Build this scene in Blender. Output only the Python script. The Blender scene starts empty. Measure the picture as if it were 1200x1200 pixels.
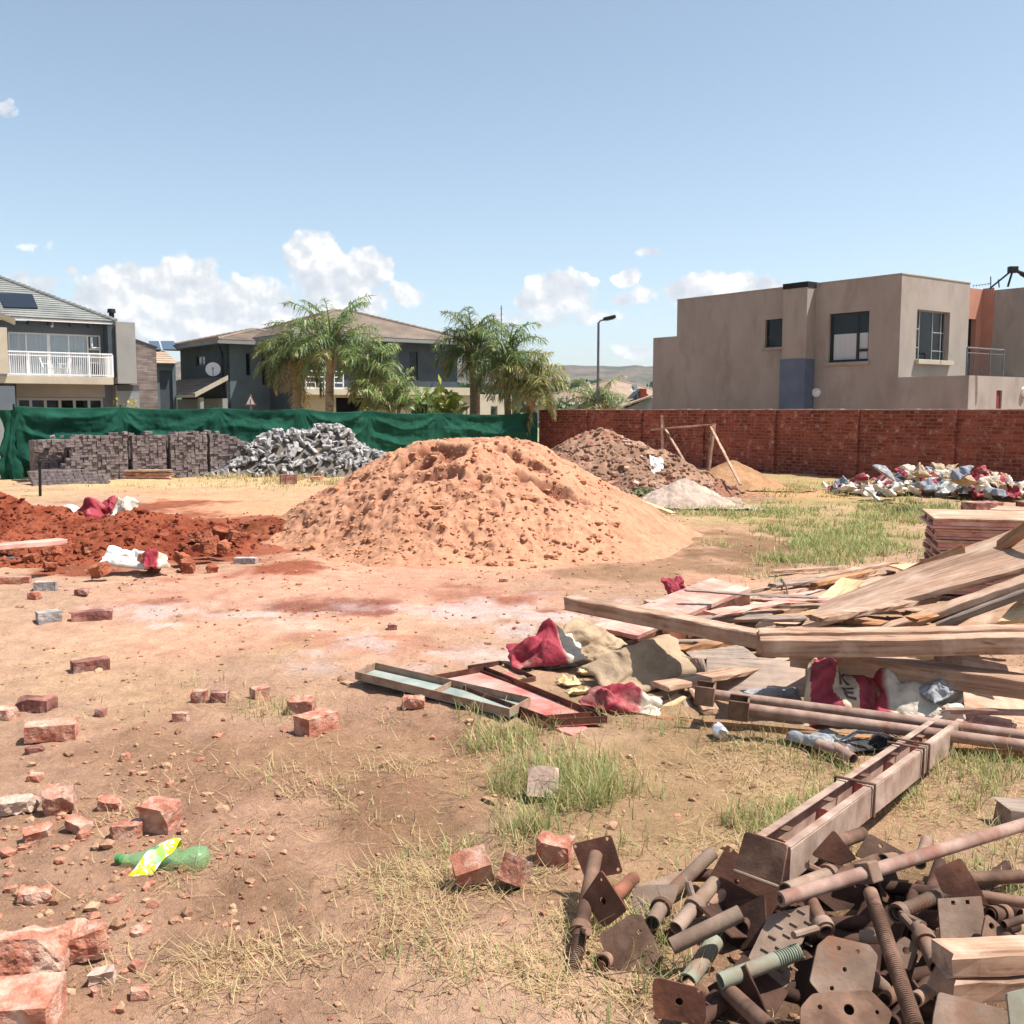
import bpy, bmesh, math, random
import numpy as np
from mathutils import Vector, Matrix, Euler

random.seed(7)
RNG = np.random.default_rng(11)
R = math.radians
sc = bpy.context.scene
C = sc.collection

# ------------------------------------------------------------------ camera
CAMZ = 1.65
PITCH = math.atan(0.1)
cam = bpy.data.cameras.new('camera')
cam.sensor_width = 36.0
cam.lens = 36.0
cam.clip_start = 0.05
cam.clip_end = 20000.0
camo = bpy.data.objects.new('camera', cam)
C.objects.link(camo)
camo.location = (0, 0, CAMZ)
camo.rotation_euler = (math.pi / 2 - PITCH, 0, 0)
sc.camera = camo

# ------------------------------------------------------------------ sun, sky, exposure
SUN_AZ, SUN_EL = R(-6.0), R(62.0)            # azimuth counted from +X towards +Y
SUN_STRENGTH = 5.0
SKY_STRENGTH = 0.108
sun_vec = Vector((math.cos(SUN_AZ) * math.cos(SUN_EL), math.sin(SUN_AZ) * math.cos(SUN_EL), math.sin(SUN_EL)))
sl = bpy.data.lights.new('sun', 'SUN')
sl.energy = SUN_STRENGTH
sl.angle = R(0.53)
sl.color = (1.0, 0.965, 0.92)
so = bpy.data.objects.new('sun', sl)
C.objects.link(so)
so.rotation_euler = sun_vec.to_track_quat('Z', 'Y').to_euler()
so.location = (20, 0, 40)
sc.view_settings.view_transform = 'Standard'
sc.view_settings.look = 'None'
sc.view_settings.exposure = 0.76
sc.view_settings.gamma = 1.0
sc.cycles.max_bounces = 6
sc.cycles.diffuse_bounces = 3
sc.cycles.glossy_bounces = 3
sc.cycles.transmission_bounces = 4
sc.cycles.transparent_max_bounces = 8
sc.cycles.use_denoising = True
sc.cycles.use_adaptive_sampling = True
sc.cycles.adaptive_threshold = 0.02


# ------------------------------------------------------------------ pixel rays (1200 px frame) to world points
CP, SP = math.cos(PITCH), math.sin(PITCH)
def ray(px, py):
    u = (px - 600) / 1200.0
    v = (600 - py) / 1200.0
    return Vector((u, CP + v * SP, -SP + v * CP))
def G(px, py, z=0.0):
    d = ray(px, py)
    t = (z - CAMZ) / d.z
    return Vector((d.x * t, d.y * t, z))
def PY(px, py, Y):
    d = ray(px, py)
    t = Y / d.y
    return Vector((d.x * t, Y, CAMZ + d.z * t))
def PP(px, py, p0, n):
    d = ray(px, py)
    o = Vector((0, 0, CAMZ))
    t = (Vector(p0) - o).dot(n) / d.dot(n)
    return o + d * t
# the plot is laid out on one grid: E1 runs along the brick wall towards the viewer, E2 along the netting
E1 = Vector((0.6, -0.8, 0))
E2 = Vector((0.8, 0.6, 0))
def W(u, v, z=0.0):
    return E2 * u + E1 * v + Vector((0, 0, z))
def UV(p):
    return p.dot(E2), p.dot(E1)
def onV(px, py, v):       # pixel on the plane v = const -> (u, z)
    p = PP(px, py, E1 * v, E1)
    return p.dot(E2), p.z
def onU(px, py, u):       # pixel on the plane u = const -> (v, z)
    p = PP(px, py, E2 * u, E2)
    return p.dot(E1), p.z


# ------------------------------------------------------------------ numpy noise
def _hash(ix, iy, iz, seed):
    h = (ix * 374761393 + iy * 668265263 + iz * 2147483647 + seed * 974634777) & 0xFFFFFFFF
    h = ((h ^ (h >> 13)) * 1274126177) & 0xFFFFFFFF
    h = ((h ^ (h >> 16)) * 2246822519) & 0xFFFFFFFF
    h = h ^ (h >> 15)
    return (h & 0xFFFFFF) / float(0xFFFFFF)
def vnoise(x, y, z=None, seed=0):
    x = np.asarray(x, dtype=np.float64); y = np.asarray(y, dtype=np.float64)
    z = np.zeros_like(x) if z is None else np.asarray(z, dtype=np.float64)
    ix, iy, iz = np.floor(x).astype(np.int64), np.floor(y).astype(np.int64), np.floor(z).astype(np.int64)
    fx, fy, fz = x - ix, y - iy, z - iz
    sx, sy, sz = (f * f * f * (f * (f * 6 - 15) + 10) for f in (fx, fy, fz))
    r = 0
    for dx in (0, 1):
        wx = sx if dx else 1 - sx
        for dy in (0, 1):
            wy = sy if dy else 1 - sy
            for dz in (0, 1):
                wz = sz if dz else 1 - sz
                r = r + _hash(ix + dx, iy + dy, iz + dz, seed) * wx * wy * wz
    return r * 2 - 1
def fbm(x, y, z=None, octv=4, seed=0, gain=0.5):
    x = np.asarray(x, dtype=np.float64); y = np.asarray(y, dtype=np.float64)
    a, r, s = 1.0, 0, 1.0
    for o in range(octv):
        r = r + a * vnoise(x * s + 17.3 * o, y * s - 9.1 * o, None if z is None else np.asarray(z) * s + 3.7 * o, seed + o * 7)
        a *= gain
        s *= 2.03
    return r
def sstep(a, b, x):
    t = np.clip((x - a) / (b - a), 0, 1)
    return t * t * (3 - 2 * t)


# ------------------------------------------------------------------ tags
def tag(o, label=None, cat=None, group=None, kind=None):
    if label: o['label'] = label
    if cat: o['category'] = cat
    if group: o['group'] = group
    if kind: o['kind'] = kind
    return o
def empty(name, loc, label=None, cat=None, group=None):
    o = bpy.data.objects.new(name, None)
    o.empty_display_size = 0.2
    C.objects.link(o)
    o.location = loc
    return tag(o, label, cat, group)
def org(o):
    p = Vector((0, 0, 0))
    while o is not None:
        p = p + o.location
        o = o.parent
    return p
def copy_tree(o, parent=None):
    c = o.copy()
    C.objects.link(c)
    c.parent = parent
    for ch in list(o.children):
        copy_tree(ch, c)
    return c


# ------------------------------------------------------------------ mesh builder
class MB:
    def __init__(self):
        self.v, self.f, self.m = [], [], []
    def add(self, verts, faces, mi=0):
        b = len(self.v)
        self.v.extend([tuple(p) for p in verts])
        for fc in faces:
            self.f.append(tuple(b + i for i in fc))
            self.m.append(mi)
        return self
    def hexa(self, p, mi=0):      # p[0..3] bottom ring ccw, p[4..7] top ring
        return self.add(p, [(3, 2, 1, 0), (4, 5, 6, 7), (0, 1, 5, 4), (1, 2, 6, 5), (2, 3, 7, 6), (3, 0, 4, 7)], mi)
    def box(self, c, s, rot=None, mi=0):
        c = Vector(c)
        pts = []
        for z in (-.5, .5):
            for x, y in ((-.5, -.5), (.5, -.5), (.5, .5), (-.5, .5)):
                q = Vector((x * s[0], y * s[1], z * s[2]))
                if rot is not None: q = rot @ q
                pts.append(c + q)
        return self.hexa(pts, mi)
    def wbox(self, u0, u1, v0, v1, z0, z1, mi=0):   # box in plot grid coordinates
        if u0 > u1: u0, u1 = u1, u0
        if v0 > v1: v0, v1 = v1, v0
        if z0 > z1: z0, z1 = z1, z0
        # (u,v) is left handed in plan -> order ccw seen from above
        ring = [(u0, v0), (u0, v1), (u1, v1), (u1, v0)]
        return self.hexa([W(a, b, z0) for a, b in ring] + [W(a, b, z1) for a, b in ring], mi)
    def tube(self, p0, p1, r, seg=12, r1=None, hollow=0.0, mi=0, caps=True):
        p0, p1 = Vector(p0), Vector(p1)
        d = (p1 - p0).normalized()
        a = d.orthogonal().normalized()
        b = d.cross(a)
        r1 = r if r1 is None else r1
        vs, fs = [], []
        for p, rr in ((p0, r), (p1, r1)):
            for k in range(seg):
                t = 2 * math.pi * k / seg
                vs.append(p + (a * math.cos(t) + b * math.sin(t)) * rr)
        for k in range(seg):
            n = (k + 1) % seg
            fs.append((k, n, seg + n, seg + k))
        if hollow > 0:
            for p, rr in ((p0, r * hollow), (p1, r1 * hollow)):
                for k in range(seg):
                    t = 2 * math.pi * k / seg
                    vs.append(p + (a * math.cos(t) + b * math.sin(t)) * rr)
            for k in range(seg):
                n = (k + 1) % seg
                fs.append((2 * seg + n, 2 * seg + k, 3 * seg + k, 3 * seg + n))
                fs.append((k, 2 * seg + k, 2 * seg + n, n))
                fs.append((seg + n, 3 * seg + n, 3 * seg + k, seg + k))
        elif caps:
            fs.append(tuple(reversed(range(seg))))
            fs.append(tuple(range(seg, 2 * seg)))
        return self.add(vs, fs, mi)
    def path(self, pts, r, seg=8, mi=0, rs=None):
        pts = [Vector(p) for p in pts]
        n = len(pts)
        vs, fs = [], []
        a = None
        for i, p in enumerate(pts):
            d = (pts[min(i + 1, n - 1)] - pts[max(i - 1, 0)]).normalized()
            a = (d.orthogonal() if a is None else (a - d * a.dot(d))).normalized()
            b = d.cross(a)
            rr = r if rs is None else rs[i]
            for k in range(seg):
                t = 2 * math.pi * k / seg
                vs.append(p + (a * math.cos(t) + b * math.sin(t)) * rr)
        for i in range(n - 1):
            for k in range(seg):
                m = (k + 1) % seg
                fs.append((i * seg + k, i * seg + m, (i + 1) * seg + m, (i + 1) * seg + k))
        fs.append(tuple(reversed(range(seg))))
        fs.append(tuple(range((n - 1) * seg, n * seg)))
        return self.add(vs, fs, mi)
    def lathe(self, c, prof, seg=20, rot=None, mi=0):     # prof: (radius, z)
        c = Vector(c)
        vs, fs = [], []
        for r, z in prof:
            for k in range(seg):
                t = 2 * math.pi * k / seg
                q = Vector((r * math.cos(t), r * math.sin(t), z))
                vs.append(c + (rot @ q if rot is not None else q))
        for i in range(len(prof) - 1):
            for k in range(seg):
                m = (k + 1) % seg
                fs.append((i * seg + k, i * seg + m, (i + 1) * seg + m, (i + 1) * seg + k))
        return self.add(vs, fs, mi)
    def build(self, name, mat, parent=None, loc=None, smooth=False, bevel=0.0, rot=None):
        me = bpy.data.meshes.new(name)
        if parent is not None:
            o0 = org(parent)
        elif loc is not None:
            o0 = Vector(loc)
        else:
            a = np.array(self.v)
            o0 = Vector((float((a[:, 0].min() + a[:, 0].max()) / 2), float((a[:, 1].min() + a[:, 1].max()) / 2), float(a[:, 2].min())))
        if rot is not None:
            inv = rot.to_3x3().transposed()
            vs = [inv @ (Vector(p) - o0) for p in self.v]
        else:
            vs = [(p[0] - o0.x, p[1] - o0.y, p[2] - o0.z) for p in self.v]
        me.from_pydata(vs, [], self.f)
        mats = mat if isinstance(mat, (list, tuple)) else [mat]
        for m in mats: me.materials.append(m)
        if len(mats) > 1:
            me.polygons.foreach_set('material_index', self.m)
        if smooth:
            me.polygons.foreach_set('use_smooth', [True] * len(me.polygons))
        me.update()
        o = bpy.data.objects.new(name, me)
        C.objects.link(o)
        if parent is not None:
            o.parent = parent
            o.location = (0, 0, 0)
        else:
            o.location = o0
        if rot is not None:
            o.rotation_euler = rot.to_euler()
        if smooth:
            try: me.set_sharp_from_angle(angle=R(40))
            except Exception: pass
        if bevel > 0:
            md = o.modifiers.new('bevel', 'BEVEL')
            md.width = bevel
            md.segments = 2
            md.limit_method = 'ANGLE'
        return o

def np_mesh(name, verts, faces, mat, loc=(0, 0, 0), smooth=True, col=None, attrs=None):
    """verts (n,3), faces (m,k) arrays -> one object; col (n,3) goes to a point colour attribute 'col'."""
    me = bpy.data.meshes.new(name)
    verts = np.asarray(verts, dtype=np.float32) - np.array(loc, dtype=np.float32)
    faces = np.asarray(faces, dtype=np.int32)
    n, m, k = len(verts), len(faces), faces.shape[1]
    me.vertices.add(n)
    me.vertices.foreach_set('co', verts.ravel())
    me.loops.add(m * k)
    me.loops.foreach_set('vertex_index', faces.ravel())
    me.polygons.add(m)
    me.polygons.foreach_set('loop_start', np.arange(0, m * k, k, dtype=np.int32))
    try: me.polygons.foreach_set('loop_total', np.full(m, k, dtype=np.int32))
    except Exception: pass
    me.polygons.foreach_set('use_smooth', np.full(m, bool(smooth)))
    if col is not None:
        a = me.attributes.new('col', 'FLOAT_COLOR', 'POINT')
        cc = np.ones((n, 4), dtype=np.float32)
        cc[:, :3] = col
        a.data.foreach_set('color', cc.ravel())
    for an, av in (attrs or {}).items():
        a = me.attributes.new(an, 'FLOAT', 'POINT')
        a.data.foreach_set('value', np.asarray(av, dtype=np.float32))
    me.update(calc_edges=True)
    me.validate()
    for mm in (mat if isinstance(mat, (list, tuple)) else [mat]): me.materials.append(mm)
    o = bpy.data.objects.new(name, me)
    C.objects.link(o)
    o.location = loc
    return o


# ------------------------------------------------------------------ materials
def lin(r, g, b):
    f = lambda c: (c / 12.92) if c <= 0.04045 else ((c + 0.055) / 1.055) ** 2.4
    return (f(r / 255.0), f(g / 255.0), f(b / 255.0))
def scl(c, k): return tuple(min(1.0, x * k) for x in c)
class NT:
    def __init__(self, mat):
        self.t = mat.node_tree
    def n(self, typ, ins=None, **kw):
        nd = self.t.nodes.new(typ)
        for k, v in kw.items(): setattr(nd, k, v)
        for k, v in (ins or {}).items():
            s = nd.inputs[k]
            if isinstance(v, bpy.types.NodeSocket): self.t.links.new(v, s)
            else: s.default_value = v
        return nd
    def link(self, a, b): self.t.links.new(a, b)
    def ramp(self, fac, stops, interp='LINEAR'):
        nd = self.n('ShaderNodeValToRGB', {'Fac': fac})
        cr = nd.color_ramp
        cr.interpolation = interp
        while len(cr.elements) < len(stops): cr.elements.new(0.5)
        for e, (p, c) in zip(cr.elements, stops):
            e.position = p
            e.color = (c, c, c, 1) if isinstance(c, (int, float)) else (*c[:3], 1)
        return nd.outputs['Color']
    def mix(self, fac, a, b, blend='MIX'):
        nd = self.n('ShaderNodeMix', data_type='RGBA', blend_type=blend)
        for k, v in ((0, fac), (6, a), (7, b)):
            s = nd.inputs[k]
            if isinstance(v, bpy.types.NodeSocket): self.t.links.new(v, s)
            elif k == 0: s.default_value = v
            else: s.default_value = (*v[:3], 1)
        return nd.outputs[2]
    def math(self, op, a, b=None, c=None, clamp=False):
        nd = self.n('ShaderNodeMath', operation=op, use_clamp=clamp)
        for i, v in enumerate((a, b, c)):
            if v is None: continue
            if isinstance(v, bpy.types.NodeSocket): self.t.links.new(v, nd.inputs[i])
            else: nd.inputs[i].default_value = v
        return nd.outputs[0]
    def noise(self, vec, scale, detail=4, rough=0.55, dist=0.0):
        return self.n('ShaderNodeTexNoise', {'Vector': vec, 'Scale': scale, 'Detail': detail, 'Roughness': rough, 'Distortion': dist}).outputs['Fac']
MATS = {}
def newmat(name):
    m = bpy.data.materials.new(name)
    m.use_nodes = True
    nt = NT(m)
    p = m.node_tree.nodes['Principled BSDF']
    MATS[name] = m
    return m, nt, p
def objvec(nt, rnd=True, scale=None):
    tc = nt.n('ShaderNodeTexCoord').outputs['Object']
    if rnd:
        oi = nt.n('ShaderNodeObjectInfo').outputs['Random']
        off = nt.math('MULTIPLY', oi, 37.0)
        tc = nt.n('ShaderNodeVectorMath', {0: tc, 1: nt.n('ShaderNodeCombineXYZ', {0: off, 1: off, 2: off}).outputs[0]}, operation='ADD').outputs[0]
    if scale is not None:
        tc = nt.n('ShaderNodeVectorMath', {0: tc, 1: scale}, operation='MULTIPLY').outputs[0]
    return tc
def rough_mat(name, cols, scale=6.0, rough=0.85, bump=0.3, bscale=None, bdist=0.01, metallic=0.0, rand=0.0, spec=0.3, rnd=True, stretch=None, extra=None, extra_scale=1.5, extra_lo=.5, extra_hi=.7, detail=6):
    """cols: 2-4 colours run through a noise ramp; rand varies the value per object; extra: a patchy overlay (dust, stains, paint)."""
    m, nt, p = newmat(name)
    v = objvec(nt, rnd, stretch)
    f = nt.noise(v, scale, detail, 0.6)
    k = len(cols)
    lo, hi = 0.32, 0.68
    c = nt.ramp(f, [(lo + (hi - lo) * i / max(1, k - 1), cols[i]) for i in range(k)])
    if extra is not None:
        ff = nt.ramp(nt.noise(v, extra_scale, 5, 0.6), [(extra_lo, 0.0), (extra_hi, 1.0)])
        c = nt.mix(ff, c, extra)
    if rand > 0:
        oi = nt.n('ShaderNodeObjectInfo').outputs['Random']
        k2 = nt.math('MULTIPLY_ADD', oi, 2 * rand, 1 - rand)
        c = nt.mix(1.0, c, nt.n('ShaderNodeCombineColor', {0: k2, 1: k2, 2: k2}).outputs[0], 'MULTIPLY')
    nt.link(c, p.inputs['Base Color'])
    p.inputs['Roughness'].default_value = rough
    p.inputs['Metallic'].default_value = metallic
    p.inputs['Specular IOR Level'].default_value = spec
    if bump > 0:
        h = nt.noise(v, bscale or scale * 4, 6, 0.65)
        b = nt.n('ShaderNodeBump', {'Height': h, 'Strength': bump, 'Distance': bdist})
        nt.link(b.outputs[0], p.inputs['Normal'])
    return m
def plain_mat(name, col, rough=0.6, metallic=0.0, spec=0.4):
    m, nt, p = newmat(name)
    p.inputs['Base Color'].default_value = (*col, 1)
    p.inputs['Roughness'].default_value = rough
    p.inputs['Metallic'].default_value = metallic
    p.inputs['Specular IOR Level'].default_value = spec
    return m

# ------------------------------------------------------------------ sky with cumulus near the horizon
wd = bpy.data.worlds.new("World")
sc.world = wd
wd.use_nodes = True
wt = NT(wd)
for nd in list(wd.node_tree.nodes): wd.node_tree.nodes.remove(nd)
sky = wt.n('ShaderNodeTexSky', sky_type='NISHITA')
sky.sun_disc = False
sky.sun_elevation = SUN_EL
sky.sun_rotation = math.pi / 2 - SUN_AZ        # measured clockwise from +Y
sky.altitude = 1400
sky.air_density = 1.0
sky.dust_density = 2.8
sky.ozone_density = 1.0
skyc = wt.n('ShaderNodeHueSaturation', {'Hue': .487, 'Saturation': .80, 'Value': 1.0, 'Fac': 1.0, 'Color': sky.outputs[0]}).outputs[0]
bg = wt.n('ShaderNodeBackground', {'Color': skyc, 'Strength': SKY_STRENGTH})
gdir = wt.n('ShaderNodeTexCoord').outputs['Generated']
sep = wt.n('ShaderNodeSeparateXYZ', {0: gdir})
ysafe = wt.math('MAXIMUM', sep.outputs[1], 0.02)
cu = wt.math('DIVIDE', sep.outputs[0], ysafe)       # tangent of the compass bearing
cv = wt.math('DIVIDE', sep.outputs[2], ysafe)       # tangent of the elevation
cvec = wt.n('ShaderNodeCombineXYZ', {0: cu, 1: cv, 2: 0.0}).outputs[0]
def cloudnoise(vec, scale, det=6, rough=.5):
    return wt.n('ShaderNodeTexNoise', {'Vector': vec, 'Scale': scale, 'Detail': det, 'Roughness': rough}).outputs['Fac']
def cdir(px, py):
    d = ray(px, py)
    return d.x / d.y, d.z / d.y
CLOUDS = [  # px, py, rx, ry (in px), strength
    (150, 352, 66, 42, 1.0), (212, 350, 60, 44, 1.0), (285, 358, 56, 34, .95), (205, 378, 130, 34, .80), (330, 370, 60, 26, .62),
    (368, 300, 34, 26, 1.0), (395, 325, 52, 32, 1.0), (428, 318, 30, 26, .95), (400, 352, 60, 22, .65), (472, 345, 22, 14, .75),
    (655, 341, 36, 25, 1.0), (624, 352, 20, 15, .85), (687, 327, 10, 8, .7), (733, 324, 19, 10, .66), (727, 351, 16, 10, .62), (757, 345, 16, 10, .58),
    (815, 340, 36, 17, .95), (850, 336, 48, 16, .92), (893, 338, 26, 13, .85), (767, 296, 17, 6, .42), (4, 129, 14, 12, .42),
    (30, 335, 40, 18, .5), (83, 317, 9, 6, .45), (45, 290, 26, 5, .25), (640, 372, 130, 14, .32), (735, 415, 50, 10, .4),
]
d1 = wt.n('ShaderNodeTexNoise', {'Vector': cvec, 'Scale': 28.0, 'Detail': 5.0, 'Roughness': .55})
warp = wt.n('ShaderNodeVectorMath', {0: d1.outputs['Color'], 1: (0.5, 0.5, 0.5)}, operation='SUBTRACT').outputs[0]
warp = wt.n('ShaderNodeVectorMath', {0: warp, 3: 0.020}, operation='SCALE').outputs[0]
cvw = wt.n('ShaderNodeVectorMath', {0: cvec, 1: warp}, operation='ADD').outputs[0]
mask = None
for px, py, rx, ry, st in CLOUDS:
    a, b = cdir(px, py)
    q = wt.n('ShaderNodeVectorMath', {0: cvw, 1: (a, b, 0)}, operation='SUBTRACT').outputs[0]
    q = wt.n('ShaderNodeVectorMath', {0: q, 1: (1200.0 / rx, 1200.0 / ry, 0)}, operation='MULTIPLY').outputs[0]
    ln = wt.n('ShaderNodeVectorMath', {0: q}, operation='LENGTH').outputs['Value']
    k = wt.math('MULTIPLY', wt.math('SUBTRACT', 1.25, ln), st)
    mask = k if mask is None else wt.n('ShaderNodeMath', {0: mask, 1: k, 2: 0.18}, operation='SMOOTH_MAX').outputs[0]
nA = cloudnoise(cvec, 46.0)
up = wt.n('ShaderNodeVectorMath', {0: cvec, 1: (0.004, 0.007, 0)}, operation='ADD').outputs[0]
nB = cloudnoise(up, 46.0)
dens = wt.math('ADD', mask, wt.math('MULTIPLY', wt.math('SUBTRACT', nA, 0.5), 1.15))
alpha = wt.ramp(dens, [(0.14, 0.0), (0.30, .80), (0.5, 0.98)])
alpha = wt.math('MULTIPLY', alpha, 0.97)
nC = cloudnoise(cvec, 24.0, 4, .5)
nD = cloudnoise(wt.n('ShaderNodeVectorMath', {0: cvec, 1: (0.004, 0.014, 0)}, operation='ADD').outputs[0], 24.0, 4, .5)
lit = wt.math('ADD', wt.math('MULTIPLY', wt.math('SUBTRACT', nC, nD), 2.2), wt.math('MULTIPLY_ADD', wt.math('SUBTRACT', nA, nB), 1.2, 0.60), clamp=True)
ccol = wt.ramp(lit, [(0.25, (0.44, .465, .51)), (0.6, (0.56, .57, .59)), (0.9, (0.78, .76, .74))])
hz = wt.ramp(cv, [(0.0, 1.0), (0.075, 0.62), (0.13, 0.0)])       # low cloud loses itself in the hazy air
ccol = wt.mix(wt.math('MULTIPLY', hz, .5), ccol, (0.47, .52, .57))
bgc = wt.n('ShaderNodeBackground', {'Color': ccol, 'Strength': 0.95})
front = wt.math('GREATER_THAN', sep.outputs[1], 0.05)
msh = wt.n('ShaderNodeMixShader', {0: wt.math('MULTIPLY', alpha, front), 1: bg.outputs[0], 2: bgc.outputs[0]})
wo = wt.n('ShaderNodeOutputWorld', {'Surface': msh.outputs[0]})


# ------------------------------------------------------------------ ground: one polar sheet out to the horizon
def gh(x, y):
    x = np.asarray(x, dtype=np.float64); y = np.asarray(y, dtype=np.float64)
    r = np.hypot(x, y)
    k = np.clip(1 - (r - 30) / 30, 0, 1)
    return k * (0.022 * fbm(x * .7, y * .7, octv=3, seed=3) + 0.010 * fbm(x * 3.1, y * 3.1, octv=3, seed=5) + 0.0055 * fbm(x * 13, y * 13, octv=3, seed=6)
                + 0.006 * sstep(.25, .9, fbm(x * 9, y * 9, octv=2, seed=8)))
class Zone:
    def __init__(self, px, py, rx, ry, soft=.5, jag=.35, fr=1.3):
        c = G(px, py); a = G(px, max(py - ry, 492)); b = G(px, py + ry)
        self.cx = c.x
        self.cy = (a.y + b.y) / 2
        self.ry = (a.y - b.y) / 2
        self.rx = rx * c.y / 1200.0
        self.sl = (a.x - b.x) / (a.y - b.y)
        self.soft, self.jag, self.fr = soft, jag, fr
    def __call__(self, x, y):
        dy = (y - self.cy)
        dx = (x - self.cx - self.sl * dy * 1.0)
        d = np.hypot(dx / self.rx, dy / self.ry)
        out = np.zeros_like(d)
        i = np.nonzero(d < 1.9)[0]
        if len(i) == 0: return out
        x, y, d = x[i], y[i], d[i]
        d = d + self.jag * fbm(x * self.fr, y * self.fr * .8, octv=4, seed=21) + .12 * vnoise(x * 9, y * 7, seed=4)
        out[i] = 1 - sstep(1 - self.soft, 1 + self.soft * .4, d)
        return out
DIRT = lin(176, 142, 114)
SOIL_SHADEZ = [  # colour, amount, zone
    (lin(186, 158, 112), .85, Zone(250, 560, 420, 26)),
    (lin(150, 134, 82), .75, Zone(1010, 600, 260, 48)),
    (lin(203, 150, 112), .95, Zone(330, 602, 260, 20)),
    (lin(200, 146, 110), .8, Zone(260, 580, 150, 9, .6)),
    (lin(196, 146, 116), 1.0, Zone(560, 655, 330, 55)),
    (lin(192, 144, 118), .9, Zone(380, 700, 360, 46)),
    (lin(196, 150, 120), .75, Zone(300, 745, 300, 44)),
    (lin(140, 80, 56), 1.0, Zone(120, 640, 235, 52, .35)),
    (lin(146, 86, 62), .9, Zone(290, 625, 120, 26, .4)),
    (lin(136, 84, 66), .95, Zone(390, 712, 200, 12, .6, .6, 2.6)),
    (lin(150, 92, 68), .6, Zone(560, 700, 100, 12, .6, .6, 2.6)),
    (lin(158, 105, 80), .55, Zone(430, 760, 240, 16, .7, .7, 2.6)),
    (lin(204, 184, 172), .65, Zone(250, 718, 100, 9, .9, 1.0, 3.4)),
    (lin(198, 178, 168), .65, Zone(600, 724, 170, 17, .9, 1.0, 3)),
    (lin(194, 172, 160), .65, Zone(500, 772, 140, 18, .9, 1.0, 3)),
    (lin(196, 168, 148), .55, Zone(350, 738, 90, 10, .8, .7, 3)),
    (lin(128, 98, 70), .9, Zone(870, 640, 120, 26, .5, .6, 1.8)),
    (lin(132, 104, 76), .75, Zone(760, 668, 110, 20, .6, .5, 1.6)),
    (lin(176, 138, 106), .9, Zone(820, 618, 150, 6, .7, .3, 1.5)),
    (lin(178, 146, 112), .7, Zone(960, 597, 110, 5, .7, .3, 1.5)),
    (lin(196, 140, 100), .8, Zone(905, 577, 90, 10, .6)),
    (lin(154, 119, 94), .85, Zone(260, 1010, 560, 230, .7, .5, 1.6)),
    (lin(128, 96, 72), .65, Zone(560, 980, 260, 120, .9, .9, 2.2)), (lin(126, 92, 68), .6, Zone(330, 905, 280, 60, .9, .9, 2.2)), (lin(120, 88, 66), .6, Zone(180, 1100, 200, 110, .9, 1.0, 2.4)),
    (lin(92, 68, 50), .9, Zone(1040, 1110, 230, 110, .4, .3, 2)),  # deep shade under the jack heap, painted into the ground colour
    (lin(124, 100, 70), .6, Zone(780, 940, 170, 90, .6, .7, 2.5)),
    (lin(150, 122, 84), .55, Zone(900, 960, 420, 200, .6)),
    (lin(158, 122, 94), .5, Zone(90, 1080, 180, 150, .6, .6, 2.5)),
    (lin(184, 150, 112), .45, Zone(120, 800, 260, 50, .7, .6, 2)),
    (lin(150, 118, 86), .45, Zone(330, 880, 220, 40, .7, .8, 2.4)),
]
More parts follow.
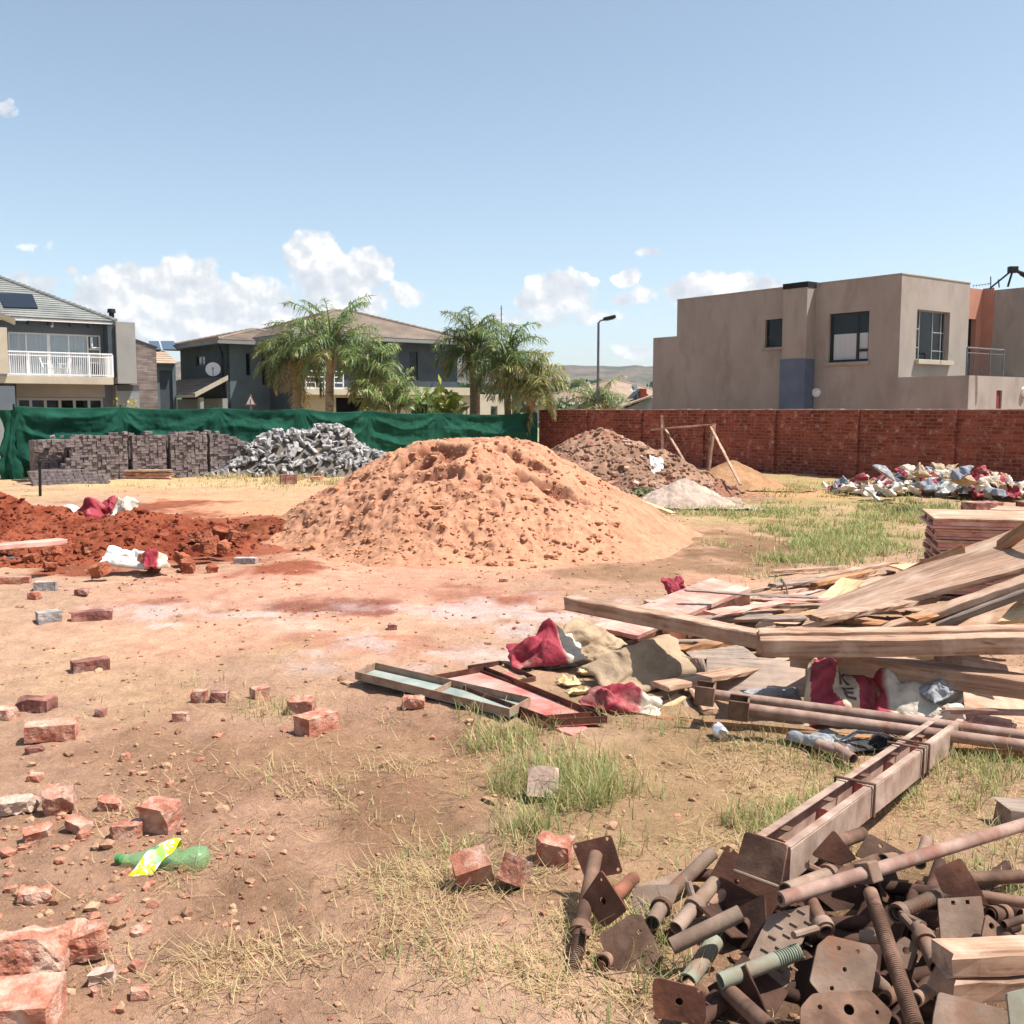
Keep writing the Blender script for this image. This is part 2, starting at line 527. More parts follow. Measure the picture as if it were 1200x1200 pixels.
def build_ground():
    rs = np.concatenate([np.linspace(.05, 1.7, 12, endpoint=False), np.geomspace(1.7, 42, 700), np.geomspace(46, 2600, 34)])
    th = np.concatenate([np.linspace(-180, -44, 34, endpoint=False), np.linspace(-44, -31, 40, endpoint=False), np.linspace(-31, 31, 520), np.linspace(31, 44, 41)[1:], np.linspace(44, 180, 35)[1:-1]])
    th = np.radians(th)
    nr, nt_ = len(rs), len(th)
    RR, TT = np.meshgrid(rs, th, indexing='ij')
    x, y = (RR * np.sin(TT)).ravel(), (RR * np.cos(TT)).ravel()
    z = gh(x, y)
    vid = np.arange(nr * nt_).reshape(nr, nt_)
    nxt = np.roll(vid, -1, axis=1)
    q = np.stack([vid[:-1], vid[1:], nxt[1:], nxt[:-1]], -1).reshape(-1, 4)
    col = np.tile(np.array(DIRT), (len(x), 1))
    for c, amt, zn in SOIL_SHADEZ:
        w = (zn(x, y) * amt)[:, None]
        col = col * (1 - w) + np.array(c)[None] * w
    far = sstep(38, 70, np.hypot(x, y))[:, None]
    col = col * (1 - far) + np.array(lin(140, 132, 92))[None] * far
    tone = 1 + .10 * fbm(x * 1.1, y * 1.1, octv=4, seed=40)
    col = col * tone[:, None] * np.array([.97, .965, 1.01])[None]
    m, nt, p = newmat('soil')
    at = nt.n('ShaderNodeAttribute', attribute_name='col').outputs['Color']
    pos = nt.n('ShaderNodeTexCoord').outputs['Object']
    n1 = nt.noise(pos, 5.5, 7, .65)
    n2 = nt.noise(pos, 42.0, 6, .7)
    n3 = nt.noise(pos, 190.0, 3, .6)
    f = nt.math('ADD', nt.math('MULTIPLY', n1, .55), nt.math('ADD', nt.math('MULTIPLY', n2, .6), nt.math('MULTIPLY', n3, .35)))
    g = nt.ramp(f, [(.45, .42), (.64, .82), (.80, 1.08), (.95, 1.36)])
    c = nt.mix(1.0, at, g, 'MULTIPLY')
    # damp or dark crumbs, pale straw crumbs
    dk = nt.ramp(nt.noise(pos, 26.0, 5, .75), [(.60, 0.0), (.68, 1.0)])
    c = nt.mix(nt.math('MULTIPLY', dk, .30), c, lin(104, 72, 50))
    st = nt.ramp(nt.noise(pos, 61.0, 4, .7), [(.63, 0.0), (.69, 1.0)])
    c = nt.mix(nt.math('MULTIPLY', st, .38), c, lin(206, 178, 140))
    nt.link(c, p.inputs['Base Color'])
    p.inputs['Roughness'].default_value = .95
    p.inputs['Specular IOR Level'].default_value = .15
    h = nt.math('ADD', nt.math('MULTIPLY', n1, .5), nt.math('ADD', nt.math('MULTIPLY', n2, .5), nt.math('MULTIPLY', n3, .25)))
    b = nt.n('ShaderNodeBump', {'Height': h, 'Strength': 1.0, 'Distance': .035})
    nt.link(b.outputs[0], p.inputs['Normal'])
    o = np_mesh('ground', np.stack([x, y, z], 1), q, m, smooth=True, col=col)
    return tag(o, 'bare sandy building plot with pink sand, cement stains and tufts of grass', None, None, 'structure')
build_ground()


# ------------------------------------------------------------------ hills on the skyline
def build_hills():
    th = np.radians(np.linspace(-75, 75, 520))
    prof = np.linspace(0, 1, 34)
    T, P_ = np.meshgrid(th, prof, indexing='ij')
    base = 1500 + 900 * P_
    n = fbm(T * 9, T * 0, octv=4, seed=77)
    topz = 1.65 + 2400 * (52 / 1200.0) * (1 + .035 * n + .02 * fbm(T * 60, T * 0, octv=3, seed=78))
    z = topz * (sstep(0, 1, P_ * .92) ** .8) + 6 * fbm(T * 40, P_ * 9, octv=4, seed=80) * np.sin(np.pi * P_)
    x, y = base * np.sin(T), base * np.cos(T)
    vid = np.arange(x.size).reshape(x.shape)
    q = np.stack([vid[:-1, :-1], vid[1:, :-1], vid[1:, 1:], vid[:-1, 1:]], -1).reshape(-1, 4)
    m, nt, p = newmat('hillside')
    pos = nt.n('ShaderNodeTexCoord').outputs['Object']
    z_ = nt.n('ShaderNodeSeparateXYZ', {0: pos}).outputs[2]
    sc_ = nt.n('ShaderNodeVectorMath', {0: pos, 1: (1, 1, 3.5)}, operation='MULTIPLY').outputs[0]
    f1 = nt.noise(sc_, .011, 9, .72)
    f2 = nt.noise(sc_, .06, 6, .75)
    c = nt.ramp(f1, [(.36, lin(74, 82, 64)), (.47, lin(106, 96, 82)), (.58, lin(130, 110, 98)), (.70, lin(142, 124, 110))])
    c = nt.mix(nt.ramp(f2, [(.48, 0.0), (.60, .75)]), c, lin(78, 88, 66))
    low = nt.ramp(nt.math('MULTIPLY_ADD', z_, .012, nt.math('MULTIPLY', f1, .25)), [(.34, 1.0), (.52, 0.0)])
    c = nt.mix(low, c, lin(70, 88, 66))
    nt.link(c, p.inputs['Base Color'])
    p.inputs['Roughness'].default_value = 1.0
    p.inputs['Specular IOR Level'].default_value = 0.0
    b = nt.n('ShaderNodeBump', {'Height': f1, 'Strength': 1.0, 'Distance': 25.0})
    nt.link(b.outputs[0], p.inputs['Normal'])
    o = np_mesh('hills', np.stack([x.ravel(), y.ravel(), z.ravel()], 1), q, m, smooth=True)
    tag(o, 'long low reddish hill with scrub on the skyline', None, None, 'structure')
build_hills()

# ------------------------------------------------------------------ heaps of sand, soil and rubble
def attr_mat(name, lo=.62, hi=1.22, s1=9.0, s2=70.0, bump=.8, bd=.02):
    m, nt, p = newmat(name)
    at = nt.n('ShaderNodeAttribute', attribute_name='col').outputs['Color']
    pos = nt.n('ShaderNodeTexCoord').outputs['Object']
    a = nt.noise(pos, s1, 7, .65); b_ = nt.noise(pos, s2, 5, .7)
    f = nt.math('ADD', nt.math('MULTIPLY', a, .5), nt.math('MULTIPLY', b_, .5))
    c = nt.mix(1.0, at, nt.ramp(f, [(.33, lo), (.5, .95), (.67, hi)]), 'MULTIPLY')
    nt.link(c, p.inputs['Base Color'])
    p.inputs['Roughness'].default_value = .95
    p.inputs['Specular IOR Level'].default_value = .12
    b = nt.n('ShaderNodeBump', {'Height': f, 'Strength': bump, 'Distance': bd})
    nt.link(b.outputs[0], p.inputs['Normal'])
    return m
HEAPMAT = attr_mat('loose_soil')
def heap(name, cx, cy, rx, ry, h, fn, res, label, cat='heap', rot=0.0, foot=.30, wob=0.0, cmul=.80):
    """fn(X, Y, d) -> (height 0..1 before scaling, extra metres, colour (n,3)); X, Y in metres round the centre."""
    nx, ny = int(2.5 * rx / res), int(2.5 * ry / res)
    gx, gy = np.linspace(-1.25, 1.25, nx) * rx, np.linspace(-1.25, 1.25, ny) * ry
    X, Y = np.meshgrid(gx, gy, indexing='ij')
    X, Y = X.ravel(), Y.ravel()
    d = np.hypot(X / rx, Y / ry)
    hgt, extra, col = fn(X, Y, d)
    z = h * hgt + extra
    cr, sr = math.cos(rot), math.sin(rot)
    wx, wy = cx + X * cr - Y * sr, cy + X * sr + Y * cr
    g0 = gh(wx, wy)
    edge = sstep(-.02, .06, z)
    zz = g0 + np.where(z > -.03, z, -.06 - .03 * np.clip(d - 1, 0, 1))
    vid = np.arange(nx * ny).reshape(nx, ny)
    q = np.stack([vid[:-1, :-1], vid[1:, :-1], vid[1:, 1:], vid[:-1, 1:]], -1).reshape(-1, 4)
    keep = (z[q] > -.03).any(axis=1)
    q = q[keep]
    used = np.unique(q)
    remap = -np.ones(nx * ny, dtype=np.int64); remap[used] = np.arange(len(used))
    if wob:
        b_ = sstep(.03, .15, z) * wob
        wx, wy = wx + b_ * fbm(wx * 7, wy * 7, zz * 11, octv=3, seed=91), wy + b_ * fbm(wx * 7 + 5, wy * 7, zz * 11, octv=3, seed=92)
        zz = zz + .3 * b_ * fbm(wx * 9, wy * 9, zz * 13, octv=2, seed=93)
    V = np.stack([wx, wy, zz], 1)[used]
    o = np_mesh(name, V, remap[q], HEAPMAT, loc=(cx, cy, 0), smooth=True, col=col[used] * cmul)
    return tag(o, label, cat)

SANDC, SANDR = np.array(lin(206, 152, 120)), np.array(lin(158, 90, 66))
SCOOPS = [((px - 600) / 1200 * 13 + .5, -.25 - (py - 530) * .0147, rx / 70, ry / 52, dp * 1.45) for px, py, rx, ry, dp in (
    (512, 546, 24, 11, .26), (496, 572, 15, 14, .20), (532, 572, 13, 11, .17), (560, 544, 18, 11, .20), (520, 602, 28, 9, .22), (455, 600, 9, 7, .12), (590, 566, 15, 7, .12), (648, 604, 19, 7, .15),
    (622, 576, 20, 5, .09), (664, 612, 20, 6, .10), (570, 612, 9, 6, .08), (545, 630, 11, 5, .08), (440, 612, 9, 5, .10), (480, 548, 11, 9, .15), (610, 600, 12, 5, .09), (700, 610, 14, 4, .07), (405, 628, 13, 6, .10), (382, 622, 9, 8, .10), (470, 580, 9, 9, .10), (425, 590, 8, 7, .08))]
def sand_fn(X, Y, d):
    ang = np.arctan2(Y, X)
    rad = d * (1 + .10 * fbm(np.cos(ang) * 1.7, np.sin(ang) * 1.7, octv=3, seed=51)) 
    # steeper to the left, long easy slope to the right
    s = np.where(X < 0, 1.0, 1.0)
    top = np.sqrt(rad ** 2 + .012)
    f = np.clip(1.05 - top, -.2, 1) 
    f = np.minimum(f, .77 - .035 * np.abs(X - .1) - .02 * fbm(X * 1.2, Y * 1.2, octv=2, seed=52))        # flat crest
    f = np.where(f < .22, f * (.45 + 2.5 * np.clip(f, 0, .22)), f)                        # spread foot
    e = .030 * fbm(X * 2.2, Y * 2.2, octv=4, seed=53)
    body = sstep(.02, .2, f)
    w_left = sstep(1.0, -.6, X) * sstep(.05, .25, f) * sstep(.9, .2, Y)
    n = fbm(X * 1.9 + 3, Y * 1.9, octv=2, seed=61) + .15 * (X * 0.2)
    n = n - .05 + .06 * vnoise(X * 11, Y * 11, seed=69)
    cav = sstep(.20, .28, n) * (.10 + .20 * w_left)
    cav = 0 * X
    jg = .30 * fbm(X * 3.4, Y * 3.4, octv=2, seed=71)
    for sx, sy, ax, ay, dp in SCOOPS:
        dd = np.hypot((X - sx) / ax, (Y - sy) / ay) + jg
        cav = np.maximum(cav, dp * sstep(1.02, .50, dd) * (1 - .35 * np.clip(dd, 0, 1)))
    n2 = fbm(X * 3.6, Y * 3.4 + 5, octv=2, seed=62) + .08 * vnoise(X * 17, Y * 17, seed=70)
    cav2 = sstep(.42, .52, n2) * .05
    n3 = fbm(X * 8.0, Y * 8.0, octv=3, seed=63)
    cav3 = sstep(.36, .5, n3) * .016
    lum = (1 + .8 * sstep(.5, -.8, X)) * .013 * np.abs(vnoise(X * 9, Y * 9, seed=64)) + .012 * np.abs(vnoise(X * 19, Y * 19, seed=65)) + .007 * vnoise(X * 43, Y * 43, seed=66)
    right = sstep(.2, 1.4, X)
    e = e - cav * body - cav2 * body * (1 - .55 * right) - cav3 * body + lum * (sstep(.0, .1, f)) 
    k = np.clip(cav / .20 + .25 * (cav2 > .04), 0, 1) * body
    k = np.clip(k * .75 + .15 * fbm(X * 4, Y * 4, octv=3, seed=67), 0, 1)[:, None]
    col = SANDC * (1 - k) + SANDR * k
    col = col * (1 + .08 * fbm(X * 3, Y * 3, octv=3, seed=68))[:, None]
    return f, e, col
heap('sand_heap', -.50, 13.55, 2.62, 2.7, 1.60, sand_fn, .016, 'biggest heap, salmon pink sand with dug out hollows, in the middle of the plot', 'sand heap', wob=.022, cmul=.76)

def rubble_fn(X, Y, d):
    ang = np.arctan2(Y, X)
    rad = d * (1 + .12 * fbm(np.cos(ang) * 2, np.sin(ang) * 2, octv=3, seed=151))
    f = np.clip(1.0 - np.sqrt(rad ** 2 + .02), -.2, 1)
    f2 = np.maximum(.60 * np.clip(1.05 - np.hypot((X - 1.25) / 1.35, (Y + .3) / 1.3), 0, 1), .55 * np.clip(1.1 - np.hypot((X + 1.5) / 1.3, Y / 1.3), 0, 1)) 
    f = np.maximum(f, f2)
    e = .06 * fbm(X * 1.8, Y * 1.8, octv=4, seed=153) + .05 * np.abs(vnoise(X * 7, Y * 7, seed=154)) + .03 * np.abs(vnoise(X * 15, Y * 15, seed=155))
    b = sstep(0, .1, f)
    k = sstep(-.1, .5, fbm(X * 2, Y * 2, octv=4, seed=156))[:, None]
    col = np.array(lin(146, 114, 94)) * (1 - k) + np.array(lin(172, 136, 112)) * k
    red = sstep(.2, .5, fbm(X * 1.1 + 7, Y * 1.1, octv=3, seed=157))[:, None] * .6
    col = col * (1 - red) + np.array(lin(152, 98, 78)) * red
    return f, e * b, col
heap('rubble_heap', 1.75, 20.6, 2.55, 2.0, 1.36, rubble_fn, .035, 'brown heap of soil and builders rubble behind the pink sand heap', 'rubble heap', foot=.2)

def cone_fn(c1, c2, seed, rough=.008, exp=.02):
    def fn(X, Y, d):
        rad = d * (1 + .08 * fbm(X * 1.1, Y * 1.1, octv=3, seed=seed))
        f = np.clip(1 - np.sqrt(rad ** 2 + exp), -.2, 1)
        f = np.where(f < .15, f * (.5 + f / .3), f)
        e = rough * (fbm(X * 5, Y * 5, octv=4, seed=seed + 1) + np.abs(vnoise(X * 22, Y * 22, seed=seed + 2)))
        k = sstep(-.4, .5, fbm(X * 2, Y * 2, octv=3, seed=seed + 3))[:, None]
        return f, e, np.array(c1) * (1 - k) + np.array(c2) * k
    return fn
q = G(862, 573)
heap('river_sand_heap', q.x, q.y + .4, 1.15, 1.0, .66, cone_fn(lin(166, 126, 92), lin(182, 140, 104), 201, .006), .022, 'smooth small cone of tan river sand under the slanting batten by the brick wall', 'sand heap')
q = G(806, 594)
heap('gravel_heap', q.x, q.y + .45, .92, .95, .50, cone_fn(lin(176, 154, 138), lin(200, 178, 160), 221, .022), .02, 'low pale heap of whitish gravel in front of the brown rubble heap', 'gravel heap')

def red_fn(X, Y, d):
    rad = d * (1 + .18 * fbm(X * .8, Y * .9, octv=3, seed=251))
    f = .30 * np.clip(1.15 - rad, -.2, .5)
    hump = np.clip(1 - np.hypot((X + 1.35) / 1.35, (Y - .75) / .95), 0, 1)
    hump2 = .55 * np.clip(1 - np.hypot((X - .55) / 1.5, (Y - .55) / .7), 0, 1)
    hump3 = .42 * np.clip(1 - np.hypot((X - .9) / .95, (Y + .9) / .6), 0, 1)
    hump4 = .36 * np.clip(1 - np.hypot((X + .35) / .7, (Y + 1.05) / .5), 0, 1)
    f = f + np.maximum(hump, np.maximum(hump2, np.maximum(hump3, hump4))) * (.9 + .2 * fbm(X * 2, Y * 2, octv=3, seed=252))
    e = .04 * fbm(X * 2.4, Y * 2.4, octv=4, seed=253) + .05 * np.abs(vnoise(X * 6, Y * 6, seed=254)) + .03 * np.abs(vnoise(X * 14, Y * 14, seed=255)) + .012 * vnoise(X * 33, Y * 33, seed=256)
    b = sstep(-.02, .12, f)
    k = sstep(-.3, .5, fbm(X * 1.7, Y * 1.7, octv=4, seed=257))[:, None]
    col = np.array(lin(132, 62, 42)) * (1 - k) + np.array(lin(162, 88, 62)) * k
    return f, (e - .02) * b - .03 * (1 - b), col
q = G(112, 640)
heap('red_soil_heap', q.x - .3, q.y + .25, 2.25, 2.05, .56, red_fn, .018, 'low spread of crumbly rust red soil with clods, left of the pink sand heap', 'soil heap', wob=.03, cmul=.68)
def red2_fn(X, Y, d):
    rad = d * (1 + .25 * fbm(X * 1.5, Y * 1.5, octv=3, seed=271))
    f = np.clip(1.0 - rad, -.2, 1)
    e = .05 * np.abs(vnoise(X * 6, Y * 6, seed=274)) + .03 * np.abs(vnoise(X * 14, Y * 14, seed=275))
    k = sstep(-.3, .5, fbm(X * 2, Y * 2, octv=3, seed=277))[:, None]
    return f, e * sstep(-.02, .1, f), np.array(lin(134, 72, 48)) * (1 - k) + np.array(lin(162, 96, 68)) * k
q = G(312, 633)
heap('red_soil_heap', q.x, q.y + .3, .95, .6, .24, red2_fn, .018, 'small patch of rust red clods at the left foot of the pink sand heap', 'soil heap', cmul=.68)

# ------------------------------------------------------------------ materials of the setting
M_plaster_lgrey = rough_mat('plaster_light_grey', [lin(118, 122, 122), lin(132, 136, 135)], 1.2, .9, .15, 30)
M_plaster_mgrey = rough_mat('plaster_mid_grey', [lin(84, 92, 100), lin(98, 106, 112)], 1.2, .9, .15, 30)
M_plaster_beige = rough_mat('plaster_warm_grey', [lin(134, 133, 128), lin(146, 145, 139)], 1.2, .9, .15, 30)
M_plaster_dark = rough_mat('plaster_slate', [lin(58, 66, 72), lin(70, 78, 84)], .9, .9, .15, 30)
M_plaster_slate2 = rough_mat('plaster_slate_pale', [lin(80, 92, 96), lin(92, 104, 106)], .9, .9, .15, 30)
M_plaster_cream = rough_mat('plaster_cream', [lin(168, 158, 138), lin(184, 174, 154)], 1.5, .9, .15, 30)
M_plaster_tan = rough_mat('plaster_taupe', [lin(142, 132, 122), lin(151, 141, 131), lin(158, 148, 138)], .5, .9, .25, 24, stretch=(1.6, 1.6, .8), extra=lin(134, 123, 113), extra_scale=.8, extra_lo=.5, extra_hi=.72)
M_plaster_red = rough_mat('plaster_terracotta', [lin(164, 114, 94), lin(178, 128, 106)], 1.2, .9, .2, 30)
M_plaster_blue = rough_mat('paint_blue_grey', [lin(80, 92, 108), lin(94, 105, 120)], 1.6, .85, .2, 30)
M_white = rough_mat('white_paint', [lin(214, 214, 212), lin(228, 228, 226)], 3, .5, .05)
M_dark_frame = plain_mat('dark_aluminium', lin(34, 36, 38), .45, .2)
M_grey_frame = plain_mat('grey_aluminium', lin(150, 150, 148), .45, .3)
M_black = plain_mat('black_steel', lin(24, 24, 26), .55, .2)
M_galv = rough_mat('galvanised_steel', [lin(96, 98, 100), lin(120, 122, 124)], 8, .5, .1, metallic=.5)
M_curtain = rough_mat('curtain', [lin(226, 228, 230), lin(240, 240, 240)], 3, .95, .1, stretch=(6, 6, .3))
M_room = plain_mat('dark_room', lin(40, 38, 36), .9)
M_solar = plain_mat('solar_glass', lin(26, 30, 38), .15, .1, .6)
def glass_mat(name, tint, k, fk=.5):
    m, nt, p = newmat(name)
    gl = nt.n('ShaderNodeBsdfGlossy', {'Color': (.9, .95, 1, 1), 'Roughness': .04})
    tr = nt.n('ShaderNodeBsdfTransparent', {'Color': (*tint, 1)})
    fr = nt.math('MULTIPLY_ADD', nt.math('POWER', nt.n('ShaderNodeLayerWeight', {'Blend': .5}).outputs['Facing'], 4.0), .9, .05)
    mx = nt.n('ShaderNodeMixShader', {0: nt.math('MULTIPLY_ADD', fr, fk, k, clamp=True), 1: tr.outputs[0], 2: gl.outputs[0]})
    nt.link(mx.outputs[0], nt.t.nodes['Material Output'].inputs['Surface'])
    return m
M_glass = glass_mat('window_glass', (.90, .92, .93), .02)
M_glass_dark = glass_mat('tinted_glass', (.86, .87, .87), .0, .3)
def tile_mat(name, c1, c2, c3):
    m, nt, p = newmat(name)
    pos = objvec(nt, False)
    f = nt.noise(pos, .8, 6, .6)
    g = nt.noise(pos, 9.0, 3, .6)
    c = nt.ramp(nt.math('ADD', nt.math('MULTIPLY', f, .6), nt.math('MULTIPLY', g, .4)), [(.38, c1), (.5, c2), (.62, c3)])
    nt.link(c, p.inputs['Base Color'])
    p.inputs['Roughness'].default_value = .85
    b = nt.n('ShaderNodeBump', {'Height': nt.noise(pos, 30, 4), 'Strength': .3, 'Distance': .02})
    nt.link(b.outputs[0], p.inputs['Normal'])
    return m
M_tile_grey = tile_mat('roof_tile_grey', lin(108, 110, 108), lin(124, 125, 121), lin(138, 138, 132))
M_tile_brown = tile_mat('roof_tile_brown', lin(116, 101, 88), lin(132, 116, 102), lin(146, 131, 116))
M_tile_tan = tile_mat('roof_tile_tan', lin(146, 122, 102), lin(158, 136, 116), lin(168, 148, 128))

def brick_mat(name, cols, mortar, bw=.222, bh=.075, gap=.011, spot=None):
    m, nt, p = newmat(name)
    tc = nt.n('ShaderNodeTexCoord').outputs['Object']
    s = nt.n('ShaderNodeSeparateXYZ', {0: tc})
    v = nt.n('ShaderNodeCombineXYZ', {0: nt.math('ADD', s.outputs[0], s.outputs[1]), 1: s.outputs[2], 2: 0.0}).outputs[0]
    dist = nt.n('ShaderNodeTexNoise', {'Vector': tc, 'Scale': 7.0, 'Detail': 3.0}).outputs['Color']
    v = nt.n('ShaderNodeVectorMath', {0: v, 1: nt.n('ShaderNodeVectorMath', {0: dist, 3: .012}, operation='SCALE').outputs[0]}, operation='ADD').outputs[0]
    br = nt.n('ShaderNodeTexBrick', {'Vector': v, 'Color1': (0, 0, 0, 1), 'Color2': (1, 1, 1, 1), 'Mortar': (.5, .5, .5, 1), 'Scale': 1.0, 'Mortar Size': gap, 'Mortar Smooth': .2,
                                    'Brick Width': bw + gap, 'Row Height': bh + gap, 'Bias': 0.0})
    one = nt.ramp(br.outputs['Color'], [(i / (len(cols) - 1), c) for i, c in enumerate(cols)])
    big = nt.ramp(nt.noise(tc, .9, 6, .65), [(.35, .42), (.5, .74), (.68, 1.05)])
    one = nt.mix(1.0, one, big, 'MULTIPLY')
    if spot is not None:
        sp = nt.ramp(nt.noise(v, 5.5, 5, .7), [(.53, 0.0), (.68, .8)])
        one = nt.mix(sp, one, spot)
    c = nt.mix(br.outputs['Fac'], one, mortar)
    nt.link(c, p.inputs['Base Color'])
    p.inputs['Roughness'].default_value = .92
    p.inputs['Specular IOR Level'].default_value = .15
    h = nt.math('SUBTRACT', nt.math('MULTIPLY', nt.noise(tc, 40, 4), .5), br.outputs['Fac'])
    b = nt.n('ShaderNodeBump', {'Height': h, 'Strength': .8, 'Distance': .012})
    nt.link(b.outputs[0], p.inputs['Normal'])
    return m
M_brickwall = brick_mat('stock_brick_wall', [lin(122, 58, 44), lin(150, 74, 56), lin(160, 86, 66), lin(132, 64, 48)], lin(138, 92, 78), spot=lin(190, 148, 130))
M_stone = brick_mat('stone_cladding', [lin(112, 102, 96), lin(148, 136, 128), lin(130, 116, 110), lin(164, 152, 144)], lin(116, 106, 100), .50, .075, .008)

def rotE(ax):       # local x along E1 / E2, z up
    x = Vector(ax); z = Vector((0, 0, 1)); y = z.cross(x)
    return Matrix((x, y, z)).transposed()

# ------------------------------------------------------------------ brick boundary wall
WU = 21.7
def build_brick_wall():
    root = empty('brick_wall', W(WU, -16, 0), 'long red stock brick boundary wall with flush piers behind the heaps', 'wall')
    top = 1.64
    vs = [-26.45]
    v = -26.45 + 1.4
    piers = []
    while v < -3:
        piers.append(v); v += 2.5
    mb = MB()
    mb.wbox(WU, WU + .2, -27.4, -3.0, -.1, top)
    mb.build('panel', M_brickwall, root, rot=rotE(E1))
    for pv in piers:
        b = MB()
        b.wbox(WU - .075, WU + .275, pv - .17, pv + .17, -.1, top + .005)
        b.build('pier', M_brickwall, root, rot=rotE(E1))
    # ragged last course: loose mortar and bricks bedded on edge along the crown
    b = MB()
    v = -27.35
    while v < -3.1:
        L = random.uniform(.2, .9)
        h = random.uniform(.012, .03)
        b.wbox(WU - .008, WU + .205, v, v + L - .01, top + .001, top + h)
        v += L
    b.build('coping', rough_mat('mortar_crown', [lin(160, 128, 112), lin(196, 166, 148)], 8, .95, .5), root, rot=rotE(E1), bevel=.006)
build_brick_wall()

# ------------------------------------------------------------------ green shade net along the street
NV = -26.5
M_net = None
def build_net():
    m, nt, p = newmat('green_shade_net')
    pos = objvec(nt, False)
    f = nt.noise(pos, 2.2, 4, .6)
    c = nt.ramp(f, [(.35, lin(20, 66, 51)), (.65, lin(34, 86, 68))])
    nt.link(c, p.inputs['Base Color'])
    p.inputs['Roughness'].default_value = .9
    p.inputs['Specular IOR Level'].default_value = .15
    tr = nt.n('ShaderNodeBsdfTranslucent', {'Color': c})
    mx = nt.n('ShaderNodeMixShader', {0: .18, 1: p.outputs[0], 2: tr.outputs[0]})
    nt.link(mx.outputs[0], nt.t.nodes['Material Output'].inputs['Surface'])
    b = nt.n('ShaderNodeBump', {'Height': nt.noise(pos, 120, 2), 'Strength': .25, 'Distance': .004})
    nt.link(b.outputs[0], p.inputs['Normal'])
    SAG = [.05, .08, .07, .10, .08, .08]
    pxs = [17, 142, 255, 354, 432, 514, 628]
    us = [onV(px, 482, NV)[0] for px in pxs]
    zs = [onV(px, py, NV)[1] for px, py in zip(pxs, [476, 477, 478, 479, 481, 484, 484])]
    root = empty('shade_net_fence', W(us[3], NV, 0), 'dark green shade net sagging between thin poles along the street side', 'net fence')
    # cloth
    nu, nz = 900, 60
    U = np.linspace(us[0], us[-1] + .05, nu)
    T = np.linspace(0, 1, nz)
    UU, TT = np.meshgrid(U, T, indexing='ij')
    tops = np.interp(U, us, zs)
    seg = np.clip(np.searchsorted(us, U) - 1, 0, len(us) - 2)
    a = np.array(us)[seg]; b_ = np.array(us)[seg + 1]
    s = np.clip((U - a) / (b_ - a), 0, 1)
    sagamt = np.array(SAG)[seg]
    sag = sagamt * 4 * s * (1 - s) * .8
    topz = tops - sag
    S = s[:, None] * np.ones_like(TT); SG = (seg[:, None] * np.ones_like(TT))
    # swag folds hanging between the poles: arcs that follow the sag, plus fans of creases at each pole
    arc = TT + .55 * 4 * S * (1 - S) * (.25 + .2 * np.sin(SG * 2.3))
    fold = .07 * (1 - 2 * np.abs(np.sin(arc * 8.5 + SG * 2.1 + 1.3 * fbm(UU * .45, TT * .9, octv=2, seed=31))) ** .8) * (.35 + .65 * (1 - TT))
    fan = .016 * np.sin(np.arctan2(1.02 - TT, np.minimum(S, 1 - S) * 2.2 + .03) * 15 + SG * 1.7) * np.exp(-np.minimum(S, 1 - S) * 3.2)
    wob = .05 * fbm(UU * .8, TT * 3.6, octv=4, seed=33) + .02 * fbm(UU * 4, TT * 5, octv=3, seed=35)
    pin = np.clip(np.minimum(S, 1 - S) * 10, .12, 1) * np.clip((1 - TT) * 7, .25, 1)
    off = (fold + fan + wob) * pin + .03 * np.sin(np.pi * TT) 
    Z = TT * topz[:, None] + .01 + .03 * (1 - TT) * fbm(UU * 1.7, TT * 0, octv=2, seed=37)
    P = np.array(E2)[None, None, :] * UU[..., None] + np.array(E1)[None, None, :] * (NV + off)[..., None]
    P[..., 2] = Z
    vid = np.arange(nu * nz).reshape(nu, nz)
    q = np.stack([vid[:-1, :-1], vid[1:, :-1], vid[1:, 1:], vid[:-1, 1:]], -1).reshape(-1, 4)
    o = np_mesh('net', P.reshape(-1, 3), q, m, loc=tuple(root.location), smooth=True)
    o.parent = root; o.location = (0, 0, 0)
    sd = o.modifiers.new('thick', 'SOLIDIFY'); sd.thickness = .004
    for u, z in zip(us, zs):
        b = MB(); b.tube(W(u, NV - .06, -.2), W(u, NV - .06, z + .05), .025, 10)
        b.build('pole', M_black, root, smooth=True)
    b = MB()
    pts = []
    for i in range(len(us) - 1):
        for k in range(8):
            t = k / 8
            pts.append(W(us[i] + (us[i + 1] - us[i]) * t, NV - .01, zs[i] + (zs[i + 1] - zs[i]) * t - SAG[i] * 4 * t * (1 - t) * .8 + .004))
    b.path(pts, .006, 6)
    b.build('wire', M_black, root)
    # bunched end of the net hanging at the first pole
    n1, n2 = 40, 60
    A, B = np.meshgrid(np.linspace(0, 2 * np.pi, n1), np.linspace(0, 1, n2), indexing='ij')
    rr = (.13 + .05 * np.sin(B * 7)) * (1 + .35 * np.sin(A * 5 + B * 3) + .35 * fbm(np.cos(A) * 2, B * 6, octv=3, seed=39))
    cu_, cvv = us[0] - .15 - .05 * np.sin(B * 5), NV + .05
    uu_ = cu_ + rr * np.cos(A) * 1.15; vv_ = cvv + rr * np.sin(A) * .7
    P = np.array(E2)[None, None, :] * uu_[..., None] + np.array(E1)[None, None, :] * vv_[..., None]
    P[..., 2] = B * 1.66 - .02
    vid = np.arange(n1 * n2).reshape(n1, n2)
    q = np.stack([vid[:-1, :-1], vid[1:, :-1], vid[1:, 1:], vid[:-1, 1:]], -1).reshape(-1, 4)
    o = np_mesh('bunched_net', P.reshape(-1, 3), q, m, loc=tuple(root.location), smooth=True)
    o.parent = root; o.location = (0, 0, 0)
build_net()

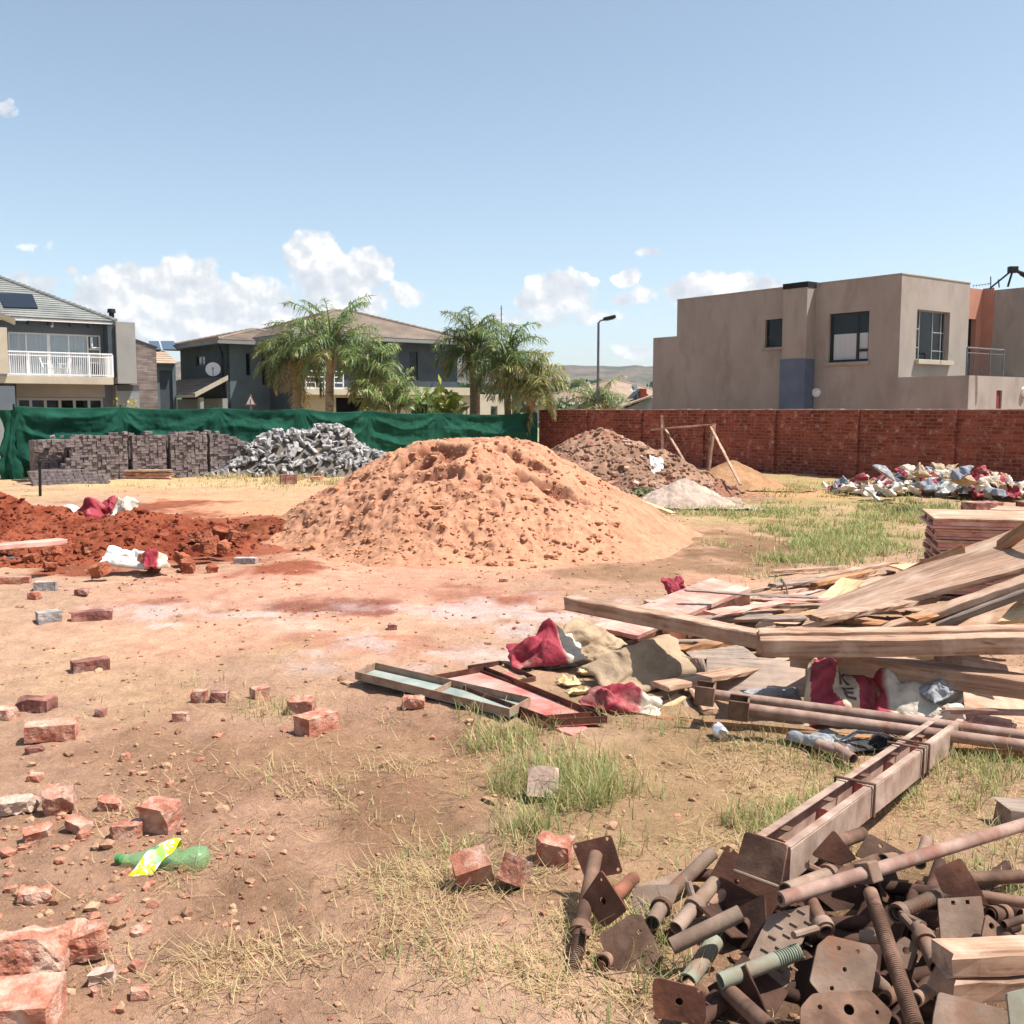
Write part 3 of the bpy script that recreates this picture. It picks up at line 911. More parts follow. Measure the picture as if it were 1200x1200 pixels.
# pale boundary wall across the street, seen past the end of the net
b = MB()
b.wbox(-6.0, 7.6, -33.2, -33.0, -.1, 1.63)
tag(b.build('garden_wall', M_plaster_lgrey, bevel=.01), 'low pale grey garden wall at the picture edge past the end of the net', 'wall')

# ------------------------------------------------------------------ building helpers
def wallV(mb, v, u0, u1, z0, z1, openings=(), th=.22, back=-1):
    us = sorted(set([u0, u1] + [q for o in openings for q in (o[0], o[1])]))
    zs = sorted(set([z0, z1] + [q for o in openings for q in (o[2], o[3])]))
    for i in range(len(us) - 1):
        for j in range(len(zs) - 1):
            cu_, cz = (us[i] + us[i + 1]) / 2, (zs[j] + zs[j + 1]) / 2
            if any(o[0] < cu_ < o[1] and o[2] < cz < o[3] for o in openings): continue
            mb.wbox(us[i], us[i + 1], v, v + back * th, zs[j], zs[j + 1])
def wallU(mb, u, v0, v1, z0, z1, openings=(), th=.22, back=1):
    us = sorted(set([v0, v1] + [q for o in openings for q in (o[0], o[1])]))
    zs = sorted(set([z0, z1] + [q for o in openings for q in (o[2], o[3])]))
    for i in range(len(us) - 1):
        for j in range(len(zs) - 1):
            cu_, cz = (us[i] + us[i + 1]) / 2, (zs[j] + zs[j + 1]) / 2
            if any(o[0] < cu_ < o[1] and o[2] < cz < o[3] for o in openings): continue
            mb.wbox(u, u + back * th, us[i], us[i + 1], zs[j], zs[j + 1])
def window(root, axis, c, a0, a1, z0, z1, depth, mull=(), trans=(), fmat=None, gmat=None, fw=.05, sill=None, sillm=None, name='window', bars=()):
    """axis 'V': plane v=c, a = u; axis 'U': plane u=c, a = v. depth: signed offset of the frame into the wall. bars: (a,z0,z1) short bars."""
    if a0 > a1: a0, a1 = a1, a0
    def bx(mb, p0, p1, q0, q1, d0, d1):
        if axis == 'V': mb.wbox(p0, p1, c + d0, c + d1, q0, q1)
        else: mb.wbox(c + d0, c + d1, p0, p1, q0, q1)
    s = 1 if depth > 0 else -1
    d0, d1 = depth, depth + s * .05
    f = MB()
    bx(f, a0, a1, z0, z0 + fw, d0, d1); bx(f, a0, a1, z1 - fw, z1, d0, d1)
    bx(f, a0, a0 + fw, z0 + fw, z1 - fw, d0, d1); bx(f, a1 - fw, a1, z0 + fw, z1 - fw, d0, d1)
    for x in mull: bx(f, x - fw / 2, x + fw / 2, z0 + fw, z1 - fw, d0 - s * .003, d1)
    for (za, xa, xb) in trans: bx(f, xa, xb, za - fw / 2, za + fw / 2, d0 - s * .006, d1)
    w = f.build(name, fmat or M_dark_frame, root)
    g = MB()
    bx(g, a0 + .01, a1 - .01, z0 + .01, z1 - .01, d0 + s * .02, d0 + s * .028)
    g.build('pane', gmat or M_glass_dark, w)
    if sill:
        k = MB()
        bx(k, a0 - .08, a1 + .08, z0 - sill, z0 - .002, -s * .09, depth)
        k.build('sill', sillm or fmat or M_dark_frame, w, bevel=.006)
    return w
def roof_face(mb, bl, br, tr, tl, row=.34, lift=.028):
    bl, br, tr, tl = map(Vector, (bl, br, tr, tl))
    L = max((tl - bl).length, (tr - br).length, ((tl + tr) / 2 - (bl + br) / 2).length)
    n = max(2, int(L / row))
    nn = (br - bl).cross((tl + tr) / 2 - (bl + br) / 2).normalized()
    if nn.z < 0: nn = -nn
    for k in range(n):
        t0, t1 = k / n, min(1, (k + 1.12) / n)
        a, b_, c, d = bl.lerp(tl, t0), br.lerp(tr, t0), br.lerp(tr, t1), bl.lerp(tl, t1)
        up = nn * lift
        dn = nn * .03
        mb.hexa([a - dn, b_ - dn, c - dn, d - dn, a + up, b_ + up, c, d])
def hip_roof(root, u0, u1, v0, v1, z, slope, mat, over=.6, name='roof', cap=True):
    u0 -= over; u1 += over; v0 -= over; v1 += over
    wu, wv = u1 - u0, v1 - v0
    h = min(wu, wv) / 2
    zr = z + h * math.tan(R(slope))
    if wu >= wv:
        a, b_ = W(u0 + h, (v0 + v1) / 2, zr), W(u1 - h, (v0 + v1) / 2, zr)
        faces = [(W(u0, v1, z), W(u1, v1, z), b_, a), (W(u1, v0, z), W(u0, v0, z), a, b_), (W(u0, v0, z), W(u0, v1, z), a, a), (W(u1, v1, z), W(u1, v0, z), b_, b_)]
    else:
        a, b_ = W((u0 + u1) / 2, v0 + h, zr), W((u0 + u1) / 2, v1 - h, zr)
        faces = [(W(u0, v0, z), W(u0, v1, z), b_, a), (W(u1, v1, z), W(u1, v0, z), a, b_), (W(u0, v1, z), W(u1, v1, z), b_, b_), (W(u1, v0, z), W(u0, v0, z), a, a)]
    mb = MB()
    for f in faces: roof_face(mb, *f)
    ro = mb.build(name, mat, root)
    c = MB()
    hips = [(W(u0, v0, z), a), (W(u1, v1, z), b_), ((W(u0, v1, z)), a if wu >= wv else b_), (W(u1, v0, z), b_ if wu >= wv else a), (a, b_)]
    for p, q in hips:
        if (q - p).length < .1: continue
        n = max(2, int((q - p).length / .38))
        for i in range(n):
            s0, s1 = p.lerp(q, i / n), p.lerp(q, (i + 1.08) / n)
            c.tube(s0 + Vector((0, 0, .05)), s1 + Vector((0, 0, .03)), .10, 8, .085)
    c.build('ridge_tiles', mat, ro, smooth=True)
    f = MB()
    f.wbox(u0, u1, v1 - .03, v1, z - .22, z - .035); f.wbox(u0, u1, v0, v0 + .03, z - .22, z - .035)
    f.wbox(u0, u0 + .03, v0 + .03, v1 - .03, z - .22, z - .035); f.wbox(u1 - .03, u1, v0 + .03, v1 - .03, z - .22, z - .035)
    f.build('fascia', M_white if mat is M_tile_tan else M_plaster_lgrey, ro)
    s = MB(); s.wbox(u0 + .035, u1 - .035, v0 + .035, v1 - .035, z - .2, z - .17)
    s.build('soffit', M_plaster_mgrey, ro)
    return ro, a, b_

# ------------------------------------------------------------------ grey house with the white balcony (far left)
def build_left_house():
    VF, VB, VE = -50.0, -48.3, -49.45
    root = empty('balcony_house', W(onV(60, 480, VF)[0], VF, 0), 'grey double storey house with white balcony railing and solar panel on its tiled roof', 'house')
    u = lambda px, v=VF: onV(px, 420, v)[0]
    z = lambda py, v=VF, px=70: onV(px, py, v)[1]
    uL, uR = u(-60), u(131)
    zf = z(441, VF)                       # first floor level
    ze = onV(75, 374, VE)[1]
    wz0, wz1 = zf + .02, z(391)
    w0, w1 = u(10.5), u(119)
    gz0, gz1 = 1.0, z(466)
    mb = MB()
    wallV(mb, VF, uL, uR, -.1, ze - .12, [(w0, w1, wz0, wz1), (u(17), u(120), gz0, gz1)], th=.25)
    mb.wbox(uL, uR, VF - 9, VF - 8.8, -.1, ze - .12)
    wallU(mb, uR - .25, VF - 8.8, VF - .25, -.1, ze - .12, back=1)
    mb.build('wall', M_plaster_mgrey, root)
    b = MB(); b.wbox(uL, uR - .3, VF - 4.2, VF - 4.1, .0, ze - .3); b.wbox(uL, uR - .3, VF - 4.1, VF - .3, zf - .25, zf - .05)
    b.build('inner_wall', M_room, root)
    # flank of the balcony and the plain pier to its right
    b = MB(); b.wbox(uR - .02, uR + .85, VF - 3.0, VF + .9, z(449, VF), onV(141, 377, VF + .9)[1])
    b.build('chimney_breast', M_plaster_beige, root, bevel=.01)
    b = MB(); b.wbox(uR - .01, uR + 1.05, VF - 3.0, VF + .5, -.1, z(450.5, VF))
    b.build('lower_wall', M_plaster_lgrey, root)
    b = MB(); b.wbox(uR + .02, uR + 1.07, VF + .5, VF + .53, z(457.5), z(450))
    b.build('lower_window', M_glass_dark, root)
    b = MB(); b.wbox(uR - .35, uR - .02, VF, VF + .75, zf, ze - .2)
    b.build('return_wall', M_plaster_dark, root)
    # glazing on the balcony
    split, split2 = u(57), u(104)
    window(root, 'V', VF, w0, w1, wz0, wz1, -.1, mull=(u(32), split, split + .07, u(82), split2), trans=((z(408), split2, w1), (z(424), split2, w1)), fmat=M_white, gmat=M_glass, fw=.07)
    cu_ = MB()
    n = 160
    pts0, pts1 = [], []
    for i in range(n + 1):
        uu = w0 + .06 + (split2 - w0 - .1) * i / n
        vv = VF - .20 + .05 * math.sin(i * 1.9) + .02 * math.sin(i * .7)
        pts0.append(W(uu, vv, wz0 + .03)); pts1.append(W(uu, vv, wz1 - .05))
    k = len(pts0)
    cu_.add(pts0 + pts1, [(i, i + 1, k + i + 1, k + i) for i in range(k - 1)])
    cu_.build('curtain', M_curtain, root, smooth=True)
    b = MB(); b.wbox(split2 + .1, w1 - .08, VF - .09, VF + .25, z(407), z(407) + .05); b.wbox(split2 + .1, split2 + .15, VF - .04, VF + .2, z(405), z(394)); 
    b.build('open_sash', M_white, root)
    # balcony slab, railing
    bl, br = u(9, VB), u(132, VB)
    zt = onV(70, 441, VB)[1]
    b = MB(); b.wbox(bl - 3, br, VB - .16, VB, onV(70, 450, VB)[1], zt); b.wbox(bl - 3, br, VF + .01, VB - .165, zt - .2, zt - .05)
    b.build('balcony_slab', M_plaster_cream, root, bevel=.01)
    rt = onV(70, 412.5, VB)[1]
    r = MB()
    r.wbox(bl, br, VB - .07, VB - .02, rt - .06, rt); r.wbox(bl, br, VB - .06, VB - .03, zt + .06, zt + .10); r.wbox(bl, br, VB - .06, VB - .03, rt - .2, rt - .16)
    r.build('handrail', M_white, root)
    r = MB()
    n = 52
    for i in range(n + 1):
        uu = bl + (br - bl) * i / n
        w_ = .035 if i in (0, n) or i % 10 == 0 else .011
        r.wbox(uu - w_, uu + w_, VB - .055, VB - .035, zt, rt - .06)
    r.wbox(br - .04, br, VF + .1, VB - .07, rt - .06, rt)
    for i in range(14): r.wbox(br - .03, br - .01, VF + .1 + i * .11, VF + .122 + i * .11, zt, rt - .06)
    r.build('balusters', M_white, root)
    # left wing in front
    b = MB(); b.wbox(uL, u(8.5, VB), VB, VB + .2, onV(4, 438, VB)[1], onV(4, 384, VB)[1])
    b.build('wing_wall', M_plaster_cream, root)
    b = MB(); b.wbox(uL, u(15, VB), VB - 1, VB + .1, -.1, onV(4, 452, VB)[1] - .01)
    b.build('wing_base', M_plaster_mgrey, root)
    # ground floor folding windows
    ms = [u(17 + (120 - 17) * i / 6) for i in range(1, 6)]
    window(root, 'V', VF, u(17), u(120), gz0, gz1, -.1, mull=ms, fmat=M_grey_frame, gmat=M_glass_dark, fw=.12)
    b = MB(); b.wbox(u(17), u(121), VF + .01, VF + .06, z(466) + .02, zt - .22)
    b.build('lintel_band', M_plaster_beige, root)
    # roof: front slope, hip end
    sl = R(24)
    nrm = E1 * math.sin(sl) + Vector((0, 0, math.cos(sl)))
    P0 = W(0, VE, ze)
    hipb = P0 + E2 * onV(136, 376.5, VE)[0]
    apex = PP(-40, 311, P0, nrm)
    ridge_l = apex - E2 * 9
    ev_l = P0 + E2 * (u(-60) - 8)
    m = MB()
    roof_face(m, ev_l, hipb, apex, ridge_l, .36, .035)
    back = hipb - E1 * 2 * (VE - UV(apex)[1])
    roof_face(m, hipb, back, apex, apex, .36, .035)
    ro = m.build('roof', M_tile_grey, root)
    c = MB()
    n = 30
    for i in range(n): c.tube(hipb.lerp(apex, i / n) + Vector((0, 0, .05)), hipb.lerp(apex, (i + 1.1) / n) + Vector((0, 0, .03)), .11, 8, .09)
    c.build('ridge_tiles', M_tile_grey, ro, smooth=True)
    f = MB(); f.wbox(u(-60) - 8, UV(hipb)[0], VE - .06, VE - .03, ze - .13, ze - .03)
    f.build('fascia', M_white, ro)
    f = MB(); f.wbox(u(-60) - 8, UV(hipb)[0] - .05, VF + .01, VE - .07, ze - .10, ze - .07)
    f.build('soffit', M_plaster_dark, ro)
    for px in (36, 60, 85, 107):
        b = MB(); uu = onV(px, 377, VE)[0]; b.wbox(uu - .06, uu + .06, VF + .02, VE - .08, ze - .28, ze - .101)
        b.build('rafter', M_plaster_dark, ro)
    # verge of the wing roof crossing the left edge
    b = MB()
    p, q = PY(-12, 362, 44.6), PY(16, 374, 44.6)
    b.hexa([p + Vector((0, 0, -.25)), q + Vector((0, 0, -.25)), q + E1 * .3 + Vector((0, 0, -.25)), p + E1 * .3 + Vector((0, 0, -.25)), p, q, q + E1 * .3, p + E1 * .3])
    b.build('verge_board', M_plaster_cream, ro)
    # solar water panel lying on the slope
    c4 = [PP(x, y, P0 + nrm * .10, nrm) for x, y in ((-3, 343), (38, 344.5), (44.5, 360.5), (5, 359.5))]
    s = MB(); s.hexa([c4[3] - nrm * .06, c4[2] - nrm * .06, c4[1] - nrm * .06, c4[0] - nrm * .06, c4[3], c4[2], c4[1], c4[0]])
    s.build('solar_panel', M_solar, ro, bevel=.01)
    # roof vent
    p = PY(131, 376, 49.5)
    b = MB(); b.tube(p - Vector((0, 0, .3)), p + Vector((0, 0, .38)), .12, 12); b.tube(p + Vector((0, 0, .38)), p + Vector((0, 0, .56)), .2, 12, .17)
    b.build('flue', M_black, ro, smooth=True)
    b = MB(); pl = W(u(62), VF + .1, z(384)); b.tube(pl, pl + Vector((0, 0, .38)), .06, 10)
    b.build('wall_light', M_white, root)
    return zt, VB, VF, u
_zt, _VB, _VF, _u = build_left_house()
# two white plastic chairs and a table on that balcony
def garden_chair(px, rz, label):
    o = empty('plastic_chair', W(_u(px, _VB - .7), _VB - .7, _zt - .05), label, 'chair', 'plastic chairs on the balcony')
    s = MB(); s.box((0, 0, .43), (.46, .44, .03)); so_ = s.build('seat', M_white, loc=(0, 0, 0), bevel=.01)
    b = MB(); b.box((0, .24, .66), (.46, .04, .44), Matrix.Rotation(R(-12), 3, 'X')); bo = b.build('backrest', M_white, loc=(0, 0, 0), bevel=.01)
    ks = [so_, bo]
    for sx in (-1, 1):
        a = MB(); a.box((sx * .25, .02, .63), (.05, .44, .03)); a.box((sx * .25, -.18, .53), (.03, .03, .18)); ks.append(a.build('armrest', M_white, loc=(0, 0, 0)))
    for sx in (-1, 1):
        for sy in (-1, 1):
            l = MB(); l.tube((sx * .24, sy * .22, 0), (sx * .2, sy * .19, .42), .022, 8); ks.append(l.build('leg', M_white, loc=(0, 0, 0)))
    for k in ks: k.parent = o; k.location = (0, 0, 0)
    o.rotation_euler.z = rz
    return o
garden_chair(55, 1.9, 'white plastic chair behind the middle of the balcony railing')
garden_chair(74, -1.4, 'white plastic chair on the right of the pair on the balcony')

# ------------------------------------------------------------------ stone clad wing and the house with solar panels behind it
def build_stone_wing():
    root = empty('stone_house', W(onV(170, 480, -47)[0], -47, 0), 'narrow house wing clad in split grey stone beside the balcony house', 'house')
    b = MB()
    v = -51.5
    u0, u1 = onV(152, 440, v)[0], onV(184, 440, v)[0]
    zl, zr = onV(154, 396, v)[1], onV(184, 408, v)[1]
    p = [W(u0, v, -.1), W(u0, v - 4, -.1), W(u1, v - 4, -.1), W(u1, v, -.1), W(u0, v, zl), W(u0, v - 4, zl), W(u1, v - 4, zr), W(u1, v, zr)]
    b.hexa([p[0], p[1], p[2], p[3], p[4], p[5], p[6], p[7]])
    b.build('wall', M_stone, root, rot=rotE(E2))
    c = MB()
    up = Vector((0, 0, .07))
    c.hexa([p[4] + E1 * .05, p[5], p[6] + E2 * .06, p[7] + E2 * .06 + E1 * .05, p[4] + E1 * .05 + up, p[5] + up, p[6] + E2 * .06 + up, p[7] + E2 * .06 + E1 * .05 + up])
    c.build('coping', M_plaster_dark, root)
build_stone_wing()
def build_solar_house():
    v = -60
    u0, u1 = onV(150, 440, v)[0], onV(206, 440, v)[0]
    root = empty('solar_roof_house', W((u0 + u1) / 2, v, 0), 'blue grey house with two dark solar panels on a pale roof behind the stone wing', 'house')
    z1 = onV(190, 426, v)[1]
    dz0, dz1 = -.1, onV(190, 434, v)[1]
    d0, d1 = onV(187, 440, v)[0], onV(202, 440, v)[0]
    b = MB(); wallV(b, v, u0, u1, -.1, z1, [(d0, d1, dz0, dz1)])
    b.wbox(u0, u1, v - 6, v - 5.8, -.1, z1)
    b.build('wall', M_plaster_slate2, root)
    b = MB(); b.wbox(d0, d1, v - .2, v - .14, dz0, dz1)
    b.build('garage_door', M_plaster_dark, root)
    z2, z3 = onV(190, 411, v)[1], onV(175, 396, v - 4)[1]
    m = MB(); roof_face(m, W(u0, v + .4, z1), W(u1, v + .4, z1), W(u1, v - 1.5, z2), W(u0, v - 1.5, z2))
    roof_face(m, W(u0, v - 1.5, z2), W(u1, v - 1.5, z2), W(u1, v - 7, z3), W(u0, v - 7, z3))
    ro = m.build('roof', M_tile_tan, root)
    n = ((W(u1, v - 1.5, z2) - W(u0, v - 1.5, z2)).cross(W(u0, v - 7, z3) - W(u0, v - 1.5, z2))).normalized()
    if n.z < 0: n = -n
    for a, c in ((174, 186), (188, 204)):
        s = MB()
        q = [PP(x, y, W(u0, v - 1.5, z2) + n * .15, n) for x, y in ((a, 399.5), (c, 399.5), (c + 3, 409.5), (a + 3, 409.5))]
        s.hexa([q[3] - n * .05, q[2] - n * .05, q[1] - n * .05, q[0] - n * .05, q[3], q[2], q[1], q[0]])
        s.build('solar_panel', M_solar, ro, bevel=.01)
build_solar_house()

# ------------------------------------------------------------------ dark slate house in the middle
def build_slate_house():
    cz = 5.6
    cpt = G(264, 398.5, cz)
    u0, v0 = UV(cpt)
    root = empty('slate_house', W(u0, v0, 0), 'dark slate grey double storey house with brown hipped roofs behind the palms', 'house')
    vb = onU(212, 440, u0)[0]
    uA1 = onV(345, 430, v0)[0]
    ze = cz - .02
    # block A
    zl = lambda px, py: onU(px, py, u0)[1]
    vl = lambda px: onU(px, 430, u0)[0]
    winA = (vl(230), vl(240.5), zl(235, 429), zl(235, 417))
    sl_w = [(onV(px - 2.6, 430, v0)[0], onV(px + 2.6, 430, v0)[0], onV(px, zb, v0)[1], onV(px, zt, v0)[1]) for px, zb, zt in ((291, 440, 414), (309.5, 451, 412))]
    b = MB()
    wallU(b, u0, vb, v0, -.1, ze - .2, [(min(winA[:2]), max(winA[:2]), winA[2], winA[3])])
    b.wbox(u0 + .23, uA1, vb, vb + .2, -.1, ze - .2)
    b.build('side_wall', M_plaster_dark, root)
    b = MB(); wallV(b, v0, u0 + .001, uA1, -.1, ze - .2, sl_w)
    b.build('wall', M_plaster_slate2, root)
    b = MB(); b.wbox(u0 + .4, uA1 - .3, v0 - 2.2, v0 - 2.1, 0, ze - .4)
    b.build('inner_wall', M_room, root)
    window(root, 'U', u0, winA[0], winA[1], winA[2], winA[3], .08, mull=((winA[0] + winA[1]) / 2,), gmat=M_glass, fw=.06)
    for s in sl_w: window(root, 'V', v0, s[0], s[1], s[2], s[3], -.08, fw=.04)
    hip_roof(root, u0, uA1 + 2, vb, v0, ze, 13.5, M_tile_brown, .75)
    # downpipe at the corner
    b = MB(); b.path([W(u0 - .65, v0 + .6, ze - .15), W(u0 - .08, v0 - .35, ze - .75), W(u0 - .08, v0 - .35, 0)], .055, 8)
    b.build('downpipe', M_black, root, smooth=True)
    # lean-to roof below the dish
    va, vc = onU(186, 460, u0 - 1.6)[0], v0 + .2
    zt_, zb_ = onU(240, 443, u0)[1], onU(240, 461, u0 - 1.9)[1]
    m = MB(); roof_face(m, W(u0 - 1.9, vc, zb_), W(u0 - 1.9, va - 1, zb_), W(u0 - .02, va - 1, zt_), W(u0 - .02, vc, zt_))
    lo = m.build('canopy_roof', M_tile_brown, root)
    f = MB(); f.hexa([W(u0 - 1.95, vc + .03, zb_ - .2), W(u0 - .02, vc + .03, zt_ - .2), W(u0 - .02, vc + .12, zt_ - .2), W(u0 - 1.95, vc + .12, zb_ - .2),
            W(u0 - 1.95, vc + .03, zb_ + .06), W(u0 - .02, vc + .03, zt_ + .06), W(u0 - .02, vc + .12, zt_ + .06), W(u0 - 1.95, vc + .12, zb_ + .06)])
    f.wbox(u0 - 1.98, u0 - 1.92, va - 1, vc, zb_ - .2, zb_ - .04)
    f.build('fascia', M_plaster_cream, lo)
    b = MB(); b.wbox(u0 - 1.6, u0 - 1.4, vc - .5, vc - .1, -.1, zb_ - .2); b.wbox(u0 - .3, u0 - .002, vb, vc - .1, -.1, zb_ - .25)
    b.build('porch_wall', M_plaster_beige, root)
    # block B stands forward on the right
    vB = v0 + 4.2
    uB0, uB1 = onV(352, 430, vB)[0], onV(536, 430, vB)[0]
    zeB = onV(500, 398, vB + .7)[1]
    wB = (onV(480, 430, vB)[0], onV(490, 430, vB)[0], onV(485, 447, vB)[1], onV(485, 412, vB)[1])
    zfl = onV(500, 455, vB)[1]
    dB = (onV(393, 430, vB)[0], onV(430, 430, vB)[0], -.1, onV(410, 466, vB)[1])
    b = MB()
    wallV(b, vB, uB0, uB1, zfl, zeB - .2, [wB])
    b.wbox(uB1 - .22, uB1, vB - 9, vB - .221, -.1, zeB - .2); b.wbox(uB0, uB0 + .22, vB - 9, vB - .221, -.1, zeB - .2)
    b.build('front_wall', M_plaster_dark, root)
    b = MB(); wallV(b, vB, uB0, uB1, -.1, zfl - .003, [dB])
    b.wbox(uB0 + 4.0, uB1 + .8, vB + .003, vB + .8, onV(500, 463, vB)[1], zfl + .05)
    b.build('lower_wall', M_plaster_cream, root)
    b = MB(); b.wbox(uB0 + .3, uB1 - .3, vB - 2.6, vB - 2.5, 0, zeB - .3)
    b.build('inner_wall', M_room, root)
    window(root, 'V', vB, *wB, -.08, fw=.05)
    for px in (462, 575):
        pass
    # balcony with pale rails between the palms
    bu0, bu1 = onV(358, 440, vB + 1.2)[0], onV(402, 440, vB + 1.2)[0]
    zr0, zr1 = onV(380, 455, vB + 1.2)[1], onV(380, 435, vB + 1.2)[1]
    r = MB()
    for k in range(4): r.wbox(bu0, bu1, vB + 1.18, vB + 1.22, zr0 + (zr1 - zr0) * k / 3 - .03, zr0 + (zr1 - zr0) * k / 3 + .03)
    for k in range(5): r.wbox(bu0 + (bu1 - bu0) * k / 4 - .03, bu0 + (bu1 - bu0) * k / 4 + .03, vB + 1.17, vB + 1.23, zr0, zr1 + .01)
    r.build('balcony_rail', M_white, root)
    b = MB(); b.wbox(bu0 - .1, bu1 + 2.2, vB + .01, vB + 1.25, zr0 - .35, zr0 - .05)
    b.build('balcony_slab', M_plaster_cream, root)
    ro, a, c = hip_roof(root, uB0 - .2, uB1, vB - 9.5, vB, zeB, 19, M_tile_brown, .8)
    # low cream annex on the right with two dark garage openings
    vC = vB + .5
    uC0, uC1 = uB1 + .02, onV(600, 460, vC)[0]
    zC = onV(560, 462, vC)[1]
    ops = [(onV(540, 470, vC)[0], onV(548, 470, vC)[0], -.1, onV(545, 476, vC)[1]), (onV(575, 470, vC)[0], onV(583, 470, vC)[0], -.1, onV(578, 476, vC)[1])]
    b = MB(); wallV(b, vC, uC0, uC1, -.1, zC, ops); b.wbox(uC0, uC1, vC - 5, vC - .5, zC - .25, zC - .01); b.wbox(uC0, uC1, vC - 5.2, vC - 5, -.1, zC)
    b.build('annex_wall', M_plaster_cream, root)
    return W(u0, onU(249, 435, u0)[0], 0), u0
_dish_at, _u0 = build_slate_house()
def build_dish(name, p, rad, look, label, pole_to=None, arm=None):
    o = empty(name, p, label, 'satellite dish')
    look = Vector(look).normalized()
    rot = look.to_track_quat('Z', 'Y').to_matrix()
    d = MB()
    prof = [(0.001, 0)] + [(rad * t, .28 * rad * t * t) for t in (.2, .4, .6, .8, .95, 1)]
    prof += [(rad * t, .28 * rad * t * t - .015) for t in (1, .8, .6, .4, .2)] + [(0.001, -.015)]
    d.lathe(p, prof, 32, rot)
    d.build('reflector', M_white, o, smooth=True)
    f = MB(); tip = p + look * rad * 1.1 + rot @ Vector((0, -.15 * rad, 0))
    f.tube(p + rot @ Vector((0, -rad * .9, .22 * rad)), tip, .02, 8); f.tube(tip, tip - look * .15, .05, 10)
    f.build('feed_arm', M_galv, o)
    b = MB(); b.path([p - look * .02, p - look * .25, pole_to], .03, 8)
    b.build('bracket', M_galv, o)
    return o
pd = PP(249.8, 433.5, E2 * (_u0 - .5), E2)
build_dish('satellite_dish', pd, .42, E1 * .8 - E2 * .35 + Vector((0, 0, .3)), 'round white satellite dish fixed to the dark side wall of the slate house', pd + E2 * .5 - Vector((0, 0, .2)))

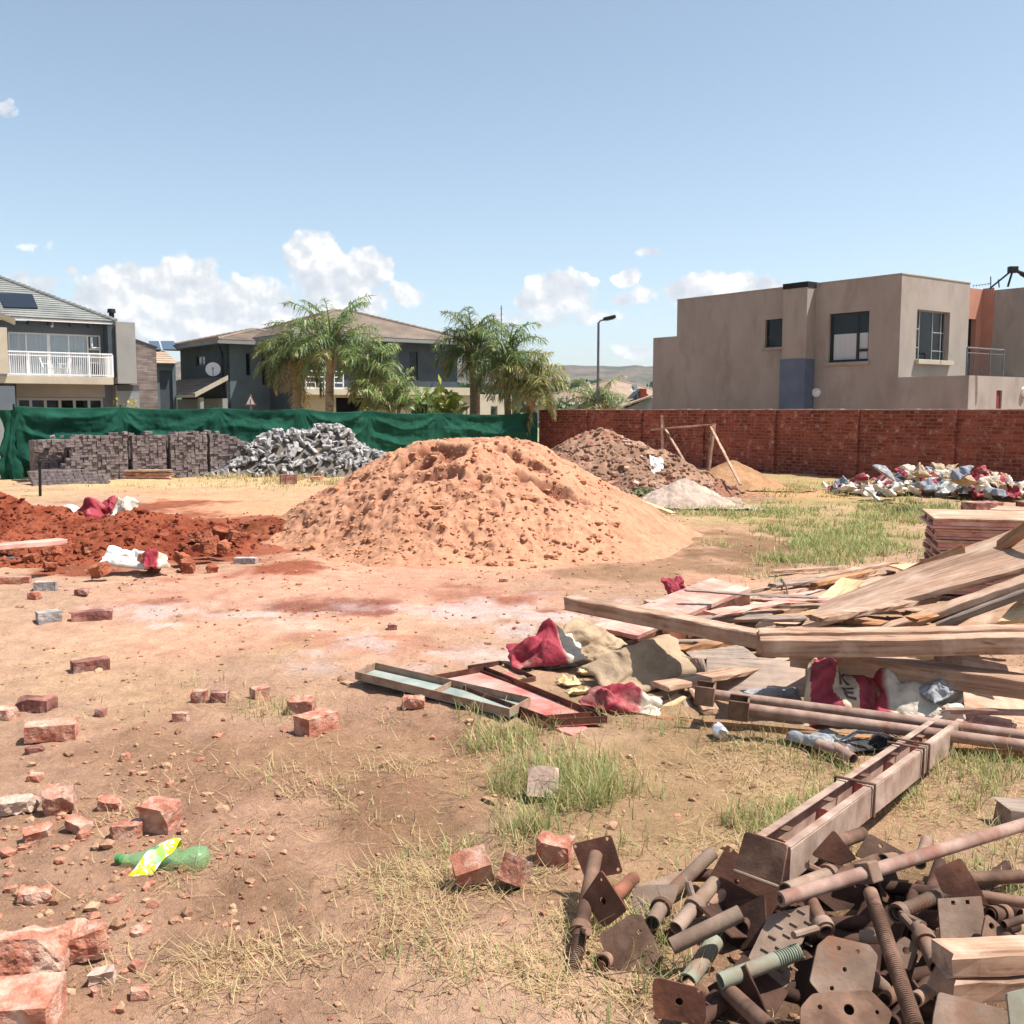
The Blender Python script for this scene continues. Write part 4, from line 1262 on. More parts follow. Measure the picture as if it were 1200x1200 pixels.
# ------------------------------------------------------------------ taupe flat roofed house on the right
def build_taupe_house():
    U0 = 31.4
    vn = onU(1055, 380, U0)[0]
    root = empty('flat_roof_house', W(U0, vn, 0), 'unfinished taupe plastered flat roofed house with dark windows behind the brick wall', 'house')
    vf, vff = onU(793, 400, U0)[0], onU(765, 440, U0)[0]
    vx = onU(1135, 455, U0)[0]
    zt = onU(1055, 321.5, U0)[1]
    zt2 = onU(793, 352.5, U0)[1]
    zt = (zt + zt2) / 2
    zlow = onU(779, 395, U0)[1]
    zter = onU(1095, 441, U0)[1]
    rect = lambda x0, x1, y0, y1: (min(onU(x0, y0, U0)[0], onU(x1, y0, U0)[0]), max(onU(x0, y0, U0)[0], onU(x1, y0, U0)[0]), onU((x0 + x1) / 2, y1, U0)[1], onU((x0 + x1) / 2, y0, U0)[1])
    wa, wb = rect(897, 917, 374, 407), rect(972, 1019, 366, 424)
    b = MB()
    wallU(b, U0, vf, vn, -.1, zt, [wa, wb], th=.25)
    b.wbox(U0, U0 + .25, vff, vf - .001, -.1, zlow)
    b.wbox(U0, U0 + .25, vn + .001, vx, -.1, zter)
    # right hand face of the upper block
    uR = onV(1134, 400, vn)[0]
    wc = (onV(1074, 390, vn)[0], onV(1112.5, 390, vn)[0], onV(1092, 422, vn)[1], onV(1092, 364, vn)[1])
    wallV(b, vn, U0 + .251, uR, zter - .3, zt, [wc], th=.25)
    b.wbox(U0 + .251, uR, vf, vf + .25, -.1, zt); b.wbox(U0 + .251, uR - .251, vf + .251, vn - .251, zt - .5, zt - .3)
    b.wbox(uR - .25, uR, vf + .251, vn - .251, zter - .3, zt)
    b.wbox(U0 + .251, uR, vff, vff + .25, -.1, zlow); b.wbox(U0 + .251, uR, vff + .251, vf - .001, zlow - .3, zlow - .1)
    # ground floor front and terrace
    uT = onV(1300, 460, vx)[0]
    sl = (onV(1168, 455, vx)[0], onV(1174.5, 455, vx)[0], onV(1171, 479, vx)[1], onV(1171, 457.5, vx)[1])
    wallV(b, vx, U0 + .251, uT, -.1, zter, [sl], th=.25)
    b.wbox(U0 + .251, uT, vn - 6, vx - .251, zter - .45, zter - .25)
    b.build('wall', M_plaster_tan, root)
    b = MB(); b.wbox(sl[0], sl[1], vx - .16, vx - .06, sl[2], sl[3]); b.build('slot_panel', plain_mat('red_oxide', lin(112, 44, 34), .8), root)
    # thin cream drip edge on the roof line
    b = MB(); b.wbox(U0 - .02, U0 + .27, vf, vn + .02, zt + .001, zt + .05); b.wbox(U0 + .272, uR + .02, vn - .25, vn + .02, zt + .001, zt + .05)
    b.build('coping', M_plaster_tan, root, bevel=.008)
    # chimney breast with bare black cap and blue painted foot
    ca, cb = onU(917, 400, U0)[0], onU(943, 400, U0)[0]
    zc1 = onU(930, 338, U0 - .5)[1]
    zb = onU(930, 421, U0 - .5)[1]
    ca, cb = onU(916.5, 400, U0 - .5)[0], onU(944.5, 400, U0 - .5)[0]
    b = MB(); b.wbox(U0 - .5, U0 - .001, ca, cb, zb, zc1); ch = b.build('chimney', M_plaster_tan, root, bevel=.01)
    b = MB(); b.wbox(U0 - .515, U0 + .1, ca - .02, cb + .02, zc1 + .002, onU(930, 331.5, U0 - .5)[1]); b.build('chimney_cap', plain_mat('soot_black', lin(22, 20, 20), .9), ch)
    b = MB(); b.wbox(U0 - .56, U0 - .001, ca - .03, cb + .03, -.1, zb - .002); b.build('chimney_base', M_plaster_blue, ch, bevel=.01)
    # rooms behind the glass
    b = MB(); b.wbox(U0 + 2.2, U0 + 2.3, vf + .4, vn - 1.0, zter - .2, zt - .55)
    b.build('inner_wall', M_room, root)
    mid = onU(1003, 400, U0)[0]
    w1 = window(root, 'U', U0, wb[0], wb[1], wb[2], wb[3], .1, mull=(mid,), trans=((onU(1011, 410, U0)[1], mid, wb[1]),), gmat=M_glass_dark, fw=.09, sill=.12, sillm=M_plaster_tan)
    b = MB(); b.wbox(U0 + .15, U0 + .16, wb[0] + .12, wb[1] - .1, wb[2] + .05, onU(990, 391, U0)[1]); b.build('blind', M_curtain, w1)
    window(root, 'U', U0, wa[0], wa[1], wa[2], wa[3], .1, trans=((onU(907, 394, U0)[1], wa[0], wa[1]),), gmat=M_glass_dark, fw=.07, sill=.1, sillm=M_plaster_tan)
    m1, m2 = onV(1082.5, 390, vn)[0], onV(1098, 390, vn)[0]
    zz1, zz2 = onV(1080, 385, vn)[1], onV(1080, 407, vn)[1]
    w3 = window(root, 'V', vn, wc[0], wc[1], wc[2], wc[3], -.18, fw=.035, mull=(m1, m2, onV(1108, 390, vn)[0]), trans=((zz1, wc[0], m1), (zz2, wc[0], m1), (zz1 - .08, m2, wc[1]), (zz2 - .08, m2, wc[1])), fmat=M_grey_frame, gmat=M_glass_dark)
    b = MB(); b.wbox(wc[0] - .05, wc[1] + .12, vn + .001, vn + .16, wc[2] - .16, wc[2] - .003); b.build('sill', M_plaster_cream, w3, bevel=.01)
    b = MB(); b.wbox(U0 + .5, uR - .4, vn - 2.6, vn - 2.5, zter, zt - .55); b.build('room_wall', M_room, root)
    # recess with terracotta jamb, door and the second block
    vR = vn - 1.6
    uj = onV(1151, 380, vR)[0]
    b = MB(); 
    wallV(b, vR, uR + .001, uj, zter, onV(1142, 338, vR)[1], [(uR + .05, onV(1143, 400, vR)[0], zter, onV(1142, 374, vR)[1])], th=.3)
    b.build('recess_wall', M_plaster_red, root)
    b = MB(); b.wbox(uR + .05, onV(1143, 400, vR)[0], vR - .25, vR - .2, zter, onV(1142, 374, vR)[1]); b.build('door', M_black, root)
    ub = onV(1150.5, 380, vR)[0] + .02
    zt3 = onV(1180, 334.5, vR + 1.5)[1]
    b = MB()
    vz = onU(1208, 380, ub)[0]
    b.wbox(ub, ub + 7, vR - 5, vz, zter - .3, zt3)
    b.build('side_block', M_plaster_tan, root, bevel=.01)
    b = MB(); b.wbox(ub - .05, ub - .001, vR + .001, vR + .45, zter, onV(1150, 338, vR)[1]); b.build('jamb', M_plaster_red, root)
    # stainless balcony rail
    vb_ = vx - 1.2
    zr = onV(1150, 408.5, vb_)[1]
    r = MB()
    ra, rb = onV(1133, 420, vb_)[0], onV(1176, 420, vb_)[0]
    zb0 = zter - .2
    r.tube(W(ra, vb_, zr), W(rb, vb_, zr), .03, 10); r.tube(W(ra, vb_, zr - .17), W(rb, vb_, zr - .17), .018, 8); r.tube(W(ra, vb_, zb0 + .12), W(rb, vb_, zb0 + .12), .018, 8)
    for k in range(22):
        uu = ra + (rb - ra) * k / 21
        r.tube(W(uu, vb_, zb0), W(uu, vb_, zr - (.0 if k in (0, 13, 21) else .17)), .028 if k in (0, 13, 21) else .009, 6)
    r.build('balcony_rail', M_galv, root, smooth=True)
    # round wall lights / vents
    for px, py in ((957.5, 460),):
        v_, z_ = onU(px, py, U0)
        c = W(U0, v_, z_)
        l = MB(); l.tube(c, c - E2 * .09, .16, 20); l.tube(c - E2 * .09, c - E2 * .13, .11, 20); l.build('wall_light', M_white, root, smooth=True)
    u_, z_ = onV(1199, 459, vx)
    c = W(u_, vx, z_)
    l = MB(); l.tube(c, c + E1 * .1, .16, 20); l.tube(c + E1 * .1, c + E1 * .14, .11, 20); l.build('wall_light', M_white, root, smooth=True)
    return zt3, vR, ub
_zt3, _vR, _ub = build_taupe_house()
# open steel truss and aerials over the second block's roof
def truss():
    o = empty('roof_truss', W(_ub + 3.0, _vR - 1, _zt3), 'dark open steel truss standing on the flat roof at the right picture edge', 'truss')
    Y = 33.0
    P = lambda x, y: PY(x, y, Y)
    b = MB()
    top, base = P(1187, 316), P(1182, 336)
    b.tube(P(1181, 336), top, .035, 8); b.tube(top, P(1160, 338), .03, 8)
    b.tube(top, P(1226, 329), .045, 8); b.tube(top, P(1226, 336), .035, 8); b.tube(P(1195, 321.5), P(1204, 327), .025, 8)
    b.tube(P(1170, 327.5), P(1171, 337), .02, 8)
    b.build('frame', M_black, o, smooth=True)
    c = MB(); c.box(top, (.28, .2, .2)); c.build('head_block', M_black, o, bevel=.02)
truss()
b = MB()
P_ = lambda x, y: PY(x, y, 36.0)
b.tube(P_(1161, 324), P_(1161, 345), .02, 6); b.tube(P_(1139, 335), P_(1162, 332), .012, 6)
for k in range(6): b.tube(P_(1141 + k * 3.4, 333.6 - k * .4), P_(1141 + k * 3.4, 336.5 - k * .4), .008, 6)
tag(b.build('television_aerial', M_galv), 'thin television aerial above the orange recess of the taupe house', 'aerial')

# ------------------------------------------------------------------ street lamp, mast, sign, far houses
def street_lamp():
    Y = 45.0
    base = PY(700.5, 482, Y); base.z = 0
    o = empty('street_lamp', base, 'grey street lamp with a short outreach arm behind the brick wall', 'street lamp')
    top = PY(701, 378, Y)
    b = MB(); b.tube(base, Vector((base.x, base.y, top.z * .5)), .085, 12, .07); b.tube(Vector((base.x, base.y, top.z * .5)), Vector((base.x, base.y, top.z)), .06, 12, .05)
    b.build('post', M_galv, o, smooth=True)
    h = PY(711, 374, Y)
    b = MB(); b.path([Vector((base.x, base.y, top.z - .02)), Vector((base.x + .08, base.y, top.z + .08)), h], .035, 8); b.build('arm', M_galv, o, smooth=True)
    e = PY(717.5, 372.5, Y)
    l = MB(); d = (e - h).normalized(); rot = Matrix((d, Vector((0, 1, 0)), d.cross(Vector((0, 1, 0))))).transposed()
    l.box((h + e) / 2 + Vector((0, 0, .03)), (.56, .26, .15), rot)
    l.build('lamp_head', M_dark_frame, o, bevel=.05)
    g = MB(); g.box((h + e) / 2 + Vector((.03, 0, -.055)), (.36, .2, .03), rot); g.build('lens', M_grey_frame, o, bevel=.01)
street_lamp()
o = empty('radio_mast', Vector((PY(587, 480, 66).x, 66, 0)), 'thin grey radio mast rising behind the right hand palms', 'mast')
b = MB(); t = PY(587.5, 358, 66); b.tube((t.x, t.y, 0), t, .05, 8, .03); b.build('pole', M_galv, o)
b = MB(); 
for k in range(3): b.tube((t.x - .1, t.y, t.z - .2 - .35 * k), (t.x + .1, t.y, t.z - .2 - .35 * k), .012, 6)
b.build('aerial', M_galv, o)
def road_sign():
    Y = 31.5
    c = PY(293.5, 470, Y)
    o = empty('road_sign', Vector((c.x, c.y, 0)), 'triangular red bordered road sign showing just above the green net', 'road sign')
    b = MB(); b.tube((c.x, c.y + .04, 0), (c.x, c.y + .04, c.z + .2), .03, 10); b.build('post', M_galv, o)
    def tri(r, y0, y1, name, mat):
        m = MB()
        pts = [(0, r), (-r * .80, -r * .62), (r * .80, -r * .62)]
        vs = [Vector((c.x + a, c.y + y0, c.z + bb)) for a, bb in pts] + [Vector((c.x + a, c.y + y1, c.z + bb)) for a, bb in pts]
        m.add(vs, [(0, 1, 2), (5, 4, 3), (0, 3, 4, 1), (1, 4, 5, 2), (2, 5, 3, 0)])
        return m.build(name, mat, o)
    tri(.22, .0, .012, 'border', plain_mat('sign_red', lin(140, 74, 66), .8))
    tri(.155, -.004, -.001, 'face', M_white)
    m = MB(); m.box((c.x, c.y - .008, c.z + .0), (.022, .006, .10)); m.box((c.x, c.y - .008, c.z - .062), (.06, .006, .016)); m.build('symbol', M_black, o)
road_sign()

def far_house(px0, px1, Y, ze, depth, slope, label, name='far_house', extra=None):
    c0, c1 = PY(px0, 480, Y), PY(px1, 480, Y)
    (ua, va), (ub_, vb_) = UV(Vector((c0.x, Y, 0))), UV(Vector((c1.x, Y, 0)))
    um, vm = (ua + ub_) / 2, (va + vb_) / 2
    hw = (c1.x - c0.x) / 2 * .82
    root = empty(name, W(um, vm, 0), label, 'house')
    b = MB(); b.wbox(um - hw, um + hw, vm - depth / 2, vm + depth / 2, -.2, ze - .2); b.build('wall', M_plaster_cream, root)
    hip_roof(root, um - hw, um + hw, vm - depth / 2, vm + depth / 2, ze, slope, M_tile_tan, .5)
    for t in (-.5, .1, .55):
        w = MB(); w.wbox(um + hw * t, um + hw * t + 1.2, vm + depth / 2 + .002, vm + depth / 2 + .03, .9, 2.0); f = w.build('window', M_dark_frame, root)
    return root, um, vm
far_house(648, 790, 104, 2.62, 9.5, 21, 'tan tiled bungalow roof showing above the brick wall beside the lamp post')
far_house(632, 702, 96, 2.35, 5.5, 20, 'smaller tan roofed bungalow half hidden behind the small palm')
# blue grey gable with red chimney and dish against the taupe house
def far_gable():
    Y = 62.0
    P = lambda x, y, dy=0: PY(x, y, Y + dy)
    root = empty('gable_house', Vector((P(752, 480).x, Y, 0)), 'pale gabled house end with red chimney just left of the taupe house', 'house')
    b = MB()
    a, c = P(735, 478), P(772, 478)
    pk = P(762, 466)
    fl = [Vector((a.x, Y, 0)), Vector((c.x + 3, Y, 0)), Vector((c.x + 3, Y, pk.z)), Vector((pk.x, Y, pk.z)), Vector((a.x, Y, a.z))]
    n = len(fl); back = [p + Vector((0, 6, 0)) for p in fl]
    b.add(fl + back, [tuple(range(n)), tuple(reversed(range(n, 2 * n)))] + [(i, n + i, n + (i + 1) % n, (i + 1) % n) for i in range(n)])
    b.build('wall', M_plaster_lgrey, root)
    r = MB()
    up = Vector((0, 0, .1))
    q0, q1 = Vector((a.x - .4, Y - .3, a.z)), Vector((pk.x + .1, Y - .3, pk.z + .05))
    d = Vector((0, 6.6, 0))
    r.hexa([q0, q1, q1 + d, q0 + d, q0 + up, q1 + up, q1 + d + up, q0 + d + up])
    ro = r.build('roof', M_tile_tan, root)
    k = MB(); cpos = P(754, 462, 1.5); k.box((cpos.x, cpos.y, cpos.z - .1), (.34, .34, .9)); k.build('chimney', plain_mat('chimney_red', lin(150, 66, 48), .9), ro, bevel=.01)
    g = MB()
    t0, t1, t2 = P(740, 467, 2), P(752, 455, 2), P(763, 466, 2)
    g.add([t0, t2, t1, t0 + Vector((0, 3, 0)), t2 + Vector((0, 3, 0)), t1 + Vector((0, 3, 0))], [(0, 1, 2), (5, 4, 3), (0, 3, 4, 1), (1, 4, 5, 2), (2, 5, 3, 0)])
    g.build('dormer', M_plaster_dark, ro)
far_gable()
pd = PY(744, 454.5, 61.0)
build_dish('satellite_dish', pd, .24, Vector((-.6, -.75, .35)), 'small white satellite dish on the far gabled house next to its chimney', pd + Vector((.3, 1.0, -.6)))
pd = PY(637, 461, 58.0)
build_dish('satellite_dish', pd, .24, Vector((-.5, -.75, .4)), 'small white satellite dish behind the drooping palm near the net corner', Vector((pd.x + .2, pd.y + .8, 0)))

# ------------------------------------------------------------------ foliage materials
def leaf_mat(name, rough=.55, trans=.3):
    m, nt, p = newmat(name)
    at = nt.n('ShaderNodeAttribute', attribute_name='col').outputs['Color']
    nt.link(at, p.inputs['Base Color'])
    p.inputs['Roughness'].default_value = rough
    p.inputs['Specular IOR Level'].default_value = .35
    tr = nt.n('ShaderNodeBsdfTranslucent', {'Color': at})
    mx = nt.n('ShaderNodeMixShader', {0: trans, 1: p.outputs[0], 2: tr.outputs[0]})
    nt.link(mx.outputs[0], nt.t.nodes['Material Output'].inputs['Surface'])
    return m
M_leaf = leaf_mat('palm_leaf', .45, .25)
M_grass = leaf_mat('grass_blade', .6, .35)
M_trunk = rough_mat('palm_trunk', [lin(120, 104, 84), lin(150, 132, 106), lin(98, 82, 64)], 3, .9, .6, 14, stretch=(1, 1, 5))
M_boot = rough_mat('palm_crownshaft', [lin(150, 132, 100), lin(170, 150, 116), lin(110, 92, 66)], 4, .8, .4, 14, stretch=(4, 4, 1))

def frond_geo(base, az, el, L, droop, rng, nleaf=46, leafL=.62, green=(0.1, .14, .05), dry=0.0, wid=.034):
    """one feather frond: a curved rachis with drooping leaflets; returns verts, faces, colours"""
    n = 14
    pts = []
    p = np.array(base, dtype=float)
    e = el
    hd = np.array([math.cos(az), math.sin(az), 0.0])
    for i in range(n + 1):
        pts.append(p.copy())
        st = L / n
        p = p + st * (hd * math.cos(e) + np.array([0, 0, math.sin(e)]))
        e -= droop / n * (0.35 + 1.5 * (i / n))
    pts = np.array(pts)
    side = np.array([-hd[1], hd[0], 0.0])
    V, F, Cc = [], [], []
    def add(vs, c):
        b = len(V)
        V.extend(vs); Cc.extend([c] * len(vs))
        for i in range(0, len(vs) - 2, 2):
            F.append((b + i, b + i + 1, b + i + 3, b + i + 2))
    g = np.array(green)
    dcol = np.array(lin(172, 150, 96))
    # rachis
    rv = []
    for i in range(n + 1):
        w = .035 * (1 - i / n) + .006
        rv += [pts[i] + side * w, pts[i] - side * w]
    rc = np.array(lin(140, 150, 84)) * (1 - dry) + np.array(lin(150, 124, 80)) * dry
    add(rv, rc)
    rv = []
    for i in range(n + 1):
        w = .03 * (1 - i / n) + .005
        rv += [pts[i] + np.array([0, 0, w]), pts[i] - np.array([0, 0, w])]
    add(rv, rc)
    for k in range(nleaf):
        t = .14 + .86 * (k + rng.random() * .6) / nleaf
        i = min(n - 1, int(t * n)); fr = t * n - i
        q = pts[i] * (1 - fr) + pts[i + 1] * fr
        tg = pts[i + 1] - pts[i]; tg /= np.linalg.norm(tg)
        ln = leafL * (math.sin(math.pi * min(1, .12 + t * .92)) ** .6) * (.8 + .4 * rng.random())
        for s in (-1, 1):
            lift = rng.uniform(-.55, .65)
            d0 = side * s * .8 + tg * rng.uniform(.35, .75) + np.array([0, 0, lift])
            d0 /= np.linalg.norm(d0)
            w = wid * (.7 + .5 * rng.random())
            nn = np.cross(d0, np.array([rng.uniform(-.5, .5), rng.uniform(-.5, .5), 1.0])); nn /= np.linalg.norm(nn) + 1e-9
            m1 = q + d0 * ln * .45 + np.array([0, 0, -.05 * ln])
            d1 = d0 * .55 + np.array([0, 0, -rng.uniform(.25, .9)])
            m2 = m1 + d1 / np.linalg.norm(d1) * ln * .55
            kk = .80 + .8 * rng.random()
            dr = min(1, max(0, dry + (rng.random() < .10) * .6 + (t > .85) * .15))
            c = g * kk * (1 - dr) + dcol * dr * kk
            add([q + nn * w * .4, q - nn * w * .4, m1 + nn * w * .5, m1 - nn * w * .5, m2 + nn * w * .08, m2 - nn * w * .08], c)
    return V, F, Cc

def palm(Y, base_px, crown, label, L=2.6, nfr=24, seed=1, green=lin(98, 118, 66), trunk_r=.15, dryskirt=0, spread=(80, -35), leafL=.62, stems=1, group=None, droop=1.9, lift=.0, name='palm_tree', cat='palm tree'):
    rng = np.random.default_rng(seed)
    b = PY(base_px, 482, Y)
    base = Vector((b.x, Y, 0))
    cr = PY(crown[0], crown[1], Y)
    root = empty(name, base, label, cat, group)
    t = MB()
    pts, rs = [], []
    for i in range(9):
        k = i / 8
        pts.append(base.lerp(cr, k) + Vector((.10 * math.sin(k * 3 + seed), .05 * math.sin(k * 2.2), 0)) * (1 - k) * k * 3)
        rs.append(trunk_r * (1.35 - .45 * k if k < .3 else 1.2 - .25 * k) * (1 + .04 * (i % 2)))
    t.path(pts, trunk_r, 12, rs=rs)
    t.build('trunk', M_trunk, root, smooth=True)
    # leaf bases splayed round the top of the trunk
    s = MB()
    for i in range(9):
        a = i * 2.4
        d = Vector((math.cos(a), math.sin(a), 0))
        s.tube(cr + d * trunk_r * .55 - Vector((0, 0, .75)), cr + d * (trunk_r + .16) + Vector((0, 0, .45)), trunk_r * .42, 7, .03)
    s.build('leaf_bases', M_boot, root, smooth=True)
    V, F, Cc = [], [], []
    for i in range(nfr):
        k = i / max(1, nfr - 1)
        el = R(spread[0] + (spread[1] - spread[0]) * k + rng.uniform(-9, 9))
        az = i * 2.39996 + rng.uniform(-.3, .3)
        dry = 0.0
        if k > .86: dry = .45 * rng.random() + .1
        v, f, c = frond_geo(np.array(cr) + np.array([0, 0, .1 + lift * (1 - k)]), az, el, L * rng.uniform(.82, 1.12) * (1 - .12 * k), droop * .85 * rng.uniform(.8, 1.2) * (1 - .25 * k), rng, green=green, dry=dry, leafL=leafL)
        b0 = len(V); V += v; Cc += c; F += [tuple(x + b0 for x in q) for q in f]
    o = np_mesh('crown', np.array(V), np.array(F), M_leaf, loc=tuple(base), smooth=False, col=np.array(Cc))
    o.parent = root; o.location = (0, 0, 0)
    if dryskirt:
        V, F, Cc = [], [], []
        for i in range(dryskirt):
            v, f, c = frond_geo(np.array(cr) + np.array([0, 0, -.25 - .12 * i % .5]), rng.uniform(0, 6.28), R(rng.uniform(-75, -55)), L * rng.uniform(.6, .9), .5, rng, green=green, dry=.85 + .15 * rng.random(), nleaf=34, leafL=leafL * .8)
            b0 = len(V); V += v; Cc += c; F += [tuple(x + b0 for x in q) for q in f]
        o = np_mesh('dead_fronds', np.array(V), np.array(F), M_leaf, loc=tuple(base), smooth=False, col=np.array(Cc))
        o.parent = root; o.location = (0, 0, 0)
    return root

palm(36.0, 388, (388, 412), 'tall feathery palm with pale forked leaf bases before the middle of the slate house', L=2.55, nfr=26, seed=3, trunk_r=.14, spread=(86, -12), droop=1.75, green=lin(96, 118, 70))
palm(37.5, 346, (346, 420), 'bushy palm with a brown skirt of dead fronds left of the forked palm', L=2.0, nfr=26, seed=5, dryskirt=4, spread=(78, -40), green=lin(88, 104, 58), trunk_r=.15, droop=2.1)
palm(34.8, 436, (434, 436), 'low leaning palm with arching fronds right of the forked palm', L=1.55, nfr=20, seed=8, dryskirt=2, spread=(75, -40), green=lin(104, 122, 72), trunk_r=.10)
palm(34.0, 462, (462, 484), 'short young palm with upright yellow green fronds behind the net', L=1.7, nfr=13, seed=9, spread=(80, 20), green=lin(112, 128, 72), trunk_r=.08, droop=1.2)
palm(36.2, 556, (553, 408), 'dense dark green palm at the right corner of the slate house', L=1.75, nfr=30, seed=12, spread=(84, -45), green=lin(84, 104, 60), trunk_r=.17, droop=2.0)
palm(34.5, 593, (596, 424), 'palm with one long frond curling over to the right, beside the dense dark palm', L=1.85, nfr=22, seed=14, spread=(80, -40), green=lin(92, 112, 64), trunk_r=.11, droop=2.2)
palm(33.8, 618, (622, 455), 'yellowing low palm drooping over the corner of the net and the brick wall', L=1.5, nfr=22, seed=17, dryskirt=2, spread=(80, -20), green=lin(126, 128, 76), trunk_r=.11, droop=2.0)
palm(46.0, 700, (700, 474), 'small palm behind the brick wall at the foot of the street lamp', L=1.9, nfr=18, seed=21, spread=(62, -10), green=lin(124, 134, 90), trunk_r=.10, droop=1.8)

# broad leaved plants and shrubs over the net
def shrub(Y, px, py_top, halfw_px, label, seed, n=420, green=lin(112, 132, 60), leaf=(.18, .07), name='shrub', zc=None):
    rng = np.random.default_rng(seed)
    c = PY(px, py_top, Y)
    base = Vector((c.x, Y, 0))
    root = empty(name, base, label, 'shrub')
    hw = halfw_px * Y / 1200
    t = MB()
    for k in range(5):
        a = k * 1.3
        t.path([base, base + Vector((hw * .3 * math.cos(a), hw * .3 * math.sin(a), c.z * .5)), base + Vector((hw * .6 * math.cos(a), hw * .6 * math.sin(a), c.z * .85))], .03, 6)
    t.build('stem', M_trunk, root)
    P = rng.normal(size=(n, 3)); P /= np.linalg.norm(P, axis=1)[:, None]
    P *= (rng.random(n) ** .4)[:, None]
    P = P * np.array([hw, hw, c.z * .5])[None] * (1 + .25 * rng.normal(size=(n, 1)) * .5) + np.array([base.x, base.y, c.z * .55])[None]
    d = rng.normal(size=(n, 3)); d[:, 2] += .5; d /= np.linalg.norm(d, axis=1)[:, None]
    s = np.cross(d, rng.normal(size=(n, 3))); s /= np.linalg.norm(s, axis=1)[:, None]
    l = leaf[0] * (.6 + .8 * rng.random(n))[:, None]; w = leaf[1] * (.7 + .6 * rng.random(n))[:, None]
    V = np.stack([P - s * w * .3, P + d * l * .5 - s * w, P + d * l + [0, 0, -.03], P + d * l * .5 + s * w], 1).reshape(-1, 3)
    F = np.arange(n * 4).reshape(n, 4)
    col = np.repeat(np.array(green)[None] * (.55 + .9 * rng.random((n, 1))), 4, axis=0)
    o = np_mesh('foliage', V, F, M_leaf, loc=tuple(base), smooth=False, col=col)
    o.parent = root; o.location = (0, 0, 0)
    return root
shrub(35, 516, 456, 22, 'broad leaved yellow green bush between the palms and the net', 31, 300, lin(140, 150, 62), (.42, .11))
shrub(33, 498, 463, 14, 'small dark leaved bush just left of the yellow green bush', 32, 260, lin(96, 116, 56), (.3, .09))
shrub(44, 135, 470, 9, 'tiny yellow shrub under the dark reveal of the balcony house', 33, 200, lin(170, 160, 50), (.12, .05))
shrub(44, 154, 468.5, 12, 'yellow flowering shrub at the foot of the stone clad wing', 34, 300, lin(176, 164, 60), (.12, .05))
shrub(52, 655, 468, 22, 'pale green bush behind the brick wall near the net corner', 35, 500, lin(112, 124, 90), (.3, .1))

# far belt of trees below the hill: reads as one mass
def far_trees():
    rng = np.random.default_rng(71)
    V, F, Cc = [], [], []
    for i in range(150):
        Y = rng.uniform(190, 420)
        x = rng.uniform(-.2, .22) * Y
        topz = 1.65 + Y * rng.uniform(8, 32) / 1200
        r = rng.uniform(2.5, 5.5)
        n = 90
        P = rng.normal(size=(n, 3)); P /= np.linalg.norm(P, axis=1)[:, None]; P *= (rng.random(n) ** .33)[:, None]
        P = P * np.array([r, r, r * .8]) + np.array([x, Y, topz - r * .6])
        d = rng.normal(size=(n, 3)); d /= np.linalg.norm(d, axis=1)[:, None]
        s = np.cross(d, rng.normal(size=(n, 3))); s /= np.linalg.norm(s, axis=1)[:, None]
        b = len(V) * 1
        k = .9 + .5 * rng.random(n)
        q = np.stack([P - d * k[:, None], P - s * k[:, None], P + d * k[:, None], P + s * k[:, None]], 1).reshape(-1, 3)
        V.append(q)
        base = np.array(lin(84, 104, 72)) * rng.uniform(.75, 1.25)
        Cc.append(np.repeat(base[None] * (.6 + .8 * rng.random((n, 1))), 4, axis=0))
    V = np.concatenate(V); Cc = np.concatenate(Cc)
    o = np_mesh('far_trees', V, np.arange(len(V)).reshape(-1, 4), M_leaf, smooth=False, col=Cc)
    tag(o, 'distant belt of grey green trees below the hill', None, None, 'stuff')
far_trees()

# ------------------------------------------------------------------ grass, dry straw, clods
GRASSZ = [  # density, share of green, length, zone
    (1.0, .7, .17, Zone(655, 935, 120, 52, .5, .4, 3)), (.9, .6, .13, Zone(600, 872, 110, 26, .6, .5, 3)), (.35, .75, .10, Zone(470, 848, 50, 12, .6, .5, 3)),
    (.5, .6, .11, Zone(300, 830, 60, 18, .6, .5, 3)), (.35, .5, .13, Zone(720, 1000, 90, 60, .7, .6, 3)), (.85, .7, .12, Zone(1010, 950, 150, 50, .6, .6, 2.5)),
    (.7, .6, .10, Zone(900, 900, 190, 40, .7, .6, 2.5)), (.45, .6, .12, Zone(780, 850, 90, 16, .7, .5, 3)), (.8, .65, .12, Zone(1130, 900, 110, 50, .7, .5, 3)),
    (.9, .75, .13, Zone(1000, 640, 110, 34, .6, .5, 2)), (.9, .7, .17, Zone(1080, 606, 90, 16, .6, .4, 2)), (.8, .75, .10, Zone(900, 600, 180, 9, .6, .5, 2)),
    (.7, .75, .12, Zone(960, 575, 130, 8, .6, .5, 2)), (1.0, .25, .17, Zone(345, 553, 130, 13, .5, .4, 1.5)), (1.0, .4, .18, Zone(450, 545, 60, 10, .5, .4, 1.5)),
    (.10, .15, .07, Zone(430, 1130, 210, 110, .8, .8, 2.6)), (.6, .6, .10, Zone(730, 1130, 140, 90, .7, .6, 3)), (.40, .6, .08, Zone(560, 1050, 130, 60, .8, .7, 3)),
    (.22, .2, .09, Zone(360, 940, 130, 40, .8, .7, 3)), (.12, .2, .08, Zone(200, 830, 220, 40, .8, .8, 2.5)), (.6, .6, .2, Zone(770, 577, 30, 10, .5, .4, 2)),
    (.3, .2, .08, Zone(230, 562, 250, 12, .7, .6, 1.5)), (.7, .6, .12, Zone(1080, 1020, 140, 50, .6, .5, 3)), (.4, .6, .09, Zone(620, 1170, 90, 60, .7, .6, 3)),
]
